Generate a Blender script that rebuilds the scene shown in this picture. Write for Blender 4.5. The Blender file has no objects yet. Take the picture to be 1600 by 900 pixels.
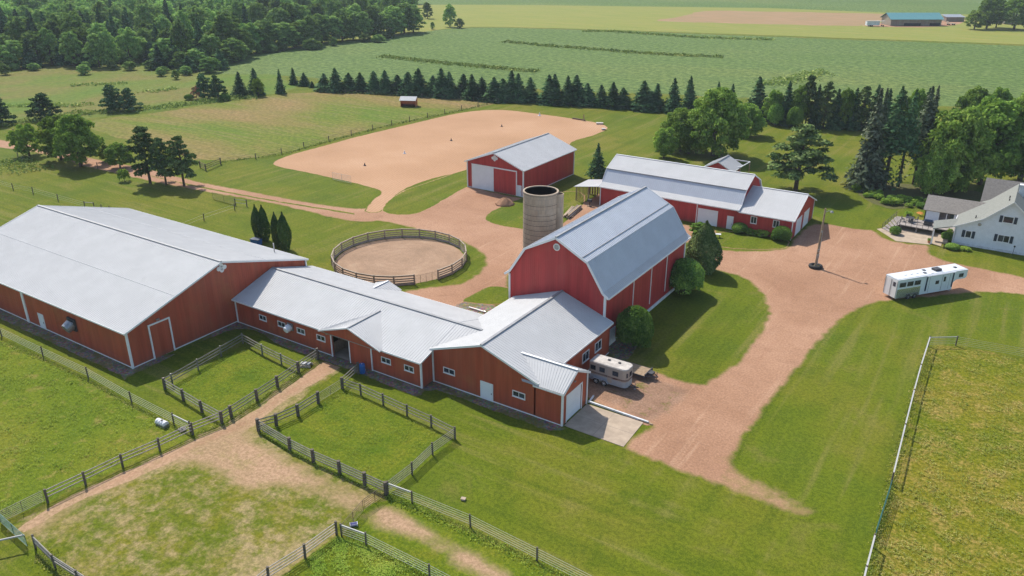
import bpy, math, random
import numpy as np
from mathutils import Vector, Matrix
from mathutils.geometry import tessellate_polygon
random.seed(7)
S = bpy.context.scene
COL = S.collection

# ------------------------------------------------------------------ camera
FPX, PITCH, YAW, CAMH = 1244.0, math.radians(23.37), math.radians(123.2), 48.0
_F = Vector((math.cos(PITCH)*math.cos(YAW), math.cos(PITCH)*math.sin(YAW), -math.sin(PITCH)))
_R = Vector((math.sin(YAW), -math.cos(YAW), 0))
_D = _F.cross(_R)
CAMP = Vector((0, 0, CAMH))


def _hit(ax, val, px, py):
    d = _R*((px-800)/FPX) + _D*((py-450)/FPX) + _F
    return CAMP + d*((val-CAMP[ax])/d[ax])


def G(px, py, z=0.0): return _hit(2, z, px, py)      # a surveyed photo point as a place on the ground
def GX(px, py, x): return _hit(0, x, px, py)
def GY(px, py, y): return _hit(1, y, px, py)


cam = bpy.data.cameras.new('camera')
cam.sensor_width = 36
cam.lens = FPX/1600*36
cam.clip_start, cam.clip_end = 0.5, 6000
camo = bpy.data.objects.new('camera', cam)
COL.objects.link(camo)
camo.matrix_world = Matrix.Translation(CAMP) @ Matrix((_R, -_D, -_F)).transposed().to_4x4()
S.camera = camo

HAZE = 0.00013

# ------------------------------------------------------------------ light
SUN_EL = math.radians(48)
SH = Vector((0.89, -0.456, 0)).normalized()          # the way shadows fall
world = bpy.data.worlds.new("World")
S.world = world
world.use_nodes = True
world.cycles.sampling_method = 'NONE'      # smooth sky: let bounced rays find it
wn = world.node_tree
sky = wn.nodes.new('ShaderNodeTexSky')
sky.sky_type = 'NISHITA'
sky.sun_disc = False
sky.sun_elevation = SUN_EL
sky.sun_rotation = math.atan2(-SH.x, -SH.y)
sky.air_density, sky.dust_density, sky.ozone_density = 1.0, 1.2, 1.0
bg = wn.nodes['Background']
bg.inputs['Strength'].default_value = 0.14
wn.links.new(sky.outputs[0], bg.inputs['Color'])
sl = bpy.data.lights.new('sun', 'SUN')
sl.energy = 4.4
sl.angle = math.radians(0.6)
sl.color = (1.0, 0.94, 0.85)
so = bpy.data.objects.new('sun', sl)
COL.objects.link(so)
ld = Vector((SH.x*math.cos(SUN_EL), SH.y*math.cos(SUN_EL), -math.sin(SUN_EL)))
so.rotation_euler = ld.to_track_quat('-Z', 'Y').to_euler()
so.location = (-150, 80, 150)
S.view_settings.view_transform = 'Standard'
S.view_settings.look = 'None'
S.view_settings.exposure = 0.46
S.view_settings.gamma = 1.0
S.render.engine = 'CYCLES'
S.cycles.use_denoising = True
S.cycles.denoising_prefilter = 'NONE'
S.cycles.denoising_input_passes = 'RGB_ALBEDO_NORMAL'
S.cycles.use_adaptive_sampling = False
S.cycles.max_bounces = 5
S.cycles.diffuse_bounces = 3
S.cycles.transparent_max_bounces = 6
S.cycles.volume_bounces = 0


# ------------------------------------------------------------------ node helpers
class NT:
    def __init__(s, name):
        s.m = bpy.data.materials.new(name)
        s.m.use_nodes = True
        s.t = s.m.node_tree
        s.b = s.t.nodes['Principled BSDF']
        s._pos = None

    def n(s, kind, **kw):
        nd = s.t.nodes.new(kind)
        for k, v in kw.items(): setattr(nd, k, v)
        return nd

    def put(s, sock, v):
        if isinstance(v, bpy.types.NodeSocket): s.t.links.new(v, sock)
        elif isinstance(v, (tuple, list)):
            sock.default_value = (*v, 1.0) if len(v) == 3 and len(sock.default_value) == 4 else v
        else: sock.default_value = v

    def pos(s):
        if s._pos is None: s._pos = s.n('ShaderNodeNewGeometry').outputs['Position']
        return s._pos

    def map(s, scale=(1, 1, 1), rot=0.0, vec=None):
        mp = s.n('ShaderNodeMapping')
        s.put(mp.inputs['Vector'], vec or s.pos())
        mp.inputs['Rotation'].default_value = (0, 0, rot)
        mp.inputs['Scale'].default_value = scale
        return mp.outputs[0]

    def noise(s, scale, detail=3, rough=0.55, vec=None, dist=0.0):
        nd = s.n('ShaderNodeTexNoise')
        s.put(nd.inputs['Vector'], vec or s.pos())
        nd.inputs['Scale'].default_value = scale
        nd.inputs['Detail'].default_value = detail
        nd.inputs['Roughness'].default_value = rough
        nd.inputs['Distortion'].default_value = dist
        return nd.outputs['Fac']

    def wave(s, scale, vec=None, dist=0.0, dscale=1.0, kind='BANDS', direction='X'):
        nd = s.n('ShaderNodeTexWave', wave_type=kind)
        if kind == 'BANDS': nd.bands_direction = direction
        else: nd.rings_direction = direction
        s.put(nd.inputs['Vector'], vec or s.pos())
        nd.inputs['Scale'].default_value = scale
        nd.inputs['Distortion'].default_value = dist
        nd.inputs['Detail'].default_value = 2
        nd.inputs['Detail Scale'].default_value = dscale
        return nd.outputs['Fac']

    def vor(s, scale, vec=None, out='Distance'):
        nd = s.n('ShaderNodeTexVoronoi')
        s.put(nd.inputs['Vector'], vec or s.pos())
        nd.inputs['Scale'].default_value = scale
        return nd.outputs[out]

    def rng(s, v, a, b, c=0.0, d=1.0):
        nd = s.n('ShaderNodeMapRange')
        nd.interpolation_type = 'SMOOTHSTEP'
        s.put(nd.inputs[0], v)
        for i, q in enumerate((a, b, c, d)): nd.inputs[i+1].default_value = q
        return nd.outputs[0]

    def math(s, op, a, b=0.0):
        nd = s.n('ShaderNodeMath', operation=op)
        s.put(nd.inputs[0], a)
        s.put(nd.inputs[1], b)
        return nd.outputs[0]

    def mix(s, f, a, b, blend='MIX'):
        nd = s.n('ShaderNodeMix', data_type='RGBA', blend_type=blend)
        s.put(nd.inputs[0], f)
        s.put(nd.inputs[6], a)
        s.put(nd.inputs[7], b)
        return nd.outputs[2]

    def ramp(s, f, *stops):
        nd = s.n('ShaderNodeValToRGB')
        e = nd.color_ramp.elements
        while len(e) < len(stops): e.new(0.5)
        for el, (p, c) in zip(e, stops):
            el.position = p
            el.color = (*c, 1)
        s.put(nd.inputs[0], f)
        return nd.outputs[0]

    def attr(s, name): return s.n('ShaderNodeAttribute', attribute_name=name).outputs['Fac']

    def bump(s, h, strength=0.5, dist=0.1):
        nd = s.n('ShaderNodeBump')
        nd.inputs['Strength'].default_value = strength
        nd.inputs['Distance'].default_value = dist
        s.put(nd.inputs['Height'], h)
        s.t.links.new(nd.outputs[0], s.b.inputs['Normal'])

    def fin(s, col, rough=0.9, metal=0.0, spec=0.2):
        s.put(s.b.inputs['Base Color'], col)
        s.put(s.b.inputs['Roughness'], rough)
        s.b.inputs['Metallic'].default_value = metal
        s.b.inputs['Specular IOR Level'].default_value = spec
        return s.m


# ------------------------------------------------------------------ ground colours
def c_lawn(n):
    """mown lawn: mower streaks, dry and lush patches"""
    big = n.noise(0.045, 4, 0.65)
    mid = n.noise(0.16, 5, 0.65, dist=0.6)
    fine = n.math('ADD', n.math('MULTIPLY', n.noise(2.6, 4, 0.75), 0.45), n.math('MULTIPLY', n.noise(9.0, 3, 0.8), 0.55))
    c = n.ramp(big, (0.30, (0.080, 0.128, 0.008)), (0.46, (0.115, 0.153, 0.006)), (0.58, (0.144, 0.160, 0.010)), (0.72, (0.177, 0.169, 0.023)))
    c = n.mix(n.rng(mid, 0.54, 0.74, 0, 0.65), c, (0.191, 0.172, 0.035))
    c = n.mix(n.rng(mid, 0.50, 0.32, 0, 0.85), c, (0.092, 0.130, 0.005))
    sep = n.n('ShaderNodeSeparateXYZ')
    n.put(sep.inputs[0], n.pos())
    wob = n.math('MULTIPLY', n.math('SUBTRACT', n.noise(0.05, 2), 0.5), 26)
    zone = n.rng(n.math('ADD', n.math('ADD', sep.outputs[1], n.math('MULTIPLY', sep.outputs[0], 0.35)), wob), 42, 62)
    sa = n.noise(1.0, 3, 0.6, n.map((0.035, 0.75, 1), rot=math.radians(4)))
    sb = n.noise(1.0, 3, 0.6, n.map((0.42, 0.022, 1), rot=math.radians(16)))
    st = n.n('ShaderNodeMix', data_type='FLOAT')
    n.put(st.inputs[0], zone)
    n.put(st.inputs[2], sa)
    n.put(st.inputs[3], sb)
    st = st.outputs[0]
    c = n.mix(n.rng(st, 0.51, 0.68, 0.0, 0.60), c, (0.196, 0.184, 0.040))
    c = n.mix(n.rng(st, 0.49, 0.34, 0.0, 0.55), c, (0.083, 0.119, 0.005))
    c = n.mix(n.rng(fine, 0.38, 0.64, 0.0, 1.0), n.mix(1.0, c, (0.47, 0.53, 0.5), 'MULTIPLY'), n.mix(1.0, c, (1.22, 1.12, 1.35), 'MULTIPLY'))
    return c


def c_grazed(n):
    """grazed pasture: bright green with straw flecks"""
    big = n.noise(0.06, 3, 0.6)
    mid = n.noise(0.5, 5, 0.65)
    fine = n.math('ADD', n.math('MULTIPLY', n.noise(2.4, 5, 0.8), 0.6), n.math('MULTIPLY', n.noise(8.0, 3, 0.8), 0.4))
    c = n.ramp(big, (0.32, (0.095, 0.150, 0.007)), (0.52, (0.135, 0.170, 0.010)), (0.72, (0.185, 0.180, 0.020)))
    c = n.mix(n.rng(mid, 0.53, 0.72, 0, 0.60), c, (0.270, 0.205, 0.065))
    return n.mix(n.rng(fine, 0.38, 0.64), n.mix(1.0, c, (0.55, 0.64, 0.5), 'MULTIPLY'), n.mix(1.0, c, (1.28, 1.2, 1.25), 'MULTIPLY'))


def c_dry(n):
    """sun-dried grazed pasture, straw and yellow-green"""
    big = n.noise(0.05, 3, 0.6)
    mid = n.noise(0.35, 5, 0.7, dist=0.4)
    fine = n.noise(2.6, 5, 0.8)
    c = n.ramp(big, (0.32, (0.110, 0.150, 0.006)), (0.5, (0.160, 0.168, 0.009)), (0.7, (0.225, 0.185, 0.022)))
    c = n.mix(n.rng(n.math('ADD', n.math('MULTIPLY', mid, 0.6), n.math('MULTIPLY', fine, 0.4)), 0.46, 0.64, 0, 0.78), c, (0.300, 0.215, 0.065))
    return n.mix(n.rng(fine, 0.36, 0.66), n.mix(1.0, c, (0.52, 0.58, 0.42), 'MULTIPLY'), n.mix(1.0, c, (1.25, 1.18, 1.2), 'MULTIPLY'))


def c_fodder(n):
    """lush small-paddock grass"""
    mid = n.noise(0.35, 4, 0.6)
    fine = n.noise(3.0, 5, 0.8)
    c = n.ramp(mid, (0.3, (0.088, 0.135, 0.006)), (0.55, (0.130, 0.158, 0.009)), (0.75, (0.166, 0.167, 0.015)))
    return n.mix(n.rng(fine, 0.36, 0.68), n.mix(1.0, c, (0.55, 0.65, 0.5), 'MULTIPLY'), n.mix(1.0, c, (1.25, 1.2, 1.2), 'MULTIPLY'))


def c_hay(n):
    big = n.noise(0.020, 4, 0.65, n.map((0.6, 1.2, 1), rot=math.radians(30)), 0.6)
    st = n.noise(0.5, 4, 0.65, n.map((0.06, 1.0, 1), rot=math.radians(30)))
    c = n.ramp(big, (0.34, (0.105, 0.165, 0.014)), (0.46, (0.145, 0.170, 0.022)), (0.54, (0.195, 0.168, 0.042)), (0.66, (0.260, 0.175, 0.072)))
    c = n.mix(n.rng(st, 0.45, 0.7, 0, 0.5), c, (0.245, 0.195, 0.090))
    return n.mix(n.rng(n.noise(0.9, 4, 0.75), 0.38, 0.66), n.mix(1.0, c, (0.62, 0.68, 0.58), 'MULTIPLY'), n.mix(1.0, c, (1.12, 1.1, 1.1), 'MULTIPLY'))


def c_meadow(n):
    big = n.noise(0.024, 5, 0.7, n.map((0.45, 1.3, 1), rot=math.radians(30)), 0.7)
    c = n.ramp(big, (0.36, (0.085, 0.160, 0.020)), (0.45, (0.120, 0.195, 0.022)), (0.52, (0.190, 0.170, 0.050)), (0.58, (0.215, 0.175, 0.075)), (0.66, (0.130, 0.185, 0.030)))
    return n.mix(n.rng(n.noise(0.45, 5, 0.75), 0.38, 0.64), n.mix(1.0, c, (0.55, 0.64, 0.55), 'MULTIPLY'), n.mix(1.0, c, (1.12, 1.1, 1.1), 'MULTIPLY'))


def c_meadow(n):
    big = n.noise(0.022, 4, 0.6, n.map((1, 0.5, 1), rot=0.5))
    c = n.ramp(big, (0.36, (0.105, 0.175, 0.022)), (0.48, (0.145, 0.175, 0.029)), (0.56, (0.190, 0.165, 0.046)), (0.66, (0.160, 0.189, 0.033)))
    return n.mix(n.rng(n.noise(0.5, 5, 0.7), 0.36, 0.7), n.mix(1.0, c, (0.68, 0.74, 0.68), 'MULTIPLY'), c)


def c_crop(n):
    """row crop, bluish green, rows running with the field"""
    big = n.noise(0.012, 4, 0.6, n.map((0.5, 1, 1), rot=0.3))
    row = n.wave(0.55, n.map(rot=math.radians(64)), 1.5, 0.2)
    cl = n.noise(0.42, 5, 0.75)
    c = n.ramp(big, (0.32, (0.105, 0.165, 0.038)), (0.52, (0.128, 0.184, 0.050)), (0.7, (0.165, 0.199, 0.054)))
    c = n.mix(n.rng(row, 0.3, 0.7, 0, 0.30), c, (0.070, 0.121, 0.032))
    return n.mix(n.rng(cl, 0.40, 0.62), n.mix(1.0, c, (0.56, 0.64, 0.60), 'MULTIPLY'), n.mix(1.0, c, (1.2, 1.18, 1.2), 'MULTIPLY'))


def c_farhay(n):
    st = n.noise(0.25, 3, 0.6, n.map((0.1, 1.0, 1), rot=math.radians(35)))
    c = n.ramp(st, (0.3, (0.170, 0.204, 0.038)), (0.55, (0.215, 0.223, 0.049)), (0.75, (0.270, 0.223, 0.063)))
    return n.mix(n.rng(n.noise(0.3, 4, 0.7), 0.4, 0.7, 0, 0.3), c, (0.140, 0.162, 0.035))


def c_stubble(n):
    st = n.noise(0.3, 4, 0.6, n.map((0.15, 1.0, 1), rot=math.radians(35)))
    return n.ramp(st, (0.3, (0.22, 0.17, 0.08)), (0.55, (0.29, 0.19, 0.10)), (0.75, (0.34, 0.21, 0.12)))


def c_sand(n):
    big = n.noise(0.05, 3, 0.55)
    rake = n.wave(0.5, n.map(rot=math.radians(-18)), 4.0, 0.15)
    c = n.ramp(big, (0.3, (0.385, 0.230, 0.130)), (0.55, (0.445, 0.270, 0.158)), (0.75, (0.50, 0.318, 0.198)))
    c = n.mix(n.rng(rake, 0.3, 0.8, 0, 0.35), c, (0.33, 0.190, 0.105))
    return n.mix(n.rng(n.noise(2.2, 4, 0.75), 0.35, 0.7), n.mix(1.0, c, (0.84, 0.82, 0.80), 'MULTIPLY'), c)


def c_gravel(n):
    big = n.noise(0.06, 4, 0.65, dist=0.5)
    mid = n.noise(0.45, 5, 0.7)
    t1 = n.noise(1.0, 3, 0.6, n.map((0.9, 0.05, 1), rot=math.radians(22)))
    t2 = n.noise(1.0, 3, 0.6, n.map((0.05, 0.9, 1), rot=math.radians(-20)))
    c = n.ramp(big, (0.30, (0.300, 0.167, 0.099)), (0.48, (0.365, 0.211, 0.129)), (0.64, (0.415, 0.248, 0.156)))
    c = n.mix(n.rng(mid, 0.50, 0.70, 0, 0.45), c, (0.265, 0.149, 0.092))
    c = n.mix(n.rng(t1, 0.57, 0.76, 0, 0.45), c, (0.520, 0.348, 0.228))
    c = n.mix(n.rng(t2, 0.60, 0.80, 0, 0.15), c, (0.540, 0.359, 0.247))
    c = n.mix(n.rng(t1, 0.42, 0.30, 0, 0.28), c, (0.330, 0.179, 0.114))
    return n.mix(n.rng(n.noise(4.0, 4, 0.8), 0.36, 0.7), n.mix(1.0, c, (0.74, 0.72, 0.72), 'MULTIPLY'), n.mix(1.0, c, (1.1, 1.1, 1.1), 'MULTIPLY'))


def c_dirt(n):
    """brown parked-on earth with weeds coming through"""
    c = n.ramp(n.noise(0.4, 5, 0.7), (0.3, (0.240, 0.140, 0.088)), (0.55, (0.310, 0.190, 0.125)), (0.75, (0.370, 0.235, 0.160)))
    c = n.mix(n.rng(n.noise(0.55, 5, 0.75, dist=0.5), 0.55, 0.66, 0, 0.8), c, (0.150, 0.145, 0.030))
    return n.mix(n.rng(n.noise(4.0, 4, 0.8), 0.36, 0.68), n.mix(1.0, c, (0.68, 0.68, 0.68), 'MULTIPLY'), n.mix(1.0, c, (1.1, 1.1, 1.1), 'MULTIPLY'))


def c_track(n):
    c = c_gravel(n)
    return n.mix(n.rng(n.noise(0.35, 4, 0.7), 0.5, 0.66, 0, 0.5), c, (0.30, 0.26, 0.12))


def c_worn(n):
    """trampled lane: straw-coloured earth"""
    big = n.noise(0.12, 4, 0.6)
    fine = n.noise(2.6, 5, 0.8)
    c = n.ramp(big, (0.3, (0.34, 0.235, 0.135)), (0.52, (0.40, 0.265, 0.165)), (0.72, (0.44, 0.285, 0.190)))
    c = n.mix(n.rng(n.noise(0.5, 5, 0.7), 0.5, 0.68, 0, 0.5), c, (0.265, 0.225, 0.085))
    return n.mix(n.rng(fine, 0.35, 0.7), n.mix(1.0, c, (0.66, 0.66, 0.6), 'MULTIPLY'), n.mix(1.0, c, (1.12, 1.1, 1.1), 'MULTIPLY'))


def c_trampled(n):
    """horse-trodden paddock: green islands in straw-coloured stubble"""
    big = n.noise(0.10, 4, 0.65, dist=0.4)
    mid = n.noise(0.7, 5, 0.75)
    f = n.math('ADD', n.math('MULTIPLY', big, 0.42), n.math('MULTIPLY', mid, 0.58))
    g = n.mix(n.rng(n.noise(0.3, 3), 0.35, 0.7), (0.104, 0.135, 0.007), (0.156, 0.153, 0.013))
    st = n.mix(n.rng(n.noise(0.25, 4), 0.35, 0.7), (0.300, 0.225, 0.105), (0.360, 0.265, 0.150))
    c = n.mix(n.rng(f, 0.43, 0.61, 0, 0.9), g, st)
    return n.mix(n.rng(n.noise(2.4, 5, 0.8), 0.36, 0.68), n.mix(1.0, c, (0.62, 0.66, 0.58), 'MULTIPLY'), n.mix(1.0, c, (1.18, 1.16, 1.16), 'MULTIPLY'))


def c_pen(n):
    ctr = n.n('ShaderNodeVectorMath', operation='SUBTRACT')
    n.put(ctr.inputs[0], n.pos())
    ctr.inputs[1].default_value = (-82.75, 92.6, 0)
    ring = n.wave(0.22, ctr.outputs[0], 9.0, 0.35, 'RINGS', 'Z')
    c = n.ramp(n.noise(0.25, 4, 0.6), (0.3, (0.30, 0.200, 0.130)), (0.55, (0.37, 0.245, 0.160)), (0.75, (0.43, 0.30, 0.20)))
    c = n.mix(n.rng(ring, 0.3, 0.8, 0, 0.20), c, (0.27, 0.18, 0.118))
    return n.mix(n.rng(n.noise(3.5, 4, 0.8), 0.36, 0.7), n.mix(1.0, c, (0.78, 0.78, 0.78), 'MULTIPLY'), c)


def c_stone(n):
    """grey drip-line gravel"""
    v = n.vor(5.0, out='Color')
    c = n.mix(0.5, n.ramp(n.noise(1.2, 4), (0.3, (0.150, 0.120, 0.090)), (0.7, (0.235, 0.190, 0.150))), v, 'OVERLAY')
    return n.mix(n.rng(n.noise(0.5, 3), 0.46, 0.62, 0, 0.7), c, (0.12, 0.125, 0.03))


def c_mulch(n):
    return n.ramp(n.noise(2.5, 5, 0.8), (0.3, (0.06, 0.05, 0.03)), (0.5, (0.10, 0.10, 0.035)), (0.7, (0.12, 0.15, 0.045)))


CF = dict(lawn=c_lawn, grazed=c_grazed, dry=c_dry, fodder=c_fodder, hay=c_hay, meadow=c_meadow, crop=c_crop, farhay=c_farhay, stubble=c_stubble,
          sand=c_sand, gravel=c_gravel, track=c_track, worn=c_worn, dirt=c_dirt, trampled=c_trampled, pen=c_pen, stone=c_stone, mulch=c_mulch)
BUMP = dict(lawn=(0.5, 0.05, 6), grazed=(0.9, 0.14, 3.0), dry=(0.9, 0.14, 3.0), fodder=(0.8, 0.10, 4), hay=(0.7, 0.15, 1.6), meadow=(0.8, 0.3, 0.8),
            crop=(0.9, 0.35, 0.9), farhay=(0.5, 0.2, 0.8), stubble=(0.5, 0.2, 0.8), sand=(0.6, 0.04, 3), gravel=(0.7, 0.04, 5),
            track=(0.7, 0.04, 5), worn=(0.8, 0.06, 4), dirt=(0.8, 0.06, 4), trampled=(0.8, 0.06, 4), pen=(0.8, 0.05, 4), stone=(0.9, 0.06, 8), mulch=(0.9, 0.1, 5))
_gm = {}


def ground_mat(core, edge=None, lo=0.2, hi=0.6, nsc=1.4, soft=None):
    k = (core, edge, lo, hi, nsc)
    if k in _gm: return _gm[k]
    n = NT('ground_' + core + ('' if edge is None else '_to_' + edge))
    c = CF[core](n)
    if edge:
        e = CF[edge](n)
        nz = n.math('ADD', n.math('MULTIPLY', n.noise(nsc, 5, 0.75), 0.75), n.math('MULTIPLY', n.noise(nsc*0.25, 2, 0.6), 0.5))
        a = n.math('ADD', n.attr('edge'), n.math('SUBTRACT', nz, 0.62))
        c = n.mix(n.rng(a, lo, hi), e, c)
    st, ds, sc = BUMP[core]
    n.bump(n.noise(sc, 5, 0.8), st, ds)
    _gm[k] = n.fin(c, 0.95, 0, 0.1)
    return _gm[k]


def smooth_loop(pts, step):
    out = []
    n = len(pts)
    for i in range(n):
        p0, p1, p2, p3 = (Vector(pts[(i+k-1) % n]) for k in range(4))
        if (p2-p1).length < 1e-4: continue
        m = max(1, min(60, int((p2-p1).length/step)))
        for j in range(m):
            t = j/m
            out.append(0.5*((2*p1)+(p2-p0)*t+(2*p0-5*p1+4*p2-p3)*t*t+(3*p1-p0-3*p2+p3)*t**3))
    return out


_layer = [0]


def sheet(name, px, z, core, edge=None, w=0.8, step=1.5, jit=0.12, kind='structure', world=False, curve=True, lo=0.2, hi=0.6, nsc=1.4, soft=None):
    _layer[0] += 1
    z = 0.001*_layer[0]
    pts = [Vector((p[0], p[1], 0)) for p in px] if world else [G(*p) for p in px]
    pts = smooth_loop(pts, step) if curve else pts
    pts = [p + Vector((random.uniform(-jit, jit), random.uniform(-jit, jit), 0)) for p in pts]
    if sum(a.x*b.y-b.x*a.y for a, b in zip(pts, pts[1:]+pts[:1])) < 0: pts.reverse()
    n = len(pts)
    P = np.array([(p.x, p.y) for p in pts])
    Q = np.roll(P, -1, axis=0)

    def dist_in(X):
        d = np.full(len(X), 1e9)
        ins = np.zeros(len(X), bool)
        for (ax, ay), (bx, by) in zip(P, Q):
            ex, ey = bx-ax, by-ay
            t = np.clip(((X[:, 0]-ax)*ex+(X[:, 1]-ay)*ey)/max(ex*ex+ey*ey, 1e-9), 0, 1)
            d = np.minimum(d, np.hypot(X[:, 0]-ax-t*ex, X[:, 1]-ay-t*ey))
            if abs(ey) > 1e-12:
                c = ((ay > X[:, 1]) != (by > X[:, 1])) & (X[:, 0] < ex*(X[:, 1]-ay)/ey+ax)
                ins ^= c
        return d, ins
    T = np.roll(P, -1, axis=0)-np.roll(P, 1, axis=0)
    T /= np.maximum(np.hypot(T[:, 0], T[:, 1]), 1e-9)[:, None]
    N = np.stack([-T[:, 1], T[:, 0]], 1)
    lo_, hi_ = P.min(0), P.max(0)
    g = max(1.6*w, max(hi_-lo_)/(120 if soft else 45))
    gx, gy = np.meshgrid(np.arange(lo_[0], hi_[0], g), np.arange(lo_[1], hi_[1], g))
    cand = [(P+N*w)[::1], np.stack([gx.ravel(), gy.ravel()], 1)]
    keep = []
    for k_, X in enumerate(cand):
        d, ins = dist_in(X)
        keep.append(X[ins & (d > (0.85*w if k_ == 0 else 1.25*w))])
    # mid-lines of parts too narrow for a full margin
    X = P+N*w*0.5
    d, ins = dist_in(X)
    d2, ins2 = dist_in(P+N*w)
    keep.append(X[ins & (d > 0.4*w) & ~(ins2 & (d2 > 0.85*w))])
    V = np.concatenate([P]+keep)
    from mathutils.geometry import delaunay_2d_cdt
    ov, oe, of, _, _, _ = delaunay_2d_cdt([Vector(p) for p in V.tolist()], [], [list(range(n))], 1, 1e-5)
    OV = np.array([(p.x, p.y) for p in ov])
    d, ins = dist_in(OV)
    if soft:   # a stretch of the margin that fades over a wider band
        c_ = G(*soft[0])
        k_ = np.clip(1.6-np.hypot(OV[:, 0]-c_.x, OV[:, 1]-c_.y)/soft[1], 0, 1)
        d = d/(1+k_*(soft[2]/w-1))
    me = bpy.data.meshes.new(name)
    me.from_pydata([(p.x, p.y, z) for p in ov], [], of)
    at = me.attributes.new('edge', 'FLOAT', 'POINT')
    at.data.foreach_set('value', np.clip(d/w, 0, 1).astype(np.float32))
    # all faces up
    for p in me.polygons:
        if p.normal.z < 0: p.flip()
    me.materials.append(ground_mat(core, edge, lo, hi, nsc))
    o = bpy.data.objects.new(name, me)
    COL.objects.link(o)
    o['kind'] = kind
    return o


# ------------------------------------------------------------------ objects
def tag(o, label, cat, group=None, kind=None):
    o['label'], o['category'] = label, cat
    if group: o['group'] = group
    if kind: o['kind'] = kind
    return o


def thing(name, label, cat, loc=(0, 0, 0), rz=0.0, group=None):
    o = bpy.data.objects.new(name, None)
    o.empty_display_size = 0.5
    o.location = loc
    o.rotation_euler = (0, 0, rz)
    COL.objects.link(o)
    return tag(o, label, cat, group)


def root_of(o):
    while o.parent: o = o.parent
    return o


def copy_tree(o, parent=None):
    c = o.copy()
    COL.objects.link(c)
    if parent: c.parent = parent
    for ch in list(o.children): copy_tree(ch, c)
    return c


class MB:
    def __init__(s): s.v, s.f, s.m = [], [], []

    def add(s, vs, fs, m=0):
        b = len(s.v)
        s.v += [tuple(p) for p in vs]
        s.f += [tuple(b+i for i in f) for f in fs]
        s.m += [m]*len(fs)

    def hexa(s, p, m=0):  # 0-3 bottom ccw, 4-7 top
        s.add(p, [(3, 2, 1, 0), (4, 5, 6, 7), (0, 1, 5, 4), (1, 2, 6, 5), (2, 3, 7, 6), (3, 0, 4, 7)], m)

    def box(s, x0, x1, y0, y1, z0, z1, m=0):
        s.hexa([(x0, y0, z0), (x1, y0, z0), (x1, y1, z0), (x0, y1, z0), (x0, y0, z1), (x1, y0, z1), (x1, y1, z1), (x0, y1, z1)], m)

    def fbox(s, F, s0, s1, z0, z1, o0, o1, m=0):
        s.hexa([F(s0, z0, o1), F(s1, z0, o1), F(s1, z0, o0), F(s0, z0, o0), F(s0, z1, o1), F(s1, z1, o1), F(s1, z1, o0), F(s0, z1, o0)], m)

    def prism(s, pts, vec, m=0):
        pts = [Vector(p) for p in pts]
        vec = Vector(vec)
        n = len(pts)
        nv = sum(((pts[i]).cross(pts[(i+1) % n]) for i in range(n)), Vector())
        if nv.dot(vec) > 0: pts.reverse()
        s.add(pts+[p+vec for p in pts], [tuple(range(n)), tuple(range(2*n-1, n-1, -1))] + [(i, n+i, n+(i+1) % n, (i+1) % n) for i in range(n)], m)

    def bar(s, p, q, w, h, m=0, up=(0, 0, 1)):
        p, q = Vector(p), Vector(q)
        d = (q-p).normalized()
        up = Vector(up)
        if abs(d.dot(up)) > 0.98: up = Vector((1, 0, 0))
        a = d.cross(up).normalized()*(w/2)
        b = a.cross(d).normalized()*(h/2)
        s.hexa([p-a-b, p+a-b, q+a-b, q-a-b, p-a+b, p+a+b, q+a+b, q-a+b], m)

    def tube(s, path, r, n=6, m=0, caps=True):
        path = [Vector(p) for p in path]
        rs = r if isinstance(r, (list, tuple)) else [r]*len(path)
        vs, fs = [], []
        for i, p in enumerate(path):
            d = (path[min(i+1, len(path)-1)]-path[max(i-1, 0)]).normalized()
            up = Vector((0, 0, 1)) if abs(d.z) < 0.95 else Vector((1, 0, 0))
            a = d.cross(up).normalized()
            b = d.cross(a)
            vs += [p + (a*math.cos(t)+b*math.sin(t))*rs[i] for t in (2*math.pi*k/n for k in range(n))]
        for i in range(len(path)-1):
            for k in range(n):
                fs.append((i*n+k, i*n+(k+1) % n, (i+1)*n+(k+1) % n, (i+1)*n+k))
        if caps:
            fs.append(tuple(range(n-1, -1, -1)))
            e = (len(path)-1)*n
            fs.append(tuple(range(e, e+n)))
        s.add(vs, fs, m)

    def lathe(s, c, prof, n=24, m=0, axis=(0, 0, 1)):
        c, ax = Vector(c), Vector(axis).normalized()
        up = Vector((1, 0, 0)) if abs(ax.x) < 0.9 else Vector((0, 1, 0))
        a = ax.cross(up).normalized()
        b = ax.cross(a)
        vs, fs = [], []
        for r, h in prof:
            vs += [c + ax*h + (a*math.cos(t)+b*math.sin(t))*r for t in (2*math.pi*k/n for k in range(n))]
        for i in range(len(prof)-1):
            for k in range(n):
                fs.append((i*n+k, i*n+(k+1) % n, (i+1)*n+(k+1) % n, (i+1)*n+k))
        if prof[0][0] > 1e-6: fs.append(tuple(range(n-1, -1, -1)))
        e = (len(prof)-1)*n
        if prof[-1][0] > 1e-6: fs.append(tuple(range(e, e+n)))
        s.add(vs, fs, m)

    def build(s, name, mats, parent=None, smooth=False, local=False, label=None):
        vs = s.v
        if parent is not None and not local:
            r = root_of(parent)
            M = (Matrix.Translation(r.location) @ r.rotation_euler.to_matrix().to_4x4()).inverted()
            vs = [tuple(M @ Vector(p)) for p in vs]
        me = bpy.data.meshes.new(name)
        me.from_pydata(vs, [], s.f)
        if not isinstance(mats, (list, tuple)): mats = [mats]
        for mt in mats: me.materials.append(mt)
        if len(mats) > 1: me.polygons.foreach_set('material_index', s.m)
        if smooth: me.polygons.foreach_set('use_smooth', [True]*len(me.polygons))
        me.update()
        o = bpy.data.objects.new(name, me)
        COL.objects.link(o)
        if parent is not None: o.parent = parent
        if label: o['label'] = label
        return o


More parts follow.
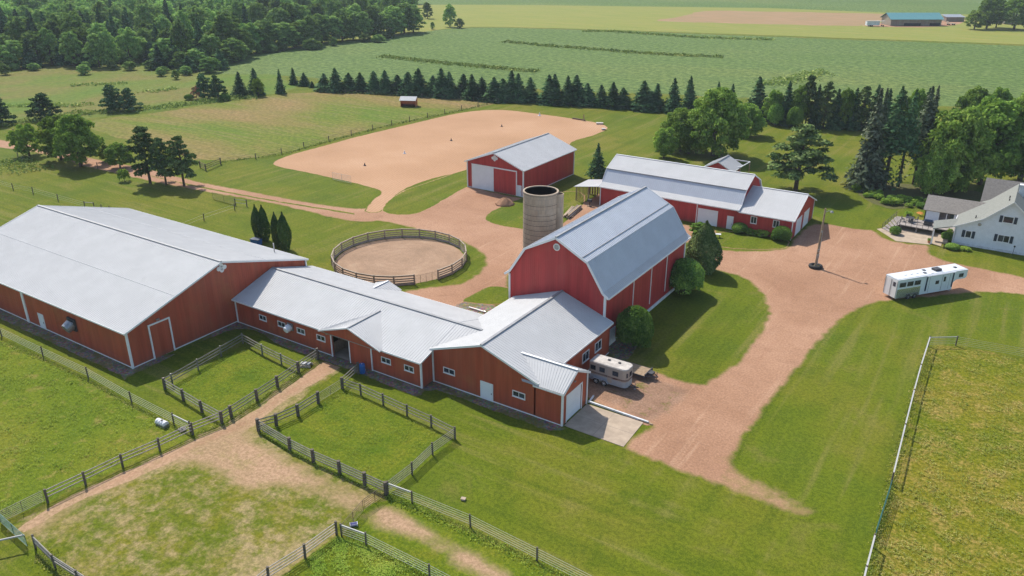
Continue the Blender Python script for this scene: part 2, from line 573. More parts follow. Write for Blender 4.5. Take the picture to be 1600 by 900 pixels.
# ------------------------------------------------------------------ surface materials
def m_paint(name, col, rough=0.5, var=0.12, sc=0.8, spec=0.3, dirt=None, metal=0.0):
    n = NT(name)
    f = n.noise(sc, 5, 0.65)
    c = n.mix(n.rng(f, 0.3, 0.75), tuple(x*(1-var) for x in col), tuple(min(1, x*(1+var*0.6)) for x in col))
    if dirt: c = n.mix(n.rng(n.noise(sc*2.5, 5, 0.7), 0.56, 0.75, 0, 0.55), c, dirt)
    return n.fin(c, rough, metal, spec)


def m_siding(name, col):
    """painted steel siding: faded sheets, runs, and splash along the foot"""
    n = NT(name)
    st = n.noise(1.0, 4, 0.6, n.map((1.6, 1.6, 0.12)))
    sep = n.n('ShaderNodeSeparateXYZ')
    n.put(sep.inputs[0], n.pos())
    sheetid = n.n('ShaderNodeTexWhiteNoise', noise_dimensions='1D')
    n.put(sheetid.inputs['W'], n.math('FLOOR', n.math('MULTIPLY', n.math('ADD', sep.outputs[0], sep.outputs[1]), 1.04)))
    c = n.mix(n.rng(st, 0.35, 0.7), tuple(x*0.84 for x in col), tuple(x*1.10 for x in col))
    c = n.mix(n.math('MULTIPLY', sheetid.outputs[0], 0.16), c, (col[0]*1.25, col[1]*2.2+0.02, col[2]*2.2+0.02))
    c = n.mix(n.rng(n.noise(0.35, 4, 0.6), 0.5, 0.8, 0, 0.40), c, (col[0]*0.95, col[1]*2.0, col[2]*1.5))
    low = n.math('ADD', sep.outputs[2], n.math('MULTIPLY', n.math('SUBTRACT', n.noise(1.1, 4, 0.7), 0.5), 1.1))
    c = n.mix(n.rng(low, 0.75, 0.05, 0, 0.45), c, (0.21, 0.115, 0.075))
    return n.fin(c, 0.45, 0, 0.3)


def m_roof(name, col, rough=0.7, spec=0.12, metal=0.0):
    n = NT(name)
    st = n.noise(0.8, 4, 0.6, n.map((0.5, 0.5, 0.5)))
    seam = n.vor(0.35, out='Color')
    c = n.mix(n.rng(st, 0.35, 0.7), tuple(x*0.93 for x in col), col)
    sep = n.n('ShaderNodeSeparateColor')
    n.put(sep.inputs[0], seam)
    c = n.mix(n.rng(sep.outputs[0], 0.0, 1.0, 0, 0.10), c, tuple(x*0.8 for x in col))
    c = n.mix(n.rng(n.noise(0.55, 5, 0.7, dist=0.8), 0.50, 0.74, 0, 0.22), c, tuple(x*0.72 for x in col))
    c = n.mix(n.rng(n.noise(2.2, 5, 0.7), 0.56, 0.78, 0, 0.28), c, (0.40, 0.36, 0.31))
    return n.fin(c, rough, metal, spec)


def m_wood(name, a, b, sc=3.0, rough=0.85):
    n = NT(name)
    c = n.ramp(n.noise(sc, 5, 0.7), (0.3, a), (0.7, b))
    n.bump(n.noise(sc*4, 4, 0.7), 0.4, 0.02)
    return n.fin(c, rough, 0, 0.15)


def m_glass(name, col=(0.015, 0.02, 0.03)):
    n = NT(name)
    c = n.mix(n.rng(n.noise(0.9, 2), 0.4, 0.6), col, tuple(x*2.5+0.01 for x in col))
    return n.fin(c, 0.08, 0, 0.6)


M = {}
M['red'] = m_siding('red_steel_siding', (0.400, 0.080, 0.040))
M['red2'] = m_siding('bright_red_steel_siding', (0.430, 0.044, 0.042))
M['roof'] = m_roof('white_steel_roof', (0.50, 0.502, 0.498))
M['roof_grey'] = m_roof('galvanised_steel_roof', (0.54, 0.57, 0.615), 0.6, 0.15, 0.0)
M['white'] = m_paint('white_painted_trim', (0.78, 0.78, 0.77), 0.45, 0.06)
M['whitewash'] = m_paint('whitewashed_masonry', (0.66, 0.68, 0.70), 0.85, 0.2, 1.5, 0.1, (0.35, 0.34, 0.32))
M['doorwhite'] = m_paint('white_overhead_door', (0.74, 0.76, 0.78), 0.4, 0.04)
M['ridge'] = m_paint('grey_ridge_cap', (0.27, 0.275, 0.28), 0.5, 0.2)
M['seam'] = m_paint('lap_seam', (0.42, 0.43, 0.44), 0.5, 0.1)
M['glass'] = m_glass('window_glass')
M['dark'] = m_paint('interior_shade_paint', (0.03, 0.03, 0.03), 0.8, 0.3)  # near-black standing in for the shade inside open bays
M['steel'] = m_paint('galvanised_metal', (0.36, 0.37, 0.38), 0.4, 0.25, 3, 0.5, None, 0.6)
M['darksteel'] = m_paint('dark_steel', (0.06, 0.06, 0.065), 0.5, 0.3, 2)
M['post'] = m_wood('weathered_fence_post', (0.085, 0.070, 0.055), (0.170, 0.145, 0.118))
M['rail'] = m_wood('grey_fence_rail', (0.330, 0.280, 0.225), (0.500, 0.440, 0.370))
M['pen_rail'] = m_wood('sun_bleached_pen_board', (0.25, 0.20, 0.15), (0.40, 0.335, 0.265))
M['pipe'] = m_paint('dull_grey_pipe_rail', (0.200, 0.185, 0.150), 0.5, 0.35, 1.2, 0.4)
M['wire'] = m_paint('white_coated_wire', (0.40, 0.40, 0.375), 0.5, 0.1)
M['brownpipe'] = m_paint('rust_brown_pipe', (0.14, 0.085, 0.055), 0.6, 0.3, 2)
M['greenpipe'] = m_paint('green_painted_pipe', (0.035, 0.13, 0.11), 0.5, 0.3, 1.5)
M['wood'] = m_wood('bare_timber', (0.22, 0.155, 0.095), (0.40, 0.30, 0.20))
M['deck'] = m_wood('grey_deck_board', (0.24, 0.21, 0.19), (0.36, 0.32, 0.29), 1.5)
M['concrete'] = m_paint('poured_concrete', (0.40, 0.32, 0.24), 0.9, 0.18, 0.9, 0.1, (0.30, 0.24, 0.19))
M['tyre'] = m_paint('black_rubber', (0.022, 0.022, 0.022), 0.8, 0.3, 4)
M['shingle'] = m_wood('green_grey_shingle', (0.165, 0.172, 0.155), (0.235, 0.242, 0.218), 3.5)
M['shinglebrown'] = m_wood('brown_grey_shingle', (0.165, 0.150, 0.135), (0.26, 0.24, 0.212), 3.0)
M['clap'] = m_paint('white_clapboard', (0.72, 0.75, 0.79), 0.6, 0.06, 1.5)
M['shutter'] = m_paint('dark_blue_shutter', (0.035, 0.05, 0.07), 0.5, 0.15)
M['teal'] = m_roof('teal_steel_roof', (0.11, 0.27, 0.29))
M['brownwall'] = m_siding('brown_board_siding', (0.25, 0.19, 0.15))
M['cream'] = m_paint('tan_trailer_paint', (0.40, 0.345, 0.30), 0.35, 0.08, 1.0, 0.5)
M['greytrim'] = m_paint('grey_trailer_paint', (0.33, 0.36, 0.40), 0.35, 0.1, 1.0, 0.5)
M['topwhite'] = m_paint('weathered_white_roof', (0.47, 0.43, 0.385), 0.6, 0.3, 1.6, 0.3, (0.45, 0.40, 0.33))
M['maroon'] = m_paint('maroon_stripe', (0.09, 0.03, 0.03), 0.4, 0.1)
M['lq'] = m_paint('pale_aluminium_skin', (0.66, 0.73, 0.76), 0.3, 0.05, 0.8, 0.5)
M['alu'] = m_paint('polished_aluminium', (0.72, 0.74, 0.66), 0.22, 0.1, 0.8, 0.5, None, 0.85)
M['lqroof'] = m_paint('grey_white_trailer_roof', (0.60, 0.63, 0.66), 0.4, 0.08, 1.2)
M['navy'] = m_paint('dark_navy_paint', (0.02, 0.04, 0.08), 0.4, 0.1)
M['blue'] = m_paint('blue_plastic', (0.02, 0.13, 0.42), 0.4, 0.15, 2)
M['plastic'] = m_paint('white_plastic_tank', (0.72, 0.72, 0.74), 0.5, 0.08, 2)
M['purple'] = m_paint('pale_violet_trough', (0.42, 0.40, 0.62), 0.5, 0.1, 2)
M['terracotta'] = m_paint('orange_pot', (0.5, 0.2, 0.1), 0.7, 0.2, 3)


def silo_mat():
    n = NT('weathered_stave_concrete')
    br = n.n('ShaderNodeTexBrick')
    tc = n.n('ShaderNodeTexCoord')
    sep = n.n('ShaderNodeSeparateXYZ')
    n.put(sep.inputs[0], tc.outputs['Object'])
    ang = n.math('ARCTAN2', sep.outputs[1], sep.outputs[0])
    cmb = n.n('ShaderNodeCombineXYZ')
    n.put(cmb.inputs[0], n.math('MULTIPLY', ang, 2.6))
    n.put(cmb.inputs[1], sep.outputs[2])
    n.put(br.inputs['Vector'], cmb.outputs[0])
    br.inputs['Scale'].default_value = 1.0
    br.inputs['Brick Width'].default_value = 0.5
    br.inputs['Row Height'].default_value = 0.76
    br.inputs['Mortar Size'].default_value = 0.02
    n.put(br.inputs['Color1'], (0.385, 0.300, 0.215))
    n.put(br.inputs['Color2'], (0.325, 0.250, 0.180))
    n.put(br.inputs['Mortar'], (0.24, 0.20, 0.165))
    st = n.noise(1.0, 4, 0.65, n.map((1.5, 1.5, 0.15), vec=tc.outputs['Object']))
    c = n.mix(n.rng(st, 0.4, 0.7, 0, 0.6), br.outputs[0], (0.26, 0.225, 0.185))
    c = n.mix(n.rng(n.noise(0.5, 4, 0.6, tc.outputs['Object']), 0.5, 0.7, 0, 0.5), c, (0.43, 0.36, 0.28))
    return n.fin(c, 0.92, 0, 0.1)


M['silo'] = silo_mat()


# ------------------------------------------------------------------ building kit
def facefn(p0, p1):
    """wall frame: s along p0->p1, z up, o outward (right-hand side of the walk)"""
    p0, p1 = Vector((*p0, 0)), Vector((*p1, 0))
    t = (p1-p0).normalized()
    out = Vector((t.y, -t.x, 0))
    F = lambda s, z, o=0.0: p0 + t*s + out*o + Vector((0, 0, z))
    F.L = (p1-p0).length
    F.t, F.out, F.p0 = t, out, p0
    return F


def wall(mb, F, prof, zb=0.0, th=0.18, openings=(), rib=0.32, m=0, ribh=0.015, ribw=0.05):
    """prof: [(s,z)...] top line"""
    def top(s):
        for (a, za), (b, zc) in zip(prof, prof[1:]):
            if a-1e-6 <= s <= b+1e-6: return za+(zc-za)*(s-a)/max(b-a, 1e-6)
        return prof[-1][1]
    br = sorted({round(q, 4) for q in [p[0] for p in prof] + [x for o in openings for x in o[:2]]})
    for a, b in zip(br, br[1:]):
        mid = (a+b)/2
        ops = [o for o in openings if o[0] < mid < o[1]]
        spans = [(zb, None)]
        if ops:
            o = ops[0]
            spans = ([(zb, o[2])] if o[2] > zb+0.01 else []) + [(o[3], None)]
        for z0, z1 in spans:
            za, zc = (top(a), top(b)) if z1 is None else (z1, z1)
            mb.hexa([F(a, z0, 0), F(b, z0, 0), F(b, z0, -th), F(a, z0, -th), F(a, za, 0), F(b, zc, 0), F(b, zc, -th), F(a, za, -th)], m)
    if rib:
        s = rib/2
        while s < F.L:
            ops = [o for o in openings if o[0]-0.05 < s < o[1]+0.05]
            t = top(s)-0.02
            sp = [(zb+0.02, t)]
            if ops: sp = ([(zb+0.02, ops[0][2])] if ops[0][2] > zb+0.1 else []) + [(ops[0][3], t)]
            for z0, z1 in sp:
                if z1 > z0+0.05: mb.fbox(F, s-ribw/2, s+ribw/2, z0, z1, -0.004, ribh, m)
            s += rib


def roof(mb, a, b, c, d, rib=0.45, th=0.07, m=0, ribh=0.028, ribw=0.06):
    """a->b eave, d->c ridge; slab with raised ribs up the slope"""
    a, b, c, d = map(Vector, (a, b, c, d))
    nn = (b-a).cross(d-a).normalized()
    if nn.z < 0: nn = -nn
    lo = [p-nn*th for p in (a, b, c, d)]
    fl = (b-a).cross(d-a).z < 0
    q = [a, b, c, d]
    if fl: q, lo = [b, a, d, c], [lo[1], lo[0], lo[3], lo[2]]
    mb.hexa(lo+q, m)
    if rib:
        L = max((b-a).length, (c-d).length)
        k = max(1, int(L/rib))
        for i in range(k+1):
            t = min(max(i/k, 0.003), 0.997)
            p, r = a.lerp(b, t), d.lerp(c, t)
            e = (r-p).normalized().cross(nn).normalized()*(ribw/2)
            p0, r0, up = p-nn*0.004, r-nn*0.004, nn*(ribh+0.004)
            vs = [p0-e, p0+e, r0+e, r0-e, p0-e*0.45+up, p0+e*0.45+up, r0+e*0.45+up, r0-e*0.45+up]
            mb.hexa(vs, m)


def window(parent, F, s0, s1, z0, z1, split=2, shut=False, fr=0.09, mat='white'):
    mb = MB()
    for q in ((s0-fr, s1+fr, z1, z1+fr), (s0-fr, s1+fr, z0-fr, z0), (s0-fr, s0, z0, z1), (s1, s1+fr, z0, z1)):
        mb.fbox(F, q[0], q[1], q[2], q[3], 0.003, 0.075)
    for k in range(1, split):
        s = s0+(s1-s0)*k/split
        mb.fbox(F, s-0.03, s+0.03, z0, z1, 0.02, 0.06)
    w = mb.build('window', M[mat], parent)
    g = MB()
    g.fbox(F, s0, s1, z0, z1, 0.004, 0.03)
    g.build('pane', M['glass'], w)
    si = MB()
    si.fbox(F, s0-fr-0.03, s1+fr+0.03, z0-fr-0.05, z0-fr-0.005, 0.003, 0.12)
    si.build('sill', M[mat], w)
    if shut:
        for a in (s0-fr-0.52, s1+fr+0.06):
            h = MB()
            h.fbox(F, a, a+0.46, z0-0.08, z1+0.08, 0.003, 0.05)
            zz = z0
            while zz < z1:
                h.fbox(F, a+0.06, a+0.40, zz, zz+0.05, 0.05, 0.062)
                zz += 0.11
            h.build('shutter', M['shutter'], w)
    return w


def door(parent, F, s0, s1, z1, mat='doorwhite', panels=(1, 3), frame='white', fr=0.12, z0=0.02, handle=True, name='door', fo=0.07):
    mb = MB()
    mb.fbox(F, s0, s1, z0, z1, 0.003, 0.04)
    nx, nz = panels
    for i in range(nx):
        for j in range(nz):
            a, b = s0+(s1-s0)*(i+0.08)/nx, s0+(s1-s0)*(i+0.92)/nx
            c, d = z0+(z1-z0)*(j+0.07)/nz, z0+(z1-z0)*(j+0.93)/nz
            mb.fbox(F, a, b, c, d, 0.04, 0.055)
    o = mb.build(name, M[mat], parent)
    f = MB()
    f.fbox(F, s0-fr, s0, 0.0, z1+fr, 0.003, fo)
    f.fbox(F, s1, s1+fr, 0.0, z1+fr, 0.003, fo)
    f.fbox(F, s0, s1, z1, z1+fr, 0.003, fo)
    f.build('frame', M[frame], o)
    if handle:
        h = MB()
        h.fbox(F, s1-0.16, s1-0.10, 0.95, 1.10, 0.055, 0.12)
        h.build('handle', M['darksteel'], o)
    return o


def trims(parent, Fs_corners, h, w=0.16, mat='white', name='corner_trim', down=0.0):
    for (x, y), hz in Fs_corners:
        mb = MB()
        mb.box(x-w/2, x+w/2, y-w/2, y+w/2, down, hz)
        mb.build(name, M[mat], parent)


def cupvent(parent, F, s, z, r, mat='white', name='gable_vent'):
    """four-lobed gable vent"""
    mb = MB()
    c = F(s, z, 0.0)
    for dx, dz in ((0, 0), (r*0.62, 0), (-r*0.62, 0), (0, r*0.42), (0, -r*0.42)):
        rr = r*0.55 if (dx, dz) == (0, 0) else r*0.42
        mb.lathe(F(s+dx, z+dz, 0.003), [(rr, 0.0), (rr, 0.07+0.003*abs(dx)), (rr*0.7, 0.075+0.003*abs(dx))], 14, 0, F.out)
    return mb.build(name, M[mat], parent)

# ================================================================== THE GROUND
def big_ground():
    me = bpy.data.meshes.new('lawn')
    R_ = 3000
    me.from_pydata([(-R_, -R_, 0), (R_, -R_, 0), (R_, R_, 0), (-R_, R_, 0)], [], [(0, 1, 2, 3)])
    me.materials.append(ground_mat('lawn'))
    o = bpy.data.objects.new('lawn', me)
    COL.objects.link(o)
    o['kind'] = 'structure'


big_ground()
Z = 0.004
# far fields (each a sheet above the last)
sheet('meadow', [(-260, 235), (-60, 205), (0, 196), (120, 188), (260, 172), (400, 152), (470, 138), (420, 108), (340, 95), (230, 90), (60, 95), (-260, 130)], Z, 'meadow', 'lawn', 3, 8, 0.6)
sheet('pasture', [(132, 190), (270, 172), (400, 152), (490, 144), (640, 149), (776, 159), (700, 177), (600, 198), (514, 220), (440, 241), (345, 253), (300, 250), (240, 228), (170, 212)], 2*Z, 'hay', 'lawn', 1.5, 4, 0.4)
sheet('hay_field', [(560, 64), (660, 50), (735, 42), (900, 45), (1200, 55), (1620, 70), (1700, 72), (1720, 20), (1400, 16), (1000, 9), (640, 4), (560, 10)], 2*Z, 'farhay', None, 2, 15, 0.3)
sheet('crop_field', [(300, 112), (390, 84), (470, 72), (560, 62), (650, 51), (735, 43), (900, 46), (1200, 57), (1640, 73), (1900, 82), (1900, 190), (1640, 172), (1300, 160), (1120, 152), (1000, 146), (800, 138), (640, 131), (520, 126), (440, 118)], 3*Z, 'crop', 'meadow', 2.5, 10, 0.8)
sheet('far_crop_field', [(500, 7), (800, 7.5), (1200, 12.5), (1395, 20), (1700, 27), (2400, 40), (2400, -30), (500, -40)], 4*Z, 'crop', None, 2, 30, 0.5, curve=False)
sheet('stubble_field', [(1028, 33), (1060, 26), (1100, 17), (1200, 18), (1400, 23), (1385, 38), (1340, 41), (1200, 38)], 4*Z, 'stubble', 'farhay', 3, 10, 1.5)
sheet('farm_yard', [(1345, 40), (1372, 36), (1395, 26), (1500, 28), (1505, 36), (1480, 41), (1420, 43)], 5*Z, 'gravel', 'farhay', 3, 6, 0.5)

# near grounds
sheet('left_paddock', [(-60, 505), (3, 530), (68, 560), (138, 594), (207, 633), (300, 680), (250, 706), (192, 733), (134, 760), (75, 788), (0, 815), (-160, 860), (-300, 700)], 2*Z, 'grazed', 'lawn', 0.8, 1.2, 0.1)
sheet('right_paddock', [(1447, 545), (1496, 540), (1605, 560), (1750, 590), (1850, 900), (1700, 1100), (1330, 1050), (1352, 900), (1390, 770), (1424, 622)], 2*Z, 'dry', 'lawn', 0.9, 1.2, 0.15)
sheet('side_paddock', [(258, 608), (300, 583), (345, 558), (380, 540), (410, 556), (440, 570), (465, 582), (434, 606), (400, 628), (350, 658), (305, 634)], 2*Z, 'fodder', 'lawn', 0.6, 0.9, 0.1)
sheet('pen_paddock', [(410, 673), (466, 650), (498, 630), (537, 606), (600, 634), (674, 668), (712, 689), (676, 718), (645, 742), (605, 773), (530, 742), (455, 705)], 2*Z, 'fodder', 'lawn', 0.6, 0.9, 0.1)
sheet('near_paddock', [(440, 905), (478, 872), (528, 838), (600, 868), (672, 905), (760, 960), (600, 1100), (400, 1000)], 2*Z, 'fodder', 'lawn', 0.6, 0.9, 0.1)
sheet('gate_paddock', [(535, 812), (605, 770), (650, 790), (735, 832), (840, 882), (960, 950), (760, 975), (672, 905), (572, 850)], 2*Z, 'fodder', 'lawn', 0.5, 0.9, 0.1)
sheet('exercise_paddock', [(20, 822), (75, 790), (192, 735), (302, 681), (350, 662), (400, 632), (415, 660), (395, 672), (455, 707), (530, 744), (605, 775), (535, 815), (528, 838), (478, 874), (420, 920), (300, 1020), (120, 960), (118, 905), (60, 862)], 2*Z, 'trampled', 'lawn', 0.5, 0.9, 0.1)
sheet('worn_lane', [(524, 555), (545, 566), (520, 588), (470, 624), (410, 664), (420, 690), (500, 728), (560, 758), (606, 782), (545, 812), (520, 800), (470, 776), (430, 770), (380, 775), (330, 750), (290, 735), (240, 742), (190, 765), (130, 800), (60, 846), (30, 846), (10, 830), (75, 792), (192, 737), (302, 684), (350, 664), (400, 634), (436, 606), (468, 583), (500, 562)],
      3*Z, 'worn', 'trampled', 2.4, 0.9, 0.15, lo=0.1, hi=1.0, nsc=0.6)
sheet('bare_lane', [(527, 556), (543, 566), (500, 594), (440, 630), (392, 668), (340, 690), (240, 735), (120, 786), (40, 832), (28, 826), (110, 776), (220, 726), (310, 686), (372, 658), (440, 612), (480, 583)], 4*Z, 'gravel', 'worn', 1.6, 0.9, 0.15, lo=0.1, hi=1.0, nsc=0.8)
sheet('bare_patch', [(690, 848), (715, 842), (750, 860), (755, 872), (730, 882), (700, 872), (680, 862)], 3*Z, 'worn', 'fodder', 0.9, 0.4, 0.25, lo=0.1, hi=0.7, nsc=1.5)
sheet('worn_gateway', [(552, 806), (604, 782), (645, 800), (700, 832), (760, 862), (820, 900), (800, 930), (720, 900), (668, 862), (610, 842), (570, 824)], 3*Z, 'worn', 'fodder', 1.7, 0.5, 0.2, lo=0.1, hi=1.0, nsc=0.8)

gravel_px = [(-40, 213), (60, 228), (160, 250), (240, 265), (300, 281), (400, 300), (480, 315), (555, 325), (580, 322), (620, 300), (700, 282), (735, 270), (740, 290), (815, 309), (870, 322),
             (905, 318), (945, 300), (960, 330), (1080, 352), (1120, 358), (1123, 372), (1115, 386), (1150, 391), (1200, 390), (1228, 386), (1240, 370), (1262, 352), (1295, 350), (1340, 357), (1368, 360), (1385, 373), (1418, 380), (1452, 383), (1458, 398),
             (1500, 412), (1560, 424), (1620, 436), (1700, 452), (1700, 470), (1600, 461), (1530, 458), (1460, 465), (1395, 470), (1340, 486), (1290, 528), (1240, 590), (1192, 650), (1154, 708), (1154, 732), (1200, 752), (1248, 774), (1285, 798),
             (1270, 812), (1225, 806), (1170, 786), (1100, 756), (1020, 722), (975, 702), (985, 680), (1015, 661), (960, 642), (918, 628), (905, 600), (925, 575), (965, 578), (1010, 576), (1050, 588), (1090, 599), (1112, 590), (1152, 560), (1186, 515), (1197, 485), (1182, 452), (1150, 431), (1118, 424), (1105, 410), (1080, 380), (1000, 400), (900, 380),
             (830, 400), (800, 425), (795, 455), (760, 480), (700, 488), (640, 475), (600, 466), (630, 455), (665, 449), (700, 444), (715, 442), (735, 433), (750, 421), (756, 405), (745, 392), (725, 380), (687, 367), (650, 359), (600, 347), (540, 345), (420, 318), (280, 293), (150, 265), (60, 240), (-40, 225)]
sheet('gravel_drive', gravel_px, 2*Z, 'gravel', 'lawn', 1.2, 0.8, 0.22, lo=0.05, hi=0.75, nsc=0.9, soft=((1240, 786), 6.5, 3.0))
sheet('weedy_dirt', [(925, 585), (965, 582), (1010, 584), (1060, 600), (1085, 615), (1050, 650), (1010, 664), (960, 640), (925, 622)], 3*Z, 'dirt', 'gravel', 1.6, 0.8, 0.2, lo=0.1, hi=0.9)
sheet('riding_arena', [(426, 255), (450, 243), (505, 228), (560, 213), (640, 194), (700, 180), (745, 173), (790, 172), (850, 179), (900, 186), (938, 193), (950, 201), (930, 211), (895, 222), (880, 240), (800, 262), (735, 268), (690, 276), (650, 288), (622, 303), (606, 322), (590, 332), (570, 330), (582, 312), (594, 304), (588, 296), (555, 287), (520, 279), (475, 269), (440, 262)], 3*Z, 'sand', 'lawn', 0.6, 1.0, 0.1)
sheet('lawn_island', [(598, 330), (606, 315), (630, 299), (666, 286), (733, 264), (790, 256), (780, 280), (732, 292), (700, 309), (672, 325), (650, 334), (622, 336)], 4*Z, 'lawn', 'sand', 0.3, 0.9, 0.1)
sheet('lawn_island', [(757, 342), (768, 330), (800, 315), (826, 307), (870, 300), (905, 300), (915, 312), (905, 328), (880, 350), (850, 361), (806, 357), (775, 351)], 4*Z, 'lawn', 'gravel', 0.5, 0.9, 0.1)
sheet('lawn_island', [(1112, 380), (1122, 364), (1160, 362), (1215, 372), (1233, 378), (1225, 388), (1190, 390), (1140, 388)], 4*Z, 'lawn', 'gravel', 0.4, 0.7, 0.08)
sheet('lawn_island', [(722, 472), (745, 456), (768, 447), (800, 452), (812, 470), (770, 476)], 4*Z, 'lawn', 'gravel', 0.4, 0.7, 0.08)
sheet('stone_bed', [(705, 486), (722, 472), (745, 474), (775, 478), (760, 494), (735, 500)], 5*Z, 'stone', 'gravel', 0.4, 0.6, 0.08)
sheet('track_verge', [(180, 262), (300, 288), (420, 311), (555, 333), (560, 337), (420, 314), (300, 291)], 4*Z, 'lawn', 'track', 0.5, 1.2, 0.1)
pen_c = (-82.75, 92.6)
sheet('round_pen_sand', [(pen_c[0]+10.8*math.cos(a*math.pi/12), pen_c[1]+10.8*math.sin(a*math.pi/12)) for a in range(24)], 5*Z, 'pen', 'lawn', 0.45, 0.7, 0.05, world=True)
# drip-line gravel beside the walls
sheet('stone_border', [(-140, 44.3), (-112, 44.6), (-86, 44.5), (-84.6, 44.9), (-84.3, 60.5), (-75, 60.4), (-69, 60.6), (-60, 60.6), (-52.6, 60.3), (-51.8, 62.6), (-40, 62.6), (-36.2, 62.7), (-36, 65), (-50, 66), (-56, 65), (-87, 64), (-88, 50), (-140, 48)], 3*Z, 'stone', 'lawn', 0.45, 0.7, 0.12, world=True, curve=True)
sheet('stone_apron', [(-39.8, 80.6), (-36.4, 80.4), (-36.2, 84), (-37.5, 88), (-40.2, 90), (-41, 84)], 3*Z, 'stone', 'lawn', 0.6, 0.6, 0.1, world=True)
sheet('garden_bed', [(1330, 292), (1345, 288), (1400, 286), (1460, 292), (1530, 300), (1540, 312), (1450, 322), (1400, 327), (1372, 322), (1345, 308)], 3*Z, 'mulch', 'lawn', 0.6, 0.8, 0.15)


def slab(name, pts, z0, z1, mat):
    mb = MB()
    mb.prism([(p[0], p[1], z0) for p in pts], (0, 0, z1-z0))
    o = mb.build(name, M[mat])
    o['kind'] = 'structure'
    return o


slab('concrete_apron', [(-35.45, 64.5), (-28.3, 64.4), (-28.5, 69.75), (-35.45, 69.75)], -0.1, 0.06, 'concrete')
mb = MB()
mb.box(-32.0, -31.96, 64.45, 69.7, 0.03, 0.064)
mb.box(-35.4, -28.4, 67.05, 67.09, 0.03, 0.063)
o = mb.build('control_joint', m_paint('joint_line', (0.22, 0.19, 0.16), 0.9))
o['kind'] = 'structure'
slab('patio', [tuple(G(*p))[:2] for p in ((1370, 358), (1400, 377), (1452, 382.5), (1456, 381), (1470, 385), (1474, 374), (1470, 366), (1420, 352))], -0.1, 0.06, 'concrete')

# ================================================================== BUILDINGS
RIB = 0.38


def gable_walls(t, x0, x1, y0, y1, he, ridge_axis, ridge_at, hr, mat, openF=(), rib=0.32):
    """four walls of a gabled hall as one part"""
    mb = MB()
    if ridge_axis == 'X':
        pf = [(0, he), (x1-x0, he)]
        pg = [(0, he), (ridge_at-y0, hr), (y1-y0, he)]
        pgl = [(0, he), (y1-ridge_at, hr), (y1-y0, he)]
    else:
        pg = [(0, he), (y1-y0, he)]
        pgl = pg
        pf = [(0, he), (ridge_at-x0, hr), (x1-x0, he)]
    FF, FR = facefn((x0, y0), (x1, y0)), facefn((x1, y0), (x1, y1))
    FB, FL = facefn((x1, y1), (x0, y1)), facefn((x0, y1), (x0, y0))
    wall(mb, FF, pf, openings=openF, rib=rib)
    wall(mb, FR, pg, rib=rib)
    wall(mb, FB, [(s, z) for s, z in ([(0, pf[0][1]), (x1-ridge_at, hr), (x1-x0, he)] if ridge_axis == 'Y' else pf)], rib=rib)
    wall(mb, FL, pgl, rib=rib)
    mb.build('wall', M[mat], t)
    return FF, FR, FB, FL


def base_trim(t, x0, x1, y0, y1, z=0.16, mat='white'):
    mb = MB()
    for F in (facefn((x0, y0), (x1, y0)), facefn((x1, y0), (x1, y1)), facefn((x1, y1), (x0, y1)), facefn((x0, y1), (x0, y0))):
        mb.fbox(F, 0, F.L, 0.0, z, -0.1, 0.03)
    mb.build('base_trim', M[mat], t)


def gable_roof(t, x0, x1, y0, y1, he, axis, at, hr, mat='roof', oh=0.35, rk=0.3, rib=RIB, name='roof', seam=True):
    """roof planes + ridge cap + fascia; oh eave overhang, rk rake overhang"""
    mb, tr = MB(), MB()
    if axis == 'X':
        s1, s2 = (hr-he)/(at-y0), (hr-he)/(y1-at)
        e1, e2 = (y0-oh, he-s1*oh), (y1+oh, he-s2*oh)
        a, b = x0-rk, x1+rk
        P = lambda u, w, z: (u, w, z)
    else:
        s1, s2 = (hr-he)/(at-x0), (hr-he)/(x1-at)
        e1, e2 = (x0-oh, he-s1*oh), (x1+oh, he-s2*oh)
        a, b = y0-rk, y1+rk
        P = lambda u, w, z: (w, u, z)
    lift = 0.10
    roof(mb, P(a, e1[0], e1[1]+lift), P(b, e1[0], e1[1]+lift), P(b, at, hr+lift), P(a, at, hr+lift), rib)
    roof(mb, P(a, e2[0], e2[1]+lift), P(b, e2[0], e2[1]+lift), P(b, at, hr+lift), P(a, at, hr+lift), rib)
    r = mb.build(name, M[mat], t)
    c = MB()
    c.bar(P(a-0.02, at, hr+lift+0.05), P(b+0.02, at, hr+lift+0.05), 0.34, 0.07)
    c.build('ridge_cap', M['ridge'], r)
    if seam:
        sm = MB()
        for (w, z) in (e1, e2):
            for f in (0.5,):
                p, q = P(a, w+(at-w)*f, z+(hr-z)*f+lift+0.015), P(b, w+(at-w)*f, z+(hr-z)*f+lift+0.015)
                sm.bar(p, q, 0.06, 0.05)
        sm.build('seam', M['seam'], r)
    for u in (a-0.03, b+0.03):
        for (w, z) in (e1, e2):
            tr.bar(P(u, w, z+lift-0.09), P(u, at, hr+lift-0.09), 0.05, 0.24)
    for (w, z), sg in ((e1, -1), (e2, 1)):
        tr.bar(P(a, w+sg*0.03, z+lift-0.10), P(b, w+sg*0.03, z+lift-0.10), 0.05, 0.20)
    tr.build('fascia', M['white'], r)
    return r


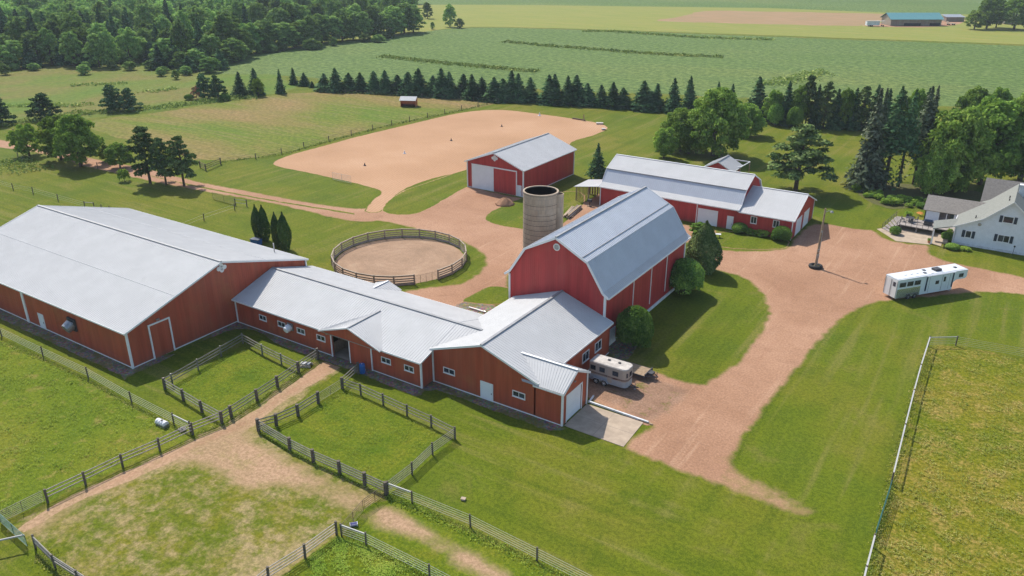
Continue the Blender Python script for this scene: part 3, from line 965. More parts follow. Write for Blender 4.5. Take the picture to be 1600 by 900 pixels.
# ---------- the indoor arena, left
AX0, AX1, AY0, AY1 = -130.6, -86.15, 46.46, 75.5
t = thing('riding_hall', 'long red steel riding hall with the widest white roof, at left', 'barn', (AX1, AY0, 0))
FF, FR, FB, FL = gable_walls(t, AX0, AX1, AY0, AY1, 5.0, 'X', 60.95, 9.35, 'red')
gable_roof(t, AX0, AX1, AY0, AY1, 5.0, 'X', 60.95, 9.35)
base_trim(t, AX0, AX1, AY0, AY1)
trims(t, [((AX1, AY0), 5.0), ((AX1, AY1), 5.0), ((AX0, AY0), 5.0), ((AX0, AY1), 5.0)], 0, 0.24)
cupvent(t, FR, 14.6, 8.45, 0.75)
door(t, FR, 3.05, 5.75, 4.55, 'red', (1, 1), 'white', 0.18, handle=False, name='sliding_door', fo=0.14)
door(t, FF, AX1*-1*0+(-106.95-AX0), -105.80-AX0, 2.15, 'doorwhite', (1, 1))
gx = GY(33.7, 457, AY0).x
mb = MB()
mb.fbox(FF, gx-AX0-0.28, gx-AX0+0.28, 0, 4.8, 0.003, 0.12)
mb.build('downspout', M['white'], t)
fc = GY(114, 506, AY0)
mb = MB()
s, z = fc.x-AX0, fc.z
mb.fbox(FF, s-0.85, s+0.85, z-0.85, z+0.85, 0.003, 0.25)
f = mb.build('exhaust_fan', M['darksteel'], t)
mb = MB()
mb.lathe(FF(s, z, 0.25), [(0.78, 0.0), (0.72, 0.55), (0.66, 0.9)], 16, 0, (FF.out+Vector((0, 0, -0.45))).normalized())
mb.build('hood', M['steel'], f, smooth=False)
mb = MB()
for k in range(5): mb.fbox(FF, s-0.6, s+0.6, z-0.5+k*0.2, z-0.42+k*0.2, 0.26, 0.3)
mb.build('shutter', M['white'], f)
pv = G(441, 402, 5.9)
mb = MB()
mb.tube([(-91.0, 74.0, 5.3), (-91.0, 74.0, 7.0)], 0.09, 8)
mb.build('vent_pipe', M['steel'], t)
mb = MB()
mb.fbox(FR, 4.1, 4.5, 4.95, 5.12, 0.02, 0.25)
mb.build('wall_lamp', M['steel'], t)

# ---------- the low stable
SX0, SX1, SY0, SRY, SY1 = -86.0, -53.4, 62.25, 69.2, 76.15
SE, SR = 3.62, 5.70
t = thing('horse_stable', 'long low red stable with white roof, a small gabled doorway and six small windows', 'stable', (-68, 62.25, 0))
dx0, dx1 = -67.74, -64.78
FF = facefn((SX0, SY0), (SX1, SY0))
mb = MB()
wall(mb, FF, [(0, SE), (SX1-SX0, SE)], openings=[(dx0-SX0, dx1-SX0, 0.0, 3.1)])
wall(mb, facefn((SX1, SY0), (SX1, SY1)), [(0, SE), (SRY-SY0, SR), (SY1-SY0, SE)])
wall(mb, facefn((SX1, SY1), (SX0, SY1)), [(0, SE), (SX1-SX0, SE)])
wall(mb, facefn((SX0, SY1), (SX0, SY0)), [(0, SE), (SRY-SY0, SR), (SY1-SY0, SE)])
mb.build('wall', M['red'], t)
mb = MB()   # aisle seen through the open door
mb.box(dx0-1.2, dx1+1.2, SY0+0.2, SY1-0.3, 0.0, 0.03)
mb.build('floor', M['concrete'], t)
mb = MB()
for x in (dx0-0.6, dx1+0.6):
    mb.box(x-0.05, x+0.05, SY0+0.6, SY1-0.5, 0.03, 1.5)
    for k in range(14): mb.box(x-0.02, x+0.02, SY0+0.7+k*0.9, SY0+0.76+k*0.9, 1.5, 2.4)
mb.build('stall_front', M['wood'], t)
mb = MB()
dsl = (SR-SE)/(SRY-SY0)
e0 = SE-dsl*0.4+0.1
for sg in (1, -1):
    ye = SY0-0.4 if sg == 1 else SY1+0.4
    roof(mb, (SX0-0.1, ye, e0), (SX1+0.25, ye, e0), (SX1+0.25, SRY, SR+0.1), (SX0-0.1, SRY, SR+0.1), RIB)
    yi = SY0+2.35 if sg == 1 else SY1-0.6
    zi = SE+0.1+dsl*abs(yi-(SY0 if sg == 1 else SY1))
    roof(mb, (SX1+0.25, yi, zi), (-49.3, yi, zi), (-49.3, SRY, SR+0.1), (SX1+0.25, SRY, SR+0.1), RIB)
r = mb.build('roof', M['roof'], t)
mb = MB()
mb.bar((SX0, SRY, SR+0.16), (-49.5, SRY, SR+0.16), 0.34, 0.07)
mb.build('ridge_cap', M['ridge'], r)
mb = MB()
mb.bar((SX0-0.1, SY0-0.43, e0-0.1), (-69.1, SY0-0.43, e0-0.1), 0.05, 0.2)
mb.bar((-59.2, SY0-0.43, e0-0.1), (SX1+0.25, SY0-0.43, e0-0.1), 0.05, 0.2)
mb.bar((SX0-0.1, SY1+0.43, e0-0.1), (SX1+0.25, SY1+0.43, e0-0.1), 0.05, 0.2)
mb.bar((SX1+0.28, SY0-0.4, e0-0.1), (SX1+0.28, SY0+2.2, SE+dsl*2.2), 0.05, 0.22)
mb.build('fascia', M['white'], r)
# cross gables over the front and back doors
for nm, sg, yw, cx, hw in (('entry_gable', -1, SY0, -64.1, 4.85), ('entry_gable', 1, SY1, -71.2, 2.1)):
    zr = SE+0.32*hw
    yf = yw+sg*0.75
    yi = (SRY-(SR+0.1-zr-0.1)/dsl) if sg < 0 else (SRY+(SR+0.1-zr-0.1)/dsl)
    g = MB()
    ze = SE-0.02
    roof(g, (cx-hw-0.3, yf, ze), (cx-hw-0.3, yi if hw < 3 else yw-sg*0.25, ze), (cx, yi-sg*0.1, zr+0.14), (cx, yf, zr+0.14), RIB)
    roof(g, (cx+hw+0.3, yf, ze), (cx+hw+0.3, yi if hw < 3 else yw-sg*0.25, ze), (cx, yi-sg*0.1, zr+0.14), (cx, yf, zr+0.14), RIB)
    go = g.build(nm, M['roof'], t)
    g = MB()
    pts = [(cx-hw, yw+sg*0.32, SE-0.2), (cx+hw, yw+sg*0.32, SE-0.2), (cx, yw+sg*0.32, zr+0.03)]
    g.prism(pts, (0, sg*0.12, 0))
    g.build('gable_wall', M['red'], go)
    g = MB()
    for s2 in (-1, 1): g.bar((cx+s2*(hw+0.3), yf+sg*0.03, ze-0.05), (cx, yf+sg*0.03, zr+0.09), 0.05, 0.18)
    g.build('fascia', M['white'], go)
    g = MB()
    g.bar((cx, yf+0.02, zr+0.19), (cx, yi, zr+0.19), 0.22, 0.06)
    g.build('ridge_cap', M['ridge'] if sg < 0 else M['white'], go)
mb = MB()
mb.box(-69.0, -60.0, SY0-0.5, SY0-0.003, 3.34, 3.42)
mb.build('door_track', M['steel'], t)
F0 = FF
mb = MB()
mb.fbox(F0, dx1-SX0+0.05, -61.15-SX0, 0.06, 3.32, 0.05, 0.10)
k = dx1-SX0+0.2
while k < -61.2-SX0:
    mb.fbox(F0, k-0.025, k+0.025, 0.08, 3.3, 0.10, 0.12)
    k += 0.32
mb.build('sliding_door', M['red'], t)
mb = MB()
for q in (dx0-SX0-0.14, dx1-SX0): mb.fbox(F0, q, q+0.15, 0, 3.36, 0.025, 0.14)
mb.fbox(F0, dx0-SX0, dx1-SX0, 3.14, 3.34, 0.025, 0.13)
mb.build('door_frame', M['white'], t)
mb = MB()
mb.fbox(F0, -61.15-SX0, -61.0-SX0, 0, 3.36, 0.025, 0.14)
mb.build('door_post', M['white'], t)
for xa, xb in ((-81.2, -79.85), (-77.6, -76.2), (-74.0, -72.6), (-70.4, -68.95), (-59.5, -58.05), (-55.9, -54.5)):
    window(t, FF, xa-SX0+0.06, xb-SX0-0.06, 1.82, 2.40)
mb = MB()
fs = -75.2-SX0
mb.fbox(FF, fs-0.5, fs+0.5, 1.75, 2.75, 0.003, 0.2)
f = mb.build('exhaust_fan', M['steel'], t)
mb = MB()
mb.lathe(FF(fs, 2.25, 0.2), [(0.50, 0.0), (0.5, 0.35), (0.42, 0.75), (0.30, 0.82), (0.0, 0.84)], 14, 0, (FF.out+Vector((0, 0, -0.3))).normalized())
mb.build('hood', M['plastic'], f, smooth=False)
mb = MB()
mb.fbox(FF, -68.6-SX0, -68.3-SX0, 3.0, 3.15, 0.003, 0.2)
mb.build('wall_lamp', M['steel'], t)
trims(t, [((SX1, SY0), SE), ((SX0+0.1, SY0), SE)], 0, 0.2)
mb = MB()
mb.fbox(FF, 0, dx0-SX0-0.14, 0, 0.14, 0.0, 0.03)
mb.fbox(FF, -61-SX0, FF.L, 0, 0.14, 0.0, 0.03)
mb.build('base_trim', M['white'], t)

# ---------- the annex with its garage
NX0, NX1, NY0, NY1 = -53.2, -39.0, 64.3, 82.15
t = thing('stable_annex', 'red gabled annex between the low stable and gambrel barn, with a white garage door', 'barn', (-46, 64.3, 0))
FF, FR, FB, FL = gable_walls(t, NX0, NX1, NY0, NY1, 4.4, 'Y', -46.1, 6.88, 'red')
gable_roof(t, NX0, NX1, NY0, NY1, 4.4, 'Y', -46.1, 6.88, seam=False, rk=0.15)
base_trim(t, NX0, NX1, NY0, NY1)
gy0, gy1, gx1 = 64.3, 69.8, -35.62
mb = MB()
wall(mb, facefn((NX1, gy0+0.001), (gx1, gy0+0.001)), [(0, 4.2), (gx1-NX1, 4.2)])
FG = facefn((gx1, gy0), (gx1, gy1))
wall(mb, FG, [(0, 4.2), (2.75, 5.62), (5.5, 4.2)], openings=[(0.95, 4.25, 0.0, 3.25)])
wall(mb, facefn((gx1, gy1), (NX1, gy1)), [(0, 4.2), (gx1-NX1, 4.2)])
g = mb.build('garage_wall', M['red'], t)
mb = MB()
sl2 = (5.62-4.2)/2.75
for yv, sg in ((gy0, -1), (gy1, 1)):
    roof(mb, (-40.6, yv+sg*0.25, 4.2-sl2*0.25+0.1), (gx1+0.25, yv+sg*0.25, 4.2-sl2*0.25+0.1), (gx1+0.25, 67.05, 5.72), (-43.2, 67.05, 5.72), RIB)
gr = mb.build('garage_roof', M['roof'], t)
mb = MB()
for yv, sg in ((gy0, -1), (gy1, 1)):
    mb.bar((gx1+0.28, yv+sg*0.25, 4.02), (gx1+0.28, 67.05, 5.60), 0.05, 0.2)
    mb.bar((-39.2, yv+sg*0.28, 4.02), (gx1+0.25, yv+sg*0.28, 4.02), 0.05, 0.18)
mb.bar((-42.6, 67.05, 5.78), (gx1+0.25, 67.05, 5.78), 0.28, 0.06)
mb.build('fascia', M['white'], gr)
mb = MB()
mb.fbox(FG, 0.95, 4.25, 0.02, 3.25, -0.12, -0.06)
for k in range(4): mb.fbox(FG, 1.0, 4.2, 0.1+k*0.8, 0.78+k*0.8, -0.06, -0.045)
d = mb.build('garage_door', M['doorwhite'], t)
mb = MB()
mb.fbox(FG, 0.78, 0.95, 0, 3.42, 0.003, 0.05)
mb.fbox(FG, 4.25, 4.42, 0, 3.42, 0.003, 0.05)
mb.fbox(FG, 0.95, 4.25, 3.25, 3.42, 0.003, 0.05)
mb.build('frame', M['white'], d)
trims(t, [((gx1, gy0), 4.15), ((gx1, gy1), 4.15), ((NX0, NY0), 4.4)], 0, 0.2)
mb = MB()
mb.box(NX1, gx1, gy0-0.03, gy0-0.004, 0, 0.14)
mb.build('base_trim', M['white'], t)
for xa, xb in ((-51.6, -50.1), (-41.9, -40.4)): window(t, FF, xa-NX0, xb-NX0, 1.85, 2.42)
for ya, yb in ((75.0, 76.5), (78.2, 79.75)): window(t, FR, ya-NY0, yb-NY0, 1.9, 3.0)
door(t, FF, -46.3-NX0, -44.7-NX0, 2.25, 'doorwhite', (1, 1), fr=0.08)
mb = MB()
mb.fbox(FG, 2.4, 2.7, 4.3, 4.42, 0.02, 0.16)
mb.build('wall_lamp', M['steel'], t)

# ---------- the tall gambrel barn
BX0, BX1, BY0, BY1 = -54.2, -39.95, 82.3, 108.6
cx = (BX0+BX1)/2
t = thing('gambrel_barn', 'tall red barn with a steep gambrel roof, its round louvre under the peak', 'barn', (cx, BY0, 0))
hw = (BX1-BX0)/2
gp = [(0, 7.7), (hw-4.45, 11.75), (hw, 14.05), (hw+4.45, 11.75), (2*hw, 7.7)]
mb = MB()
FF, FR = facefn((BX0, BY0), (BX1, BY0)), facefn((BX1, BY0), (BX1, BY1))
FB, FL = facefn((BX1, BY1), (BX0, BY1)), facefn((BX0, BY1), (BX0, BY0))
wall(mb, FF, gp)
wall(mb, FR, [(0, 7.7), (BY1-BY0, 7.7)])
wall(mb, FB, gp)
wall(mb, FL, [(0, 7.7), (BY1-BY0, 7.7)])
mb.build('wall', M['red2'], t)
r0 = None
ya, yb = BY0-0.35, BY1+0.45
up, st, fl = MB(), [MB(), MB()], [MB(), MB()]
for sg in (-1, 1):
    X = lambda d: cx+sg*d
    roof(up, (X(4.6), ya, 11.80), (X(4.6), yb, 11.80), (X(0), yb, 14.18), (X(0), ya, 14.18), RIB, ribh=0.04)
    roof(st[sg > 0], (X(6.95), ya, 8.15), (X(6.95), yb, 8.15), (X(4.5), yb, 11.84), (X(4.5), ya, 11.84), RIB, ribh=0.03)
    roof(fl[sg > 0], (X(7.75), ya, 7.62), (X(7.75), yb, 7.62), (X(6.93), yb, 8.19), (X(6.93), ya, 8.19), RIB)
ru = up.build('roof', M['roof_grey'], t)
for q in st: q.build('lower_slope', M['roof_grey'], ru)
for q in fl: q.build('eave_flare', M['roof'], ru)
mb = MB()
mb.bar((cx, ya, 14.24), (cx, yb, 14.24), 0.3, 0.08)
mb.build('ridge_cap', M['ridge'], ru)
mb = MB()
for sg in (-1, 1): mb.bar((cx+sg*3.85, ya, 12.22), (cx+sg*3.85, yb, 12.22), 0.09, 0.10)
mb.build('seam', M['ridge'], ru)
mb = MB()
for y in (ya-0.03, yb+0.03):
    for sg in (-1, 1):
        P = [(cx+sg*7.75, y, 7.52), (cx+sg*6.95, y, 8.05), (cx+sg*4.6, y, 11.68), (cx, y, 14.06)]
        for p, q in zip(P, P[1:]): mb.bar(p, q, 0.06, 0.30)
for sg in (-1, 1):
    mb.bar((cx+sg*7.80, ya, 7.52), (cx+sg*7.80, yb, 7.52), 0.08, 0.22)
mb.build('fascia', M['white'], ru)
mb = MB()
mb.lathe(FF(hw, 12.75, 0.003), [(0.48, 0), (0.48, 0.06), (0.40, 0.09)], 20, 0, FF.out)
v = mb.build('round_louvre', M['white'], t)
mb = MB()
for k in range(7): mb.fbox(FF, hw-0.3, hw+0.3, 12.45+k*0.095, 12.49+k*0.095, 0.09, 0.105)
mb.lathe(FF(hw, 12.75, 0.09), [(0.34, 0), (0.34, 0.008)], 18, 0, FF.out)
mb.build('slats', M['steel'], v)
trims(t, [((BX1, BY0), 7.6), ((BX0, BY0), 7.6), ((BX1, BY1), 7.6), ((BX0, BY1), 7.6)], 0, 0.26)
for y in (90.7, 96.5, 101.9):
    mb = MB()
    mb.fbox(FR, y-BY0-0.07, y-BY0+0.07, 1.2, 7.6, 0.003, 0.09)
    mb.build('downspout', M['white'], t)
mb = MB()
mb.fbox(FR, 0.2, 3.2, 0, 2.25, 0.003, 0.14)
mb.fbox(FR, 3.2, BY1-BY0, 0, 0.5, 0.003, 0.10)
mb.build('foundation', M['whitewash'], t)
mb = MB()
mb.fbox(FR, 0.5, 1.5, 0.05, 2.05, 0.14, 0.18)
mb.build('door', M['doorwhite'], t)

# ---------- the silo
SC = G(849, 296, 14.4)
sc_ = Vector((-58.95, 97.9, 0))
t = thing('silo', 'round concrete stave silo with an open top, standing behind the tall barn', 'silo', sc_)
R_, Hs = 2.62, 14.4
mb = MB()
mb.lathe(sc_, [(R_, 0), (R_, Hs-0.02), (R_-0.17, Hs-0.02), (R_-0.17, 6.0), (0.0, 6.0)], 48)
mb.build('shell', M['silo'], t, smooth=False)
mb = MB()
k = 0.5
while k < Hs:
    mb.lathe(sc_+Vector((0, 0, k)), [(R_+0.004, 0), (R_+0.03, 0.01), (R_+0.03, 0.06), (R_+0.004, 0.07)], 40)
    k += 0.76 if k < 11 else 1.5
mb.build('hoop', m_paint('rusted_hoop', (0.15, 0.11, 0.08), 0.8, 0.2), t)
mb = MB()
mb.lathe(sc_+Vector((0, 0, Hs-0.12)), [(R_+0.004, 0), (R_+0.05, 0.01), (R_+0.05, 0.15), (R_-0.20, 0.15), (R_-0.20, 0.0)], 48)
mb.build('rim', M['concrete'], t)
mb = MB()
mb.lathe(sc_+Vector((2.45, 1.05, 0)), [(0.78, 0), (0.78, Hs-0.3), (0.66, Hs-0.3), (0.66, Hs-1.5), (0, Hs-1.5)], 24)
mb.build('chute', M['silo'], t)

# ---------- the red shed beyond
HX0, HX1, HY0, HY1 = -98.9, -84.8, 133.8, 155.0
t = thing('machine_shed', 'square red shed with a white sliding door, beside the sand riding arena', 'shed', (-91.8, HY0, 0))
FF, FR, FB, FL = gable_walls(t, HX0, HX1, HY0, HY1, 5.75, 'Y', -91.85, 8.35, 'red2')
gable_roof(t, HX0, HX1, HY0, HY1, 5.75, 'Y', -91.85, 8.35, seam=False, oh=0.4, rk=0.5)
base_trim(t, HX0, HX1, HY0, HY1)
trims(t, [((HX0, HY0), 5.7), ((HX1, HY0), 5.7), ((HX1, HY1), 5.7), ((HX0, HY1), 5.7)], 0, 0.24)
S_ = lambda x: x-HX0
mb = MB()
mb.fbox(FF, S_(-97.5), S_(-92.1), 0.05, 5.1, 0.06, 0.11)
for k in range(12): mb.fbox(FF, S_(-97.4)+k*0.45, S_(-97.34)+k*0.45, 0.08, 5.05, 0.11, 0.125)
mb.build('sliding_door', M['doorwhite'], t)
mb = MB()
mb.fbox(FF, S_(-92.0), S_(-86.5), 0.05, 5.1, 0.04, 0.09)
mb.build('sliding_door', M['red2'], t, label='red sliding door')
mb = MB()
mb.fbox(FF, S_(-97.7), S_(-86.3), 5.1, 5.32, 0.02, 0.20)
mb.fbox(FF, S_(-86.5), S_(-86.3), 0.05, 5.1, 0.02, 0.14)
mb.fbox(FF, S_(-97.7), S_(-97.5), 0.05, 5.1, 0.02, 0.14)
mb.build('door_track', M['white'], t)
door(t, FF, S_(-86.2), S_(-85.25), 2.3, 'doorwhite', (1, 1), fr=0.06)
cupvent(t, FF, S_(-91.85), 7.2, 0.75)

# ---------- second gambrel barn with its extension
CX0, CX1, CX2, CY0 = -69.0, -41.25, -31.35, 137.6
t = thing('workshop_barn', 'wide low red barn with gambrel roof and a gabled extension behind shrubs', 'barn', (-50, CY0, 0))
cy = 144.7
CY1 = 2*cy-CY0
gp = [(0, 4.0), (1.1, 4.45), (3.0, 6.9), (cy-CY0, 8.7), (2*(cy-CY0)-3.0, 6.9), (2*(cy-CY0)-1.1, 4.45), (2*(cy-CY0), 4.0)]
FF = facefn((CX0, CY0), (CX1, CY0))
mb = MB()
wall(mb, FF, [(0, 4.0), (CX1-CX0, 4.0)])
wall(mb, facefn((CX1, CY0), (CX1, CY1)), gp)
wall(mb, facefn((CX1, CY1), (CX0, CY1)), [(0, 4.0), (CX1-CX0, 4.0)])
wall(mb, facefn((CX0, CY1), (CX0, CY0)), gp)
mb.build('wall', M['red2'], t)
up, st, fl = MB(), [MB(), MB()], [MB(), MB()]
xa, xb = CX0-0.3, CX1+0.3
for sg in (-1, 1):
    Y = lambda d: cy+sg*d
    roof(up, (xa, Y(4.25), 6.92), (xb, Y(4.25), 6.92), (xb, cy, 8.82), (xa, cy, 8.82), RIB)
    roof(st[sg > 0], (xa, Y(6.0), 4.52), (xb, Y(6.0), 4.52), (xb, Y(4.1), 6.95), (xa, Y(4.1), 6.95), RIB)
    roof(fl[sg > 0], (xa, Y(7.5), 3.96), (xb, Y(7.5), 3.96), (xb, Y(5.98), 4.56), (xa, Y(5.98), 4.56), RIB)
ru = up.build('roof', M['roof'], t)
for q in st: q.build('lower_slope', M['roof_grey'], ru)
for q in fl: q.build('eave_flare', M['roof'], ru)
mb = MB()
for sg in (-1, 1): mb.bar((xa, cy+sg*4.3, 6.86), (xb, cy+sg*4.3, 6.86), 0.08, 0.14)
mb.build('seam', M['ridge'], ru)
mb = MB()
for x in (xa-0.03, xb+0.03):
    for sg in (-1, 1):
        P = [(x, cy+sg*7.5, 3.88), (x, cy+sg*6.0, 4.44), (x, cy+sg*4.2, 6.84), (x, cy, 8.74)]
        for p, q in zip(P, P[1:]): mb.bar(p, q, 0.05, 0.22)
for sg in (-1, 1): mb.bar((xa, cy+sg*7.54, 3.86), (xb, cy+sg*7.54, 3.86), 0.06, 0.2)
mb.bar((xa, cy, 8.87), (xb, cy, 8.87), 0.26, 0.06)
mb.build('fascia', M['white'], ru)
door(t, FF, -48.5-CX0, -44.95-CX0, 2.85, 'doorwhite', (1, 4), fr=0.14, handle=False, name='garage_door')
door(t, FF, -42.95-CX0, -41.9-CX0, 2.4, 'doorwhite', (1, 2), fr=0.08)
mb = MB()
mb.fbox(FF, -48.95-CX0, -48.8-CX0, 0, 3.9, 0.003, 0.09)
mb.build('downspout', M['white'], t)
# extension
FE = facefn((CX1, CY0), (CX2, CY0))
FEE = facefn((CX2, CY0), (CX2, 152.1))
pe = [(0, 3.7), (7.25, 6.5), (14.5, 3.7)]
mb = MB()
wall(mb, FE, [(0, 3.7), (CX2-CX1, 3.7)])
wall(mb, FEE, pe)
wall(mb, facefn((CX2, 152.1), (CX1, 152.1)), [(0, 3.7), (CX2-CX1, 3.7)])
mb.build('extension_wall', M['red2'], t)
mb = MB()
ey = CY0+7.25
for sg in (-1, 1):
    roof(mb, (CX1+0.02, ey+sg*7.6, 3.66), (CX2+0.35, ey+sg*7.6, 3.66), (CX2+0.35, ey, 6.60), (CX1+0.02, ey, 6.60), RIB)
re = mb.build('extension_roof', M['roof'], t)
mb = MB()
for sg in (-1, 1):
    mb.bar((CX2+0.38, ey+sg*7.6, 3.56), (CX2+0.38, ey, 6.50), 0.05, 0.22)
    mb.bar((CX1+0.33, ey+sg*7.63, 3.56), (CX2+0.35, ey+sg*7.63, 3.56), 0.05, 0.18)
mb.bar((CX1+0.1, ey, 6.66), (CX2+0.36, ey, 6.66), 0.26, 0.06)
mb.build('fascia', M['white'], re)
for a, b in ((2.6, 6.0), (7.7, 11.2)): door(t, FEE, a, b, 2.9, 'doorwhite', (1, 4), fr=0.14, handle=False, name='garage_door')
for a, b in ((-38.65, -37.7), (-34.65, -33.7)): window(t, FE, a-CX1, b-CX1, 1.95, 3.1, 2)
trims(t, [((CX2, CY0), 3.6), ((CX2, 152.1), 3.6), ((CX0, CY0), 3.9)], 0, 0.16)
# open lean-to at its west end
mb = MB()
la = [G(906, 293, 3.0), G(952, 276, 3.6)]
lx0, ly0, ly1 = -74.6, CY0+0.3, 143.6
roof(mb, (lx0-0.4, ly0-0.5, 2.95), (lx0-0.4, ly1, 2.95), (CX0-0.1, ly1, 3.85), (CX0-0.1, ly0-0.5, 3.85), RIB)
lo = mb.build('lean_to_roof', M['roof'], t)
for x in (lx0, (lx0+CX0)/2):
    for y in (ly0, ly1-0.3):
        mb = MB()
        mb.box(x-0.1, x+0.1, y-0.1, y+0.1, 0, 2.9 + (0.35 if x > lx0 else 0))
        mb.build('post', M['wood'], t)
mb = MB()
for k in range(9):
    yy = ly1-0.1-0*k
    mb.box(lx0+k*0.6, lx0+k*0.6+0.35, yy-0.05, yy+0.05, 0.05, 2.8)
for k in range(10): mb.box(lx0-0.04, lx0+0.04, ly0+k*0.6, ly0+k*0.6+0.16, 0.05, 2.8)
mb.build('slat_wall', M['wood'], t)

# small outbuilding roof and pipe frame behind it
pk = G(1123, 252.5, 4.6)
t = thing('garden_shed', 'small white roofed outbuilding peeping over the wide low barn', 'shed', (pk.x, pk.y, 0))
x0, x1, y0, y1 = pk.x-3.0, pk.x+3.0, pk.y, pk.y+6
gable_walls(t, x0, x1, y0, y1, 3.0, 'Y', pk.x, 4.6, 'red2', rib=0)
gable_roof(t, x0, x1, y0, y1, 3.0, 'Y', pk.x, 4.6, seam=False, oh=0.5)
fr = [G(1116, 254.5, 3.0), G(1129.5, 247, 3.0), G(1172, 253, 3.0), G(1157, 261.5, 3.0)]
t = thing('arbour_frame', 'bare white post and beam frame standing behind the wide low barn', 'frame', (fr[0].x, fr[0].y, 0))
for p in fr:
    mb = MB()
    mb.box(p.x-0.1, p.x+0.1, p.y-0.1, p.y+0.1, 0, 2.9)
    mb.build('post', M['wood'], t)
for p, q in zip(fr, fr[1:]+fr[:1]):
    mb = MB()
    mb.bar(p, q, 0.16, 0.2)
    mb.build('beam', M['whitewash'], t)

# ---------- the farmhouse
t = thing('farmhouse', 'white clapboard farmhouse with green-grey shingles and dark shutters', 'house', (0, 151.5, 0))
QX0, QX1, QY0, QY1 = -7.3, 8.4, 151.5, 164.0
px = 0.3
FH = facefn((QX0, QY0), (QX1, QY0))
hp = [(0, 3.3), (3.9, 5.25), (px-QX0, 8.75), (px-QX0+3.6, 5.6), (QX1-QX0, 3.2)]
mb = MB()
wall(mb, FH, hp, rib=0)
z = 0.3
while z < 8.6:    # clapboard laps
    sa = 0.0 if z < 3.3 else ((z-3.3)/0.5 if z < 5.25 else 3.9+(z-5.25)/(3.5/3.7))
    sb = (px-QX0) + ((8.75-z)/(3.15/3.6) if z > 5.6 else 3.6+(5.6-z)/(2.4/4.5)) if z > 3.2 else FH.L
    sb = min(sb, FH.L)
    if sb-sa > 0.3: mb.fbox(FH, sa+0.08, sb-0.08, z, z+0.03, -0.01, 0.014)
    z += 0.2
wall(mb, facefn((QX1, QY0), (QX1, QY1)), [(0, 3.2), (QY1-QY0, 3.2)], rib=0)
wall(mb, facefn((QX1, QY1), (QX0, QY1)), [(0, 3.2), (4.5, 5.6), (8.1, 8.75), (QX1-QX0-3.9, 5.25), (QX1-QX0, 3.3)], rib=0)
wall(mb, facefn((QX0, QY1), (QX0, QY0)), [(0, 3.3), (QY1-QY0, 3.3)], rib=0)
mb.build('wall', M['clap'], t)
mb = MB()
yb_, ya_ = QY1+0.3, QY0-0.4
roof(mb, (QX0-0.4, ya_, 3.16), (QX0-0.4, yb_, 3.16), (QX0+3.9, yb_, 5.36), (QX0+3.9, ya_, 5.36), 0, 0.12)
roof(mb, (QX0+3.86, ya_, 5.33), (QX0+3.86, yb_, 5.33), (px, yb_, 8.88), (px, ya_, 8.88), 0, 0.12)
roof(mb, (px+3.65, ya_, 5.66), (px+3.65, yb_, 5.66), (px, yb_, 8.88), (px, ya_, 8.88), 0, 0.12)
roof(mb, (QX1+0.4, ya_, 3.1), (QX1+0.4, yb_, 3.1), (px+3.6, yb_, 5.7), (px+3.6, ya_, 5.7), 0, 0.12)
rf = mb.build('roof', M['shingle'], t)
mb = MB()
P = [(QX0-0.4, 3.08), (QX0+3.88, 5.25), (px, 8.78), (px+3.65, 5.56), (QX1+0.4, 3.0)]
for (a, za), (b, zb) in zip(P, P[1:]): mb.bar((a, ya_-0.03, za), (b, ya_-0.03, zb), 0.05, 0.2)
mb.bar((QX0-0.44, ya_, 3.06), (QX0-0.44, yb_, 3.06), 0.1, 0.14)
mb.build('fascia', M['white'], rf)
mb = MB()
mb.box(px+0.2, px+1.1, 158.6, 159.6, 7.4, 9.9)
mb.box(px+0.12, px+1.18, 158.52, 159.68, 9.9, 10.05)
mb.build('chimney', M['whitewash'], rf)
for xx, yy, zz in ((-0.5, 154.5, 8.05), (-0.55, 156.6, 8.0), (-4.7, 152.9, 4.75)):
    mb = MB()
    mb.tube([(xx, yy, zz-0.1), (xx, yy, zz+0.45)], 0.09, 8)
    mb.build('vent_pipe', M['darksteel'], rf)
S_ = lambda x: x-QX0
window(t, FH, S_(-5.55), S_(-4.80), 1.55, 2.65, 1, True)
window(t, FH, S_(-0.72), S_(0.85), 1.75, 2.85, 2, True)
window(t, FH, S_(-0.62), S_(0.75), 5.15, 6.15, 1, True)
mb = MB()
mb.lathe(FH(S_(-3.85), 4.1, 0.003), [(0.28, 0), (0.28, 0.05), (0.2, 0.07)], 16, 0, FH.out)
mb.build('round_vent', M['steel'], t)
mb = MB()
mb.fbox(FH, 0.0, FH.L, 0, 0.4, 0.003, 0.05)
mb.build('foundation', M['whitewash'], t)
trims(t, [((QX0, QY0), 3.2)], 0, 0.18)
# low wing with patio door
WX0, WX1, WY0, WY1 = -13.1, -7.3, 159.3, 165.5
FW = facefn((WX0, WY0), (WX1, WY0))
mb = MB()
wall(mb, FW, [(0, 3.25), (WX1-WX0, 3.25)], rib=0)
wall(mb, facefn((WX0, WY1), (WX0, WY0)), [(0, 3.25), (3.1, 5.0), (6.2, 3.25)], rib=0)
wall(mb, facefn((WX1, WY1), (WX0, WY1)), [(0, 3.25), (WX1-WX0, 3.25)], rib=0)
mb.build('wing_wall', M['clap'], t)
mb = MB()
for sg in (-1, 1):
    roof(mb, (WX0-0.35, 162.4+sg*3.5, 3.12), (WX1+3.4, 162.4+sg*3.5, 3.12), (WX1+3.4, 162.4, 5.12), (WX0-0.35, 162.4, 5.12), 0, 0.12)
mb.build('wing_roof', M['shinglebrown'], t)
mb = MB()
mb.fbox(FW, 2.3, 4.9, 1.0, 3.05, 0.003, 0.06)
pd = mb.build('patio_door', M['white'], t)
mb = MB()
mb.fbox(FW, 2.42, 3.54, 1.1, 2.95, 0.06, 0.075)
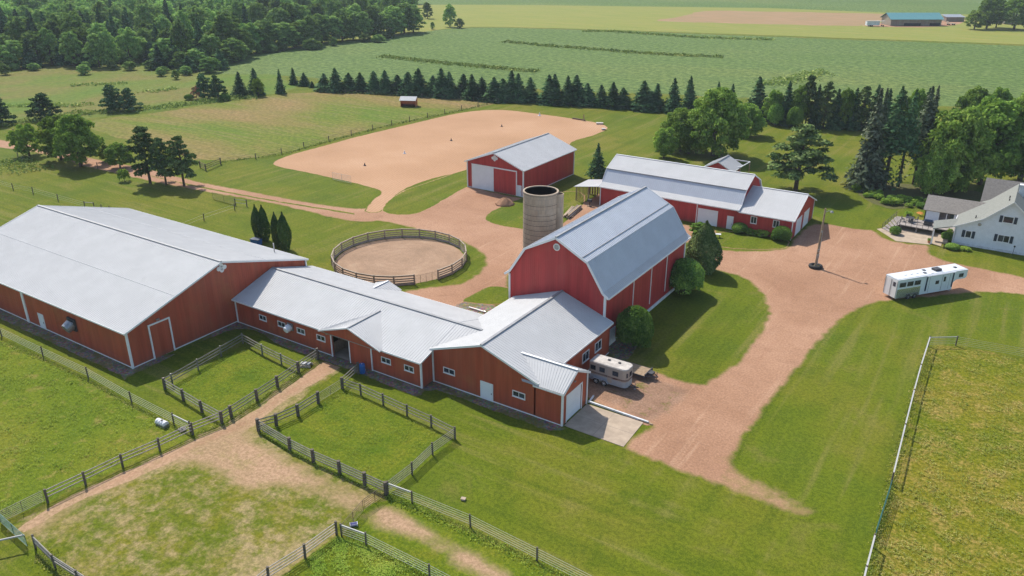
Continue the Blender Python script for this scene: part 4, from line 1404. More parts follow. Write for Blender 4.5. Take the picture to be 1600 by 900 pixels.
mb.fbox(FW, 3.66, 4.78, 1.1, 2.95, 0.06, 0.075)
mb.build('pane', M['glass'], pd)
# taller cross wing behind
mb = MB()
mb.box(-4.6, 12, 165.2, 172.5, 0, 4.4)
mb.prism([(-4.6, 165.2, 4.4), (-4.6, 172.5, 4.4), (-4.6, 168.85, 8.0)], (16.6, 0, 0))
mb.build('rear_wall', M['clap'], t)
mb = MB()
roof(mb, (-5.0, 164.2, 3.55), (12.3, 164.2, 3.55), (12.3, 168.85, 8.15), (-5.0, 168.85, 8.15), 0, 0.12)
roof(mb, (-5.0, 173.0, 4.1), (12.3, 173.0, 4.1), (12.3, 168.85, 8.15), (-5.0, 168.85, 8.15), 0, 0.12)
mb.build('rear_roof', M['shinglebrown'], t)
# porch roof on its post
A, B, C_, D_ = (-10.9, 153.0, 2.95), (-10.5, 148.75, 2.80), (-7.35, 151.45, 3.02), (-7.35, 155.8, 3.2)
mb = MB()
mb.prism([B, C_, D_, A], (0, 0, 0.16))
pr = mb.build('porch_roof', M['shingle'], t)
mb = MB()
mb.box(-10.45, -10.2, 148.95, 149.2, 0.04, 2.8)
mb.build('porch_post', M['white'], t)
mb = MB()
mb.box(-9.9, -8.0, 150.3, 152.6, 0.04, 0.35)
mb.build('step', M['concrete'], t)
# deck and stairs
dk = [G(*p, 1.0) for p in ((1394, 341.5), (1407, 351), (1460, 361), (1460, 352), (1447, 345), (1446, 343), (1401, 336.5))]
dk = [Vector((-17.7, 159.2, 1)), Vector((-16.35, 154.3, 1)), Vector((-10.6, 153.9, 1)), Vector((-10.6, 155.5, 1)), Vector((-7.4, 155.5, 1)), Vector((-7.4, 159.2, 1))]
mb = MB()
mb.prism([(p.x, p.y, 0.86) for p in dk], (0, 0, 0.14))
d = mb.build('deck', M['deck'], t)
mb = MB()
for k in range(10):
    mb.box(-17.3+k*0.02, -7.5, 154.9+k*0.44, 154.915+k*0.44, 1.0, 1.004) if k > 1 else None
mb.build('board_gap', M['darksteel'], d)
mb = MB()
for p in ((-16.2, 154.5), (-13.5, 154.25), (-10.8, 154.1), (-17.4, 158.6), (-14, 158.5)): mb.box(p[0]-0.08, p[0]+0.08, p[1]-0.08, p[1]+0.08, 0, 0.86)
mb.build('deck_post', M['deck'], d)
ra, rb = [Vector((-17.7, 158.9, 0)), Vector((-16.4, 154.4, 0))], [G(1378, 357.5), G(1392, 364.5)]
mb = MB()
for k in range(5):
    f0, f1, zz = k/5, (k+1)/5, 0.2*(k+1)-0.05
    a0, a1 = rb[0].lerp(ra[0], f0), rb[0].lerp(ra[0], f1)
    b0, b1 = rb[1].lerp(ra[1], f0), rb[1].lerp(ra[1], f1)
    mb.hexa([(q.x, q.y, zz-0.07) for q in (a0, b0, b1, a1)]+[(q.x, q.y, zz+0.02) for q in (a0, b0, b1, a1)])
mb.build('stairs', M['deck'], t)
mb = MB()
def rail(p, q, zp, zq, n):
    for k in range(n+1):
        m_ = p.lerp(q, k/n)
        zb = zp+(zq-zp)*k/n
        mb.box(m_.x-0.03, m_.x+0.03, m_.y-0.03, m_.y+0.03, zb, zb+0.95)
    for h in (0.5, 0.95): mb.bar((p.x, p.y, zp+h), (q.x, q.y, zq+h), 0.05, 0.05)
rail(rb[0], ra[0], 0.05, 1.0, 5)
rail(rb[1], ra[1], 0.05, 1.0, 3)
rail(Vector((-16.35, 154.4, 0)), Vector((-10.7, 154.0, 0)), 1.0, 1.0, 6)
mb.build('railing', M['darksteel'], t)

# things on the deck
tc = Vector((-15.2, 157.2, 1.0))
t = thing('patio_table', 'dark round table with chairs on the farmhouse deck', 'table', tc)
mb = MB()
mb.lathe(tc+Vector((0, 0, 0.70)), [(0.75, 0), (0.75, 0.05)], 16)
mb.build('table_top', M['darksteel'], t)
mb = MB()
mb.lathe(tc, [(0.3, 0.005), (0.06, 0.05), (0.06, 0.70)], 10)
mb.build('leg', M['darksteel'], t)
for k in range(4):
    a = k*math.pi/2+0.4
    p = tc+Vector((math.cos(a)*1.15, math.sin(a)*1.15, 0))
    ch = thing('patio_chair', 'dark metal patio chair at the deck table', 'chair', p, a, 'chairs round the deck table')
    mb = MB()
    mb.box(-0.25, 0.25, -0.25, 0.25, 0.40, 0.45)
    mb.build('seat', M['darksteel'], ch, local=True)
    mb = MB()
    mb.box(0.22, 0.27, -0.25, 0.25, 0.45, 0.95)
    mb.build('backrest', M['darksteel'], ch, local=True)
    for sx in (-0.22, 0.22):
        for sy in (-0.22, 0.22):
            mb = MB()
            mb.box(sx-0.02, sx+0.02, sy-0.02, sy+0.02, 0, 0.4)
            mb.build('leg', M['darksteel'], ch, local=True)
gp_ = Vector((-12.0, 156.6, 1.0))
t = thing('barbecue_grill', 'dark barbecue grill near the patio door on the deck', 'grill', gp_)
mb = MB()
mb.box(gp_.x-0.7, gp_.x+0.7, gp_.y-0.3, gp_.y+0.3, 1.0, 1.75)
mb.box(gp_.x-1.05, gp_.x-0.7, gp_.y-0.28, gp_.y+0.28, 1.7, 1.75)
mb.build('body', M['darksteel'], t)
mb = MB()
mb.prism([(gp_.x-0.62, gp_.y-0.3, 1.75), (gp_.x-0.62, gp_.y+0.3, 1.75), (gp_.x-0.62, gp_.y+0.2, 2.05), (gp_.x-0.62, gp_.y-0.15, 2.05)], (1.24, 0, 0))
mb.build('lid', M['navy'], t)

# ---------- run-in shed in the pasture
a, b = G(626, 167), G(649, 167.5)
dirv = (b-a).normalized()
t = thing('run_in_shed', 'tiny red field shelter with a white roof, alone in the far pasture', 'shed', a, math.atan2(dirv.y, dirv.x))
L_ = (b-a).length
mb = MB()
mb.box(0, 0.12, 0, 3.2, 0, 2.4)
mb.box(L_-0.12, L_, 0, 3.2, 0, 2.4)
mb.box(0.12, L_-0.12, 3.08, 3.2, 0, 2.1)
mb.box(0.12, L_-0.12, 0, 0.12, 1.05, 2.15)
mb.build('wall', M['red'], t, local=True)
mb = MB()
roof(mb, (-0.3, -0.5, 2.1), (L_+0.3, -0.5, 2.1), (L_+0.3, 1.7, 3.1), (-0.3, 1.7, 3.1), 0.4)
roof(mb, (-0.3, 3.7, 2.2), (L_+0.3, 3.7, 2.2), (L_+0.3, 1.7, 3.1), (-0.3, 1.7, 3.1), 0.4)
mb.prism([(0.06, 0.1, 2.15), (0.06, 3.1, 2.15), (0.06, 1.7, 2.9)], (L_-0.12, 0, 0))
mb.build('roof', M['roof'], t, local=True)

# ---------- far farmstead, top right
a, b = G(1391, 40.5), G(1470, 40.5)
dirv = (b-a).normalized()
L_ = (b-a).length
t = thing('dairy_barn', 'distant brown barn with a teal metal roof at top right', 'barn', a, math.atan2(dirv.y, dirv.x))
mb = MB()
mb.box(0, L_, 0, 14, 0, 4.2)
mb.prism([(0, 0, 4.2), (0, 14, 4.2), (0, 7, 7.2)], (L_, 0, 0))
mb.build('wall', M['brownwall'], t, local=True)
mb = MB()
roof(mb, (-1.0, -1.3, 4.0), (L_+1, -1.3, 4.0), (L_+1, 7, 7.5), (-1, 7, 7.5), 0.9)
roof(mb, (-1.0, 15.3, 4.0), (L_+1, 15.3, 4.0), (L_+1, 7, 7.5), (-1, 7, 7.5), 0.9)
mb.build('roof', M['teal'], t, local=True)
for k, (s0, s1) in enumerate(((0.10, 0.25), (0.26, 0.60), (0.75, 0.98))):
    mb = MB()
    mb.box(L_*s0+0.2, L_*s1-0.2, -0.06, -0.003, 0.05, 1.7)  # dark panel on the solid wall paints the shade inside an open bay
    mb.build('opening', M['dark'], t, local=True)
for s0 in (0.10, 0.62):
    mb = MB()
    mb.box(L_*s0, L_*(s0+0.15), -0.2, -0.07, 0.1, 3.9)
    mb.build('sliding_door', M['brownwall'], t, local=True)
a = G(1354, 41.5)
t = thing('livestock_trailer', 'white livestock trailer parked left of the distant teal roofed barn', 'trailer', a, math.atan2(dirv.y, dirv.x))
mb = MB()
mb.box(0, 8, 0, 2.6, 0.7, 3.2)
mb.build('body', M['whitewash'], t, local=True)
mb = MB()
mb.box(-0.1, 11.5, -0.1, 2.7, 3.2, 3.35)
mb.build('roof', M['topwhite'], t, local=True)
for x in (2.4, 3.5, 10.5):
    mb = MB()
    mb.lathe((x, -0.1, 0.45), [(0.45, 0), (0.45, 0.3)], 12, 0, (0, 1, 0))
    mb.lathe((x, 2.4, 0.45), [(0.45, 0), (0.45, 0.3)], 12, 0, (0, 1, 0))
    mb.build('wheel', M['tyre'], t, local=True)
a = G(1481, 39.5)
t = thing('hay_wagon', 'dark open wagon standing right of the distant teal roofed barn', 'wagon', a, math.atan2(dirv.y, dirv.x))
mb = MB()
mb.box(0, 5, 0, 2.4, 0.9, 1.1)
mb.box(0, 0.1, 0, 2.4, 1.1, 2.4)
mb.build('bed', M['rail'], t, local=True)
for x in (0.9, 4.1):
    mb = MB()
    mb.lathe((x, 0.0, 0.45), [(0.45, 0), (0.45, 0.25)], 12, 0, (0, 1, 0))
    mb.lathe((x, 2.15, 0.45), [(0.45, 0), (0.45, 0.25)], 12, 0, (0, 1, 0))
    mb.build('wheel', M['tyre'], t, local=True)
a = G(1478, 34)
t = thing('machinery_shed', 'low dark roofed shed tucked behind the distant teal roofed barn', 'shed', a, math.atan2(dirv.y, dirv.x))
mb = MB()
mb.box(0, 12, 0, 7, 0, 3)
mb.build('wall', M['brownwall'], t, local=True)
mb = MB()
roof(mb, (-0.5, -0.5, 3.0), (12.5, -0.5, 3.0), (12.5, 7.5, 4.2), (-0.5, 7.5, 4.2), 0.9)
mb.build('roof', M['steel'], t, local=True)
a = G(1570, 38)
t = thing('farm_house', 'distant low house half hidden under the trees at top right', 'house', a, math.atan2(dirv.y, dirv.x))
mb = MB()
mb.box(0, 22, 0, 9, 0, 3)
mb.build('wall', M['brownwall'], t, local=True)
mb = MB()
roof(mb, (-0.6, -0.6, 2.9), (22.6, -0.6, 2.9), (22.6, 4.5, 5.4), (-0.6, 4.5, 5.4), 0)
roof(mb, (-0.6, 9.6, 2.9), (22.6, 9.6, 2.9), (22.6, 4.5, 5.4), (-0.6, 4.5, 5.4), 0)
mb.build('roof', M['shinglebrown'], t, local=True)

# ================================================================== VEGETATION
rg = np.random.default_rng(11)


def m_leaf(name, dark, mid, light, trans=0.36, var=0.60):
    n = NT(name)
    geo = n.n('ShaderNodeNewGeometry')
    oi = n.n('ShaderNodeObjectInfo')
    cl = n.noise(0.35, 2, 0.5)
    f = n.math('ADD', n.math('MULTIPLY', geo.outputs['Random Per Island'], 0.55), n.math('MULTIPLY', n.rng(cl, 0.3, 0.7), 0.45))
    c = n.ramp(f, (0.1, dark), (0.5, mid), (0.92, light))
    hs = n.n('ShaderNodeHueSaturation')
    n.put(hs.inputs['Hue'], n.math('ADD', 0.478, n.math('MULTIPLY', n.noise(0.03, 2), 0.042)))
    n.put(hs.inputs['Value'], n.math('ADD', n.attr('tint'), n.math('ADD', 1.0-var/2, n.math('MULTIPLY', oi.outputs['Random'], var))))
    hs.inputs['Saturation'].default_value = 0.95
    n.put(hs.inputs['Color'], c)
    d = n.n('ShaderNodeBsdfDiffuse')
    t = n.n('ShaderNodeBsdfTranslucent')
    n.put(d.inputs[0], hs.outputs[0])
    n.put(t.inputs[0], n.mix(0.5, hs.outputs[0], (0.14, 0.20, 0.02)))
    mx = n.n('ShaderNodeMixShader')
    mx.inputs[0].default_value = trans
    n.t.links.new(d.outputs[0], mx.inputs[1])
    n.t.links.new(t.outputs[0], mx.inputs[2])
    out = [q for q in n.t.nodes if q.type == 'OUTPUT_MATERIAL'][0]
    n.t.links.new(mx.outputs[0], out.inputs['Surface'])
    return n.m


LEAF = dict(
    broad=m_leaf('broad_leaves', (0.081, 0.171, 0.024), (0.176, 0.316, 0.040), (0.321, 0.468, 0.071)),
    maple=m_leaf('maple_leaves', (0.099, 0.197, 0.028), (0.226, 0.382, 0.052), (0.430, 0.574, 0.104)),
    bright=m_leaf('bright_leaves', (0.109, 0.208, 0.020), (0.219, 0.352, 0.036), (0.365, 0.486, 0.059)),
    wood=m_leaf('woodland_leaves', (0.096, 0.202, 0.050), (0.203, 0.355, 0.078), (0.389, 0.538, 0.140), var=1.0),
    spruce=m_leaf('spruce_needles', (0.030, 0.076, 0.032), (0.064, 0.139, 0.054), (0.128, 0.224, 0.086), 0.08),
    bluespruce=m_leaf('old_spruce_needles', (0.053, 0.079, 0.043), (0.133, 0.177, 0.101), (0.276, 0.299, 0.186), 0.08),
    pine=m_leaf('pine_needles', (0.040, 0.079, 0.023), (0.092, 0.155, 0.043), (0.199, 0.255, 0.082), 0.1),
    arbo=m_leaf('arborvitae_leaves', (0.022, 0.057, 0.014), (0.044, 0.101, 0.020), (0.079, 0.155, 0.031), 0.08),
    shrub=m_leaf('shrub_leaves', (0.062, 0.144, 0.026), (0.144, 0.282, 0.040), (0.345, 0.517, 0.077)),
    weed=m_leaf('weed_leaves', (0.119, 0.199, 0.035), (0.239, 0.331, 0.071), (0.451, 0.478, 0.140), 0.2),
    red=m_leaf('reddish_leaves', (0.221, 0.088, 0.059), (0.442, 0.189, 0.107), (0.619, 0.309, 0.176), 0.2),
    flower=m_leaf('orange_flowers', (0.442, 0.221, 0.059), (0.928, 0.376, 0.098), (1.216, 0.619, 0.196), 0.2),
    grass=m_leaf('tall_grass', (0.189, 0.265, 0.036), (0.332, 0.376, 0.059), (0.663, 0.530, 0.176), 0.25),
    lushgrass=m_leaf('lush_grass', (0.133, 0.243, 0.020), (0.243, 0.354, 0.031), (0.376, 0.420, 0.069), 0.25),
)
M['bark'] = m_wood('bark', (0.055, 0.042, 0.030), (0.120, 0.095, 0.070), 2.5)


def unit(a): return a/np.maximum(np.linalg.norm(a, axis=1, keepdims=True), 1e-9)


def leaf_arrays(P, N, size, aspect=0.55):
    n = len(P)
    r = rg.normal(size=(n, 3))
    T = unit(np.cross(N, r))
    B = np.cross(N, T)
    s = size[:, None] if hasattr(size, '__len__') else size
    V = np.stack([P-T*s, P+B*s*aspect, P+T*s, P-B*s*aspect], 1).reshape(-1, 3)
    return V


def quads_mesh(name, V, mat, tint=None):
    n = len(V)//4
    me = bpy.data.meshes.new(name)
    me.vertices.add(4*n)
    me.vertices.foreach_set('co', V.astype(np.float32).ravel())
    me.loops.add(4*n)
    me.loops.foreach_set('vertex_index', np.arange(4*n, dtype=np.int32))
    me.polygons.add(n)
    me.polygons.foreach_set('loop_start', np.arange(0, 4*n, 4, dtype=np.int32))
    me.materials.append(mat)
    me.update(calc_edges=True)
    if tint is not None:
        at = me.attributes.new('tint', 'FLOAT', 'POINT')
        at.data.foreach_set('value', np.asarray(tint, np.float32))
    return me


def lobes_crown(n, lobes, size, up=0.25, jit=0.22, inner=0.15):
    """leaves over the outer skin of many overlapping lobes; lobes: (cx,cy,cz,rx,rz)"""
    lobes = np.array(lobes)
    w = lobes[:, 3]**2
    k = rg.choice(len(lobes), n, p=w/w.sum())
    d = unit(rg.normal(size=(n, 3)))
    d[:, 2] = np.where(d[:, 2] < -0.35, -d[:, 2], d[:, 2])
    rr = 1 - np.abs(rg.normal(size=n))*jit
    rr = np.where(rg.random(n) < inner, rr*rg.random(n), rr)[:, None]
    L = lobes[k]
    sc = np.stack([L[:, 3], L[:, 3], L[:, 4]], 1)
    P = L[:, :3] + d*sc*rr
    N = unit(d*0.6 + rg.normal(size=(n, 3))*0.55 + np.array([0, 0, up]))
    return leaf_arrays(P, N, size*(0.6+0.8*rg.random(n)))


def broad_lobes(h, r, base, n, seed, flat=1.0):
    """rounded crown: widest below the middle, domed above, bumpy"""
    q = random.Random(seed)
    out = [(0, 0, base+(h-base)*0.45, r*0.66, (h-base)*0.36), (0, 0, base+(h-base)*0.66, r*0.50, (h-base)*0.24)]
    for i in range(n):
        a = i*2.39996 + q.uniform(-0.4, 0.4)
        t = (i+0.5)/n                       # foot to tip
        env = min(1.0, 0.55+1.6*t) if t < 0.3 else math.sqrt(max(0.0, 1-((t-0.3)/0.74)**2))
        lr = r*q.uniform(0.15, 0.34)*(0.6+0.5*env)
        rad = max(0.0, env*r*q.uniform(0.82, 1.10)-lr*0.75)
        z = base+(h-base)*(0.05+0.90*t)-lr*0.25
        out.append((math.cos(a)*rad, math.sin(a)*rad, z, lr, lr*q.uniform(0.75, 1.0)*flat))
    return out


def mesh_of(mb, name, mats):
    o = mb.build(name, mats)
    me = o.data
    bpy.data.objects.remove(o)
    return me


def trunk_mesh(h, r, limbs=5, reach=2.5, seed=1, name='trunk', lean=0.2):
    q = random.Random(seed)
    mb = MB()
    pts = [(0, 0, -0.1), (0.02, 0.0, h*0.25), (q.uniform(-lean, lean), q.uniform(-lean, lean), h*0.55), (q.uniform(-lean, lean)*2, q.uniform(-lean, lean)*2, h)]
    mb.tube(pts, [r*1.25, r, r*0.75, r*0.25], 8)
    for i in range(limbs):
        a = i*2.4+q.uniform(-0.4, 0.4)
        z0 = h*q.uniform(0.28, 0.75)
        l = reach*q.uniform(0.6, 1.1)
        mb.tube([(0, 0, z0), (math.cos(a)*l*0.5, math.sin(a)*l*0.5, z0+l*0.35), (math.cos(a)*l, math.sin(a)*l, z0+l*0.8)], [r*0.5, r*0.3, r*0.1], 5)
    return mesh_of(mb, name, M['bark'])


def conifer_V(h, r, base, tiers, per, size, droop=0.25, seed=1, ragged=0.25, power=0.9):
    q = np.random.default_rng(seed)
    Vs = []
    for i in range(tiers):
        t = i/(tiers-1)
        z = base+(h-base)*t
        R_ = r*(1-t)**power*(1+q.uniform(-ragged, ragged)) + 0.08
        nb = max(4, int(per*(0.4+0.6*(1-t))))
        a = q.random(nb)*6.283+i*1.1
        Rb = R_*(1+q.uniform(-ragged, ragged*0.6, nb))
        m = max(3, int(2+5*(1-t)))
        for k in range(m):
            f = (k+0.6)/m
            rad = Rb*f*(0.9+0.2*q.random(nb))
            zz = z - droop*rad*(0.6+0.8*f) + q.normal(size=nb)*0.10*r*0.4
            aa = a+q.normal(size=nb)*0.16
            P = np.stack([np.cos(aa)*rad, np.sin(aa)*rad, zz], 1)
            N = unit(np.stack([np.cos(aa)*0.5, np.sin(aa)*0.5, np.ones(nb)*0.75], 1)+q.normal(size=(nb, 3))*0.42)
            Vs.append(leaf_arrays(P, N, size*(0.7+0.6*q.random(nb))*(1.1-0.45*t)))
    P = np.stack([q.normal(size=14)*0.05*r, q.normal(size=14)*0.05*r, h-q.random(14)*0.12*h], 1)
    Vs.append(leaf_arrays(P, unit(q.normal(size=(14, 3))+np.array([0, 0, .3])), np.full(14, size*0.55)))
    return np.concatenate(Vs)


PROTO = {}


def proto(kind, parts): PROTO[kind] = parts


def thin(name, h, r0, seed=3): return trunk_mesh(h, r0, 0, 1, seed, name, 0.05)


# nominal sizes (h, r) are kept so each tree can be scaled to the size it has
for i in range(3):
    proto('maple%d' % i, (12, 6, quads_mesh('crown', lobes_crown(14000, broad_lobes(12, 6, 0.7, 52, 20+i), 0.29), LEAF['maple']), trunk_mesh(8, 0.38, 7, 3.5, i)))
    proto('broad%d' % i, (12, 5, quads_mesh('crown', lobes_crown(10000, broad_lobes(12, 5, 1.1, 42, 40+i), 0.30), LEAF['broad']), trunk_mesh(8, 0.30, 6, 3.0, 5+i)))
    proto('bright%d' % i, (9, 4, quads_mesh('crown', lobes_crown(5200, broad_lobes(9, 4, 0.8, 32, 60+i), 0.30), LEAF['bright']), trunk_mesh(6, 0.24, 6, 2.4, 9+i)))
for i in range(5):
    hh = 16
    proto('wood%d' % i, (hh, 5.2, quads_mesh('crown', lobes_crown(3600, broad_lobes(hh, 5.2, 0.8, 30+i, 80+i), 0.52), LEAF['wood']), trunk_mesh(10, 0.3, 4, 3, 12+i)))
for i in range(4):
    proto('spruce%d' % i, (10, 2.6, quads_mesh('crown', conifer_V(10, 2.6, 0.25, 32, 20, 0.46, 0.24, 100+i, 0.22, 0.72), LEAF['spruce']), thin('trunk', 8.5, 0.16)))
for i in range(2):
    proto('oldspruce%d' % i, (22, 4.6, quads_mesh('crown', conifer_V(22, 4.6, 1.6, 52, 22, 0.62, 0.42, 120+i, 0.3), LEAF['bluespruce']), thin('trunk', 20, 0.34)))
    proto('barespruce%d' % i, (22, 3.6, quads_mesh('crown', np.concatenate([conifer_V(22, 3.9, 9.5, 34, 18, 0.55, 0.40, 130+i, 0.35), conifer_V(11, 2.2, 2.5, 9, 5, 0.42, 0.5, 140+i, 0.6, 0.15)]), LEAF['bluespruce'] if i else LEAF['spruce']), thin('trunk', 20, 0.30)))
proto('youngspruce', (9, 2.3, quads_mesh('crown', conifer_V(9, 2.4, 1.3, 34, 22, 0.30, 0.18, 150, 0.3), LEAF['spruce']), thin('trunk', 8, 0.16)))


def pine_lobes(h, r, base, n, seed):
    q = random.Random(seed)
    out = []
    for i in range(n):
        t = (i+0.5)/n
        z = base+(h-base)*t
        R_ = r*(1-t**2.2*0.85)*q.uniform(0.5, 0.95)
        a = i*2.39996+q.uniform(-0.5, 0.5)
        lr = r*q.uniform(0.22, 0.36)*(1-0.35*t)
        out.append((math.cos(a)*R_, math.sin(a)*R_, z, lr, lr*0.55))
        if q.random() < 0.6: out.append((math.cos(a)*R_*0.4, math.sin(a)*R_*0.4, z, lr*0.9, lr*0.5))
    return out


for i in range(3):
    proto('pine%d' % i, (11, 4.2, quads_mesh('crown', lobes_crown(5200, pine_lobes(10.8, 4.2, 2.4, 34, 200+i), 0.30, 0.5, 0.3, 0.1), LEAF['pine']), trunk_mesh(9.5, 0.24, 7, 2.6, 30+i, 'trunk', 0.3)))
    proto('bushpine%d' % i, (8, 4.0, quads_mesh('crown', lobes_crown(3000, pine_lobes(7.8, 4.0, 0.6, 30, 220+i), 0.36, 0.4, 0.3, 0.15), LEAF['spruce']), trunk_mesh(6.5, 0.2, 4, 2, 36+i)))
V_ = []
for i in range(2):
    n_ = 4200
    t_ = rg.random(n_)**0.8
    a_ = rg.random(n_)*6.283
    rr_ = 1.15*np.sin(np.clip(t_*0.88+0.16, 0, 1)*math.pi)**0.75*(0.82+0.22*rg.random(n_))*(1+0.12*np.sin(a_*3+t_*9+i))
    P_ = np.stack([np.cos(a_)*rr_, np.sin(a_)*rr_, 0.15+t_*6.3], 1)
    N_ = unit(np.stack([np.cos(a_), np.sin(a_), np.full(n_, 0.35)], 1)+rg.normal(size=(n_, 3))*0.4)
    proto('arbo%d' % i, (6.4, 1.15, quads_mesh('crown', leaf_arrays(P_, N_, 0.15*(0.7+0.6*rg.random(n_))), LEAF['arbo']), thin('trunk', 5, 0.1)))
n_ = 9000
t_ = rg.random(n_)**0.85
a_ = rg.random(n_)*6.283
rr_ = 2.5*np.sin(np.clip(t_*0.84+0.18, 0, 1)*math.pi)**0.8*(1-0.25*t_)*(0.86+0.17*rg.random(n_))*(1+0.10*np.sin(a_*4+t_*7))
P_ = np.stack([np.cos(a_)*rr_, np.sin(a_)*rr_, 0.1+t_*6.9], 1)
N_ = unit(np.stack([np.cos(a_), np.sin(a_), np.full(n_, 0.5)], 1)+rg.normal(size=(n_, 3))*0.45)
proto('evergreen', (7, 2.4, quads_mesh('crown', leaf_arrays(P_, N_, 0.19*(0.7+0.6*rg.random(n_))), LEAF['pine']), thin('trunk', 5, 0.12)))
for i in range(3):
    proto('shrub%d' % i, (3, 2, quads_mesh('crown', lobes_crown(13000, [(0, 0, 1.40, 1.88, 1.50)]+[(math.cos(k*2.4+i)*1.12, math.sin(k*2.4+i)*1.12, 0.7+0.13*(k % 9), 0.84, 0.80) for k in range(16)], 0.11, 0.3, 0.05, 0.03), LEAF['shrub']), thin('trunk', 1.6, 0.08)))
    proto('upright%d' % i, (7, 2.6, quads_mesh('crown', lobes_crown(5200, broad_lobes(7, 2.6, 0.1, 26, 300+i), 0.22, 0.3, 0.15), LEAF['arbo'] if i == 0 else LEAF['broad']), thin('trunk', 5, 0.14)))
    proto('herb%d' % i, (1.2, 0.9, quads_mesh('crown', lobes_crown(420, [(0, 0, 0.45, 0.8, 0.6), (0.3, 0.2, 0.7, 0.4, 0.4), (-0.3, 0.1, 0.6, 0.45, 0.5)], 0.14, 0.6), LEAF['bright']), thin('trunk', 0.5, 0.03)))
proto('redbush', (4, 2, quads_mesh('crown', lobes_crown(900, broad_lobes(4, 2, 0.2, 14, 333), 0.24), LEAF['red']), thin('trunk', 3, 0.08)))
proto('lily', (1.0, 0.8, quads_mesh('crown', lobes_crown(300, [(0, 0, 0.6, 0.8, 0.4)], 0.10), LEAF['flower']), thin('trunk', 0.6, 0.03)))


def tree(kind, px, top, width, label, cat='tree', name='tree', group=None, xy=None, h=None, rz=None, lean=None):
    """px: photo point of the foot; top: row of the crown's tip; width of the crown in photo pixels"""
    hn, rn, cm, tm = PROTO[kind]
    p = Vector((xy[0], xy[1], 0)) if xy is not None else G(*px)
    if h is None:
        q = p-CAMP
        dep = q.dot(_F)
        # height whose tip shows in row `top`
        lo, hi = 0.1, 60
        for _ in range(40):
            m_ = (lo+hi)/2
            w_ = Vector((p.x, p.y, m_))-CAMP
            y = 450+FPX*w_.dot(_D)/w_.dot(_F)
            if y > top: lo = m_
            else: hi = m_
        h = lo
        width = width*dep/FPX
    root = thing(name, label, cat, p, rz if rz is not None else random.uniform(0, 6.28), group)
    if lean: root.rotation_euler = (lean[0], lean[1], root.rotation_euler.z)
    sc = (width/2/rn, width/2/rn, h/hn)
    for nm, me in (('crown', cm), ('trunk', tm)):
        o = bpy.data.objects.new(nm, me)
        COL.objects.link(o)
        o.parent = root
        o.scale = sc
    return root


# --- single trees, read from the photograph
T = tree
T('bright0', (46, 243), 193, 50, 'small rounded light green tree at left beside the dirt track', name='leafy_tree')
T('bright1', (96, 250), 181, 62, 'light green tree partly behind the larger leafy tree by the dirt track', name='leafy_tree')
T('broad1', (127, 260), 178, 74, 'tall bushy green tree, biggest of the row along the dirt track', name='leafy_tree')
T('bright2', (172, 252), 226, 34, 'low yellow-green shrub between the trees along the dirt track', 'shrub', 'shrub')
T('broad2', (188, 262), 222, 40, 'dark green bushy tree just left of the three pines', name='leafy_tree')
T('pine0', (235, 286), 198, 66, 'leftmost and tallest of the three pines by the dirt track', name='pine_tree')
T('pine1', (260, 289), 216, 46, 'middle of the three pines by the dirt track', name='pine_tree')
T('pine2', (288, 291), 213, 56, 'dense right-hand pine of the three by the dirt track', name='pine_tree')
T('herb0', (195, 283), 262, 22, 'small pale bush in the shade left of the three pines', 'shrub', 'shrub')
T('bushpine0', (3, 195), 151, 44, 'dark conifer at the left edge of the photo beside the meadow', name='conifer')
T('bushpine1', (72, 187), 146, 48, 'round dark pine standing alone in the meadow', name='pine_tree')
T('bushpine2', (178, 173), 133, 46, 'left half of the paired dark pines in the meadow', name='pine_tree')
T('bushpine0', (203, 173), 138, 38, 'right half of the paired dark pines in the meadow', name='pine_tree')
T('bushpine1', (320, 154), 116, 34, 'dark pine behind the reddish bush at the meadow edge', name='pine_tree')
T('bushpine2', (341, 155), 118, 32, 'dark pine right of the reddish bush at the meadow edge', name='pine_tree')
T('redbush', (308, 155), 134, 16, 'reddish brown bush at the meadow edge', 'shrub', 'shrub')
T('shrub0', (296, 156), 147, 16, 'low green bush left of the reddish bush', 'shrub', 'shrub')
T('shrub1', (352, 157), 146, 18, 'low green bush right of the two meadow-edge pines', 'shrub', 'shrub')
T('spruce0', (376, 150), 113, 28, 'pointed dark spruce between the meadow-edge pines and the windbreak', name='spruce_tree')
T('spruce1', (400, 148), 107, 30, 'mixed dark spruce with a yellowish foot near the meadow edge', name='spruce_tree')
T('bright0', (404, 150), 122, 22, 'yellow-green bush at the foot of a dark spruce', 'shrub', 'shrub')
T('spruce2', (439, 146), 109, 18, 'narrow spruce with a pale shrub at its foot', name='spruce_tree')
T('spruce3', (459, 132), 106, 16, 'small narrow spruce just inside the crop field edge', name='spruce_tree')
T('spruce0', (476, 134), 114, 22, 'short broad spruce left of the windbreak row', name='spruce_tree')
T('spruce1', (488, 137), 127, 12, 'tiny spruce at the left end of the windbreak row', name='spruce_tree')
T('wood2', (275, 124), 109, 13, 'small grey-green bush out in the meadow', 'shrub', 'shrub')
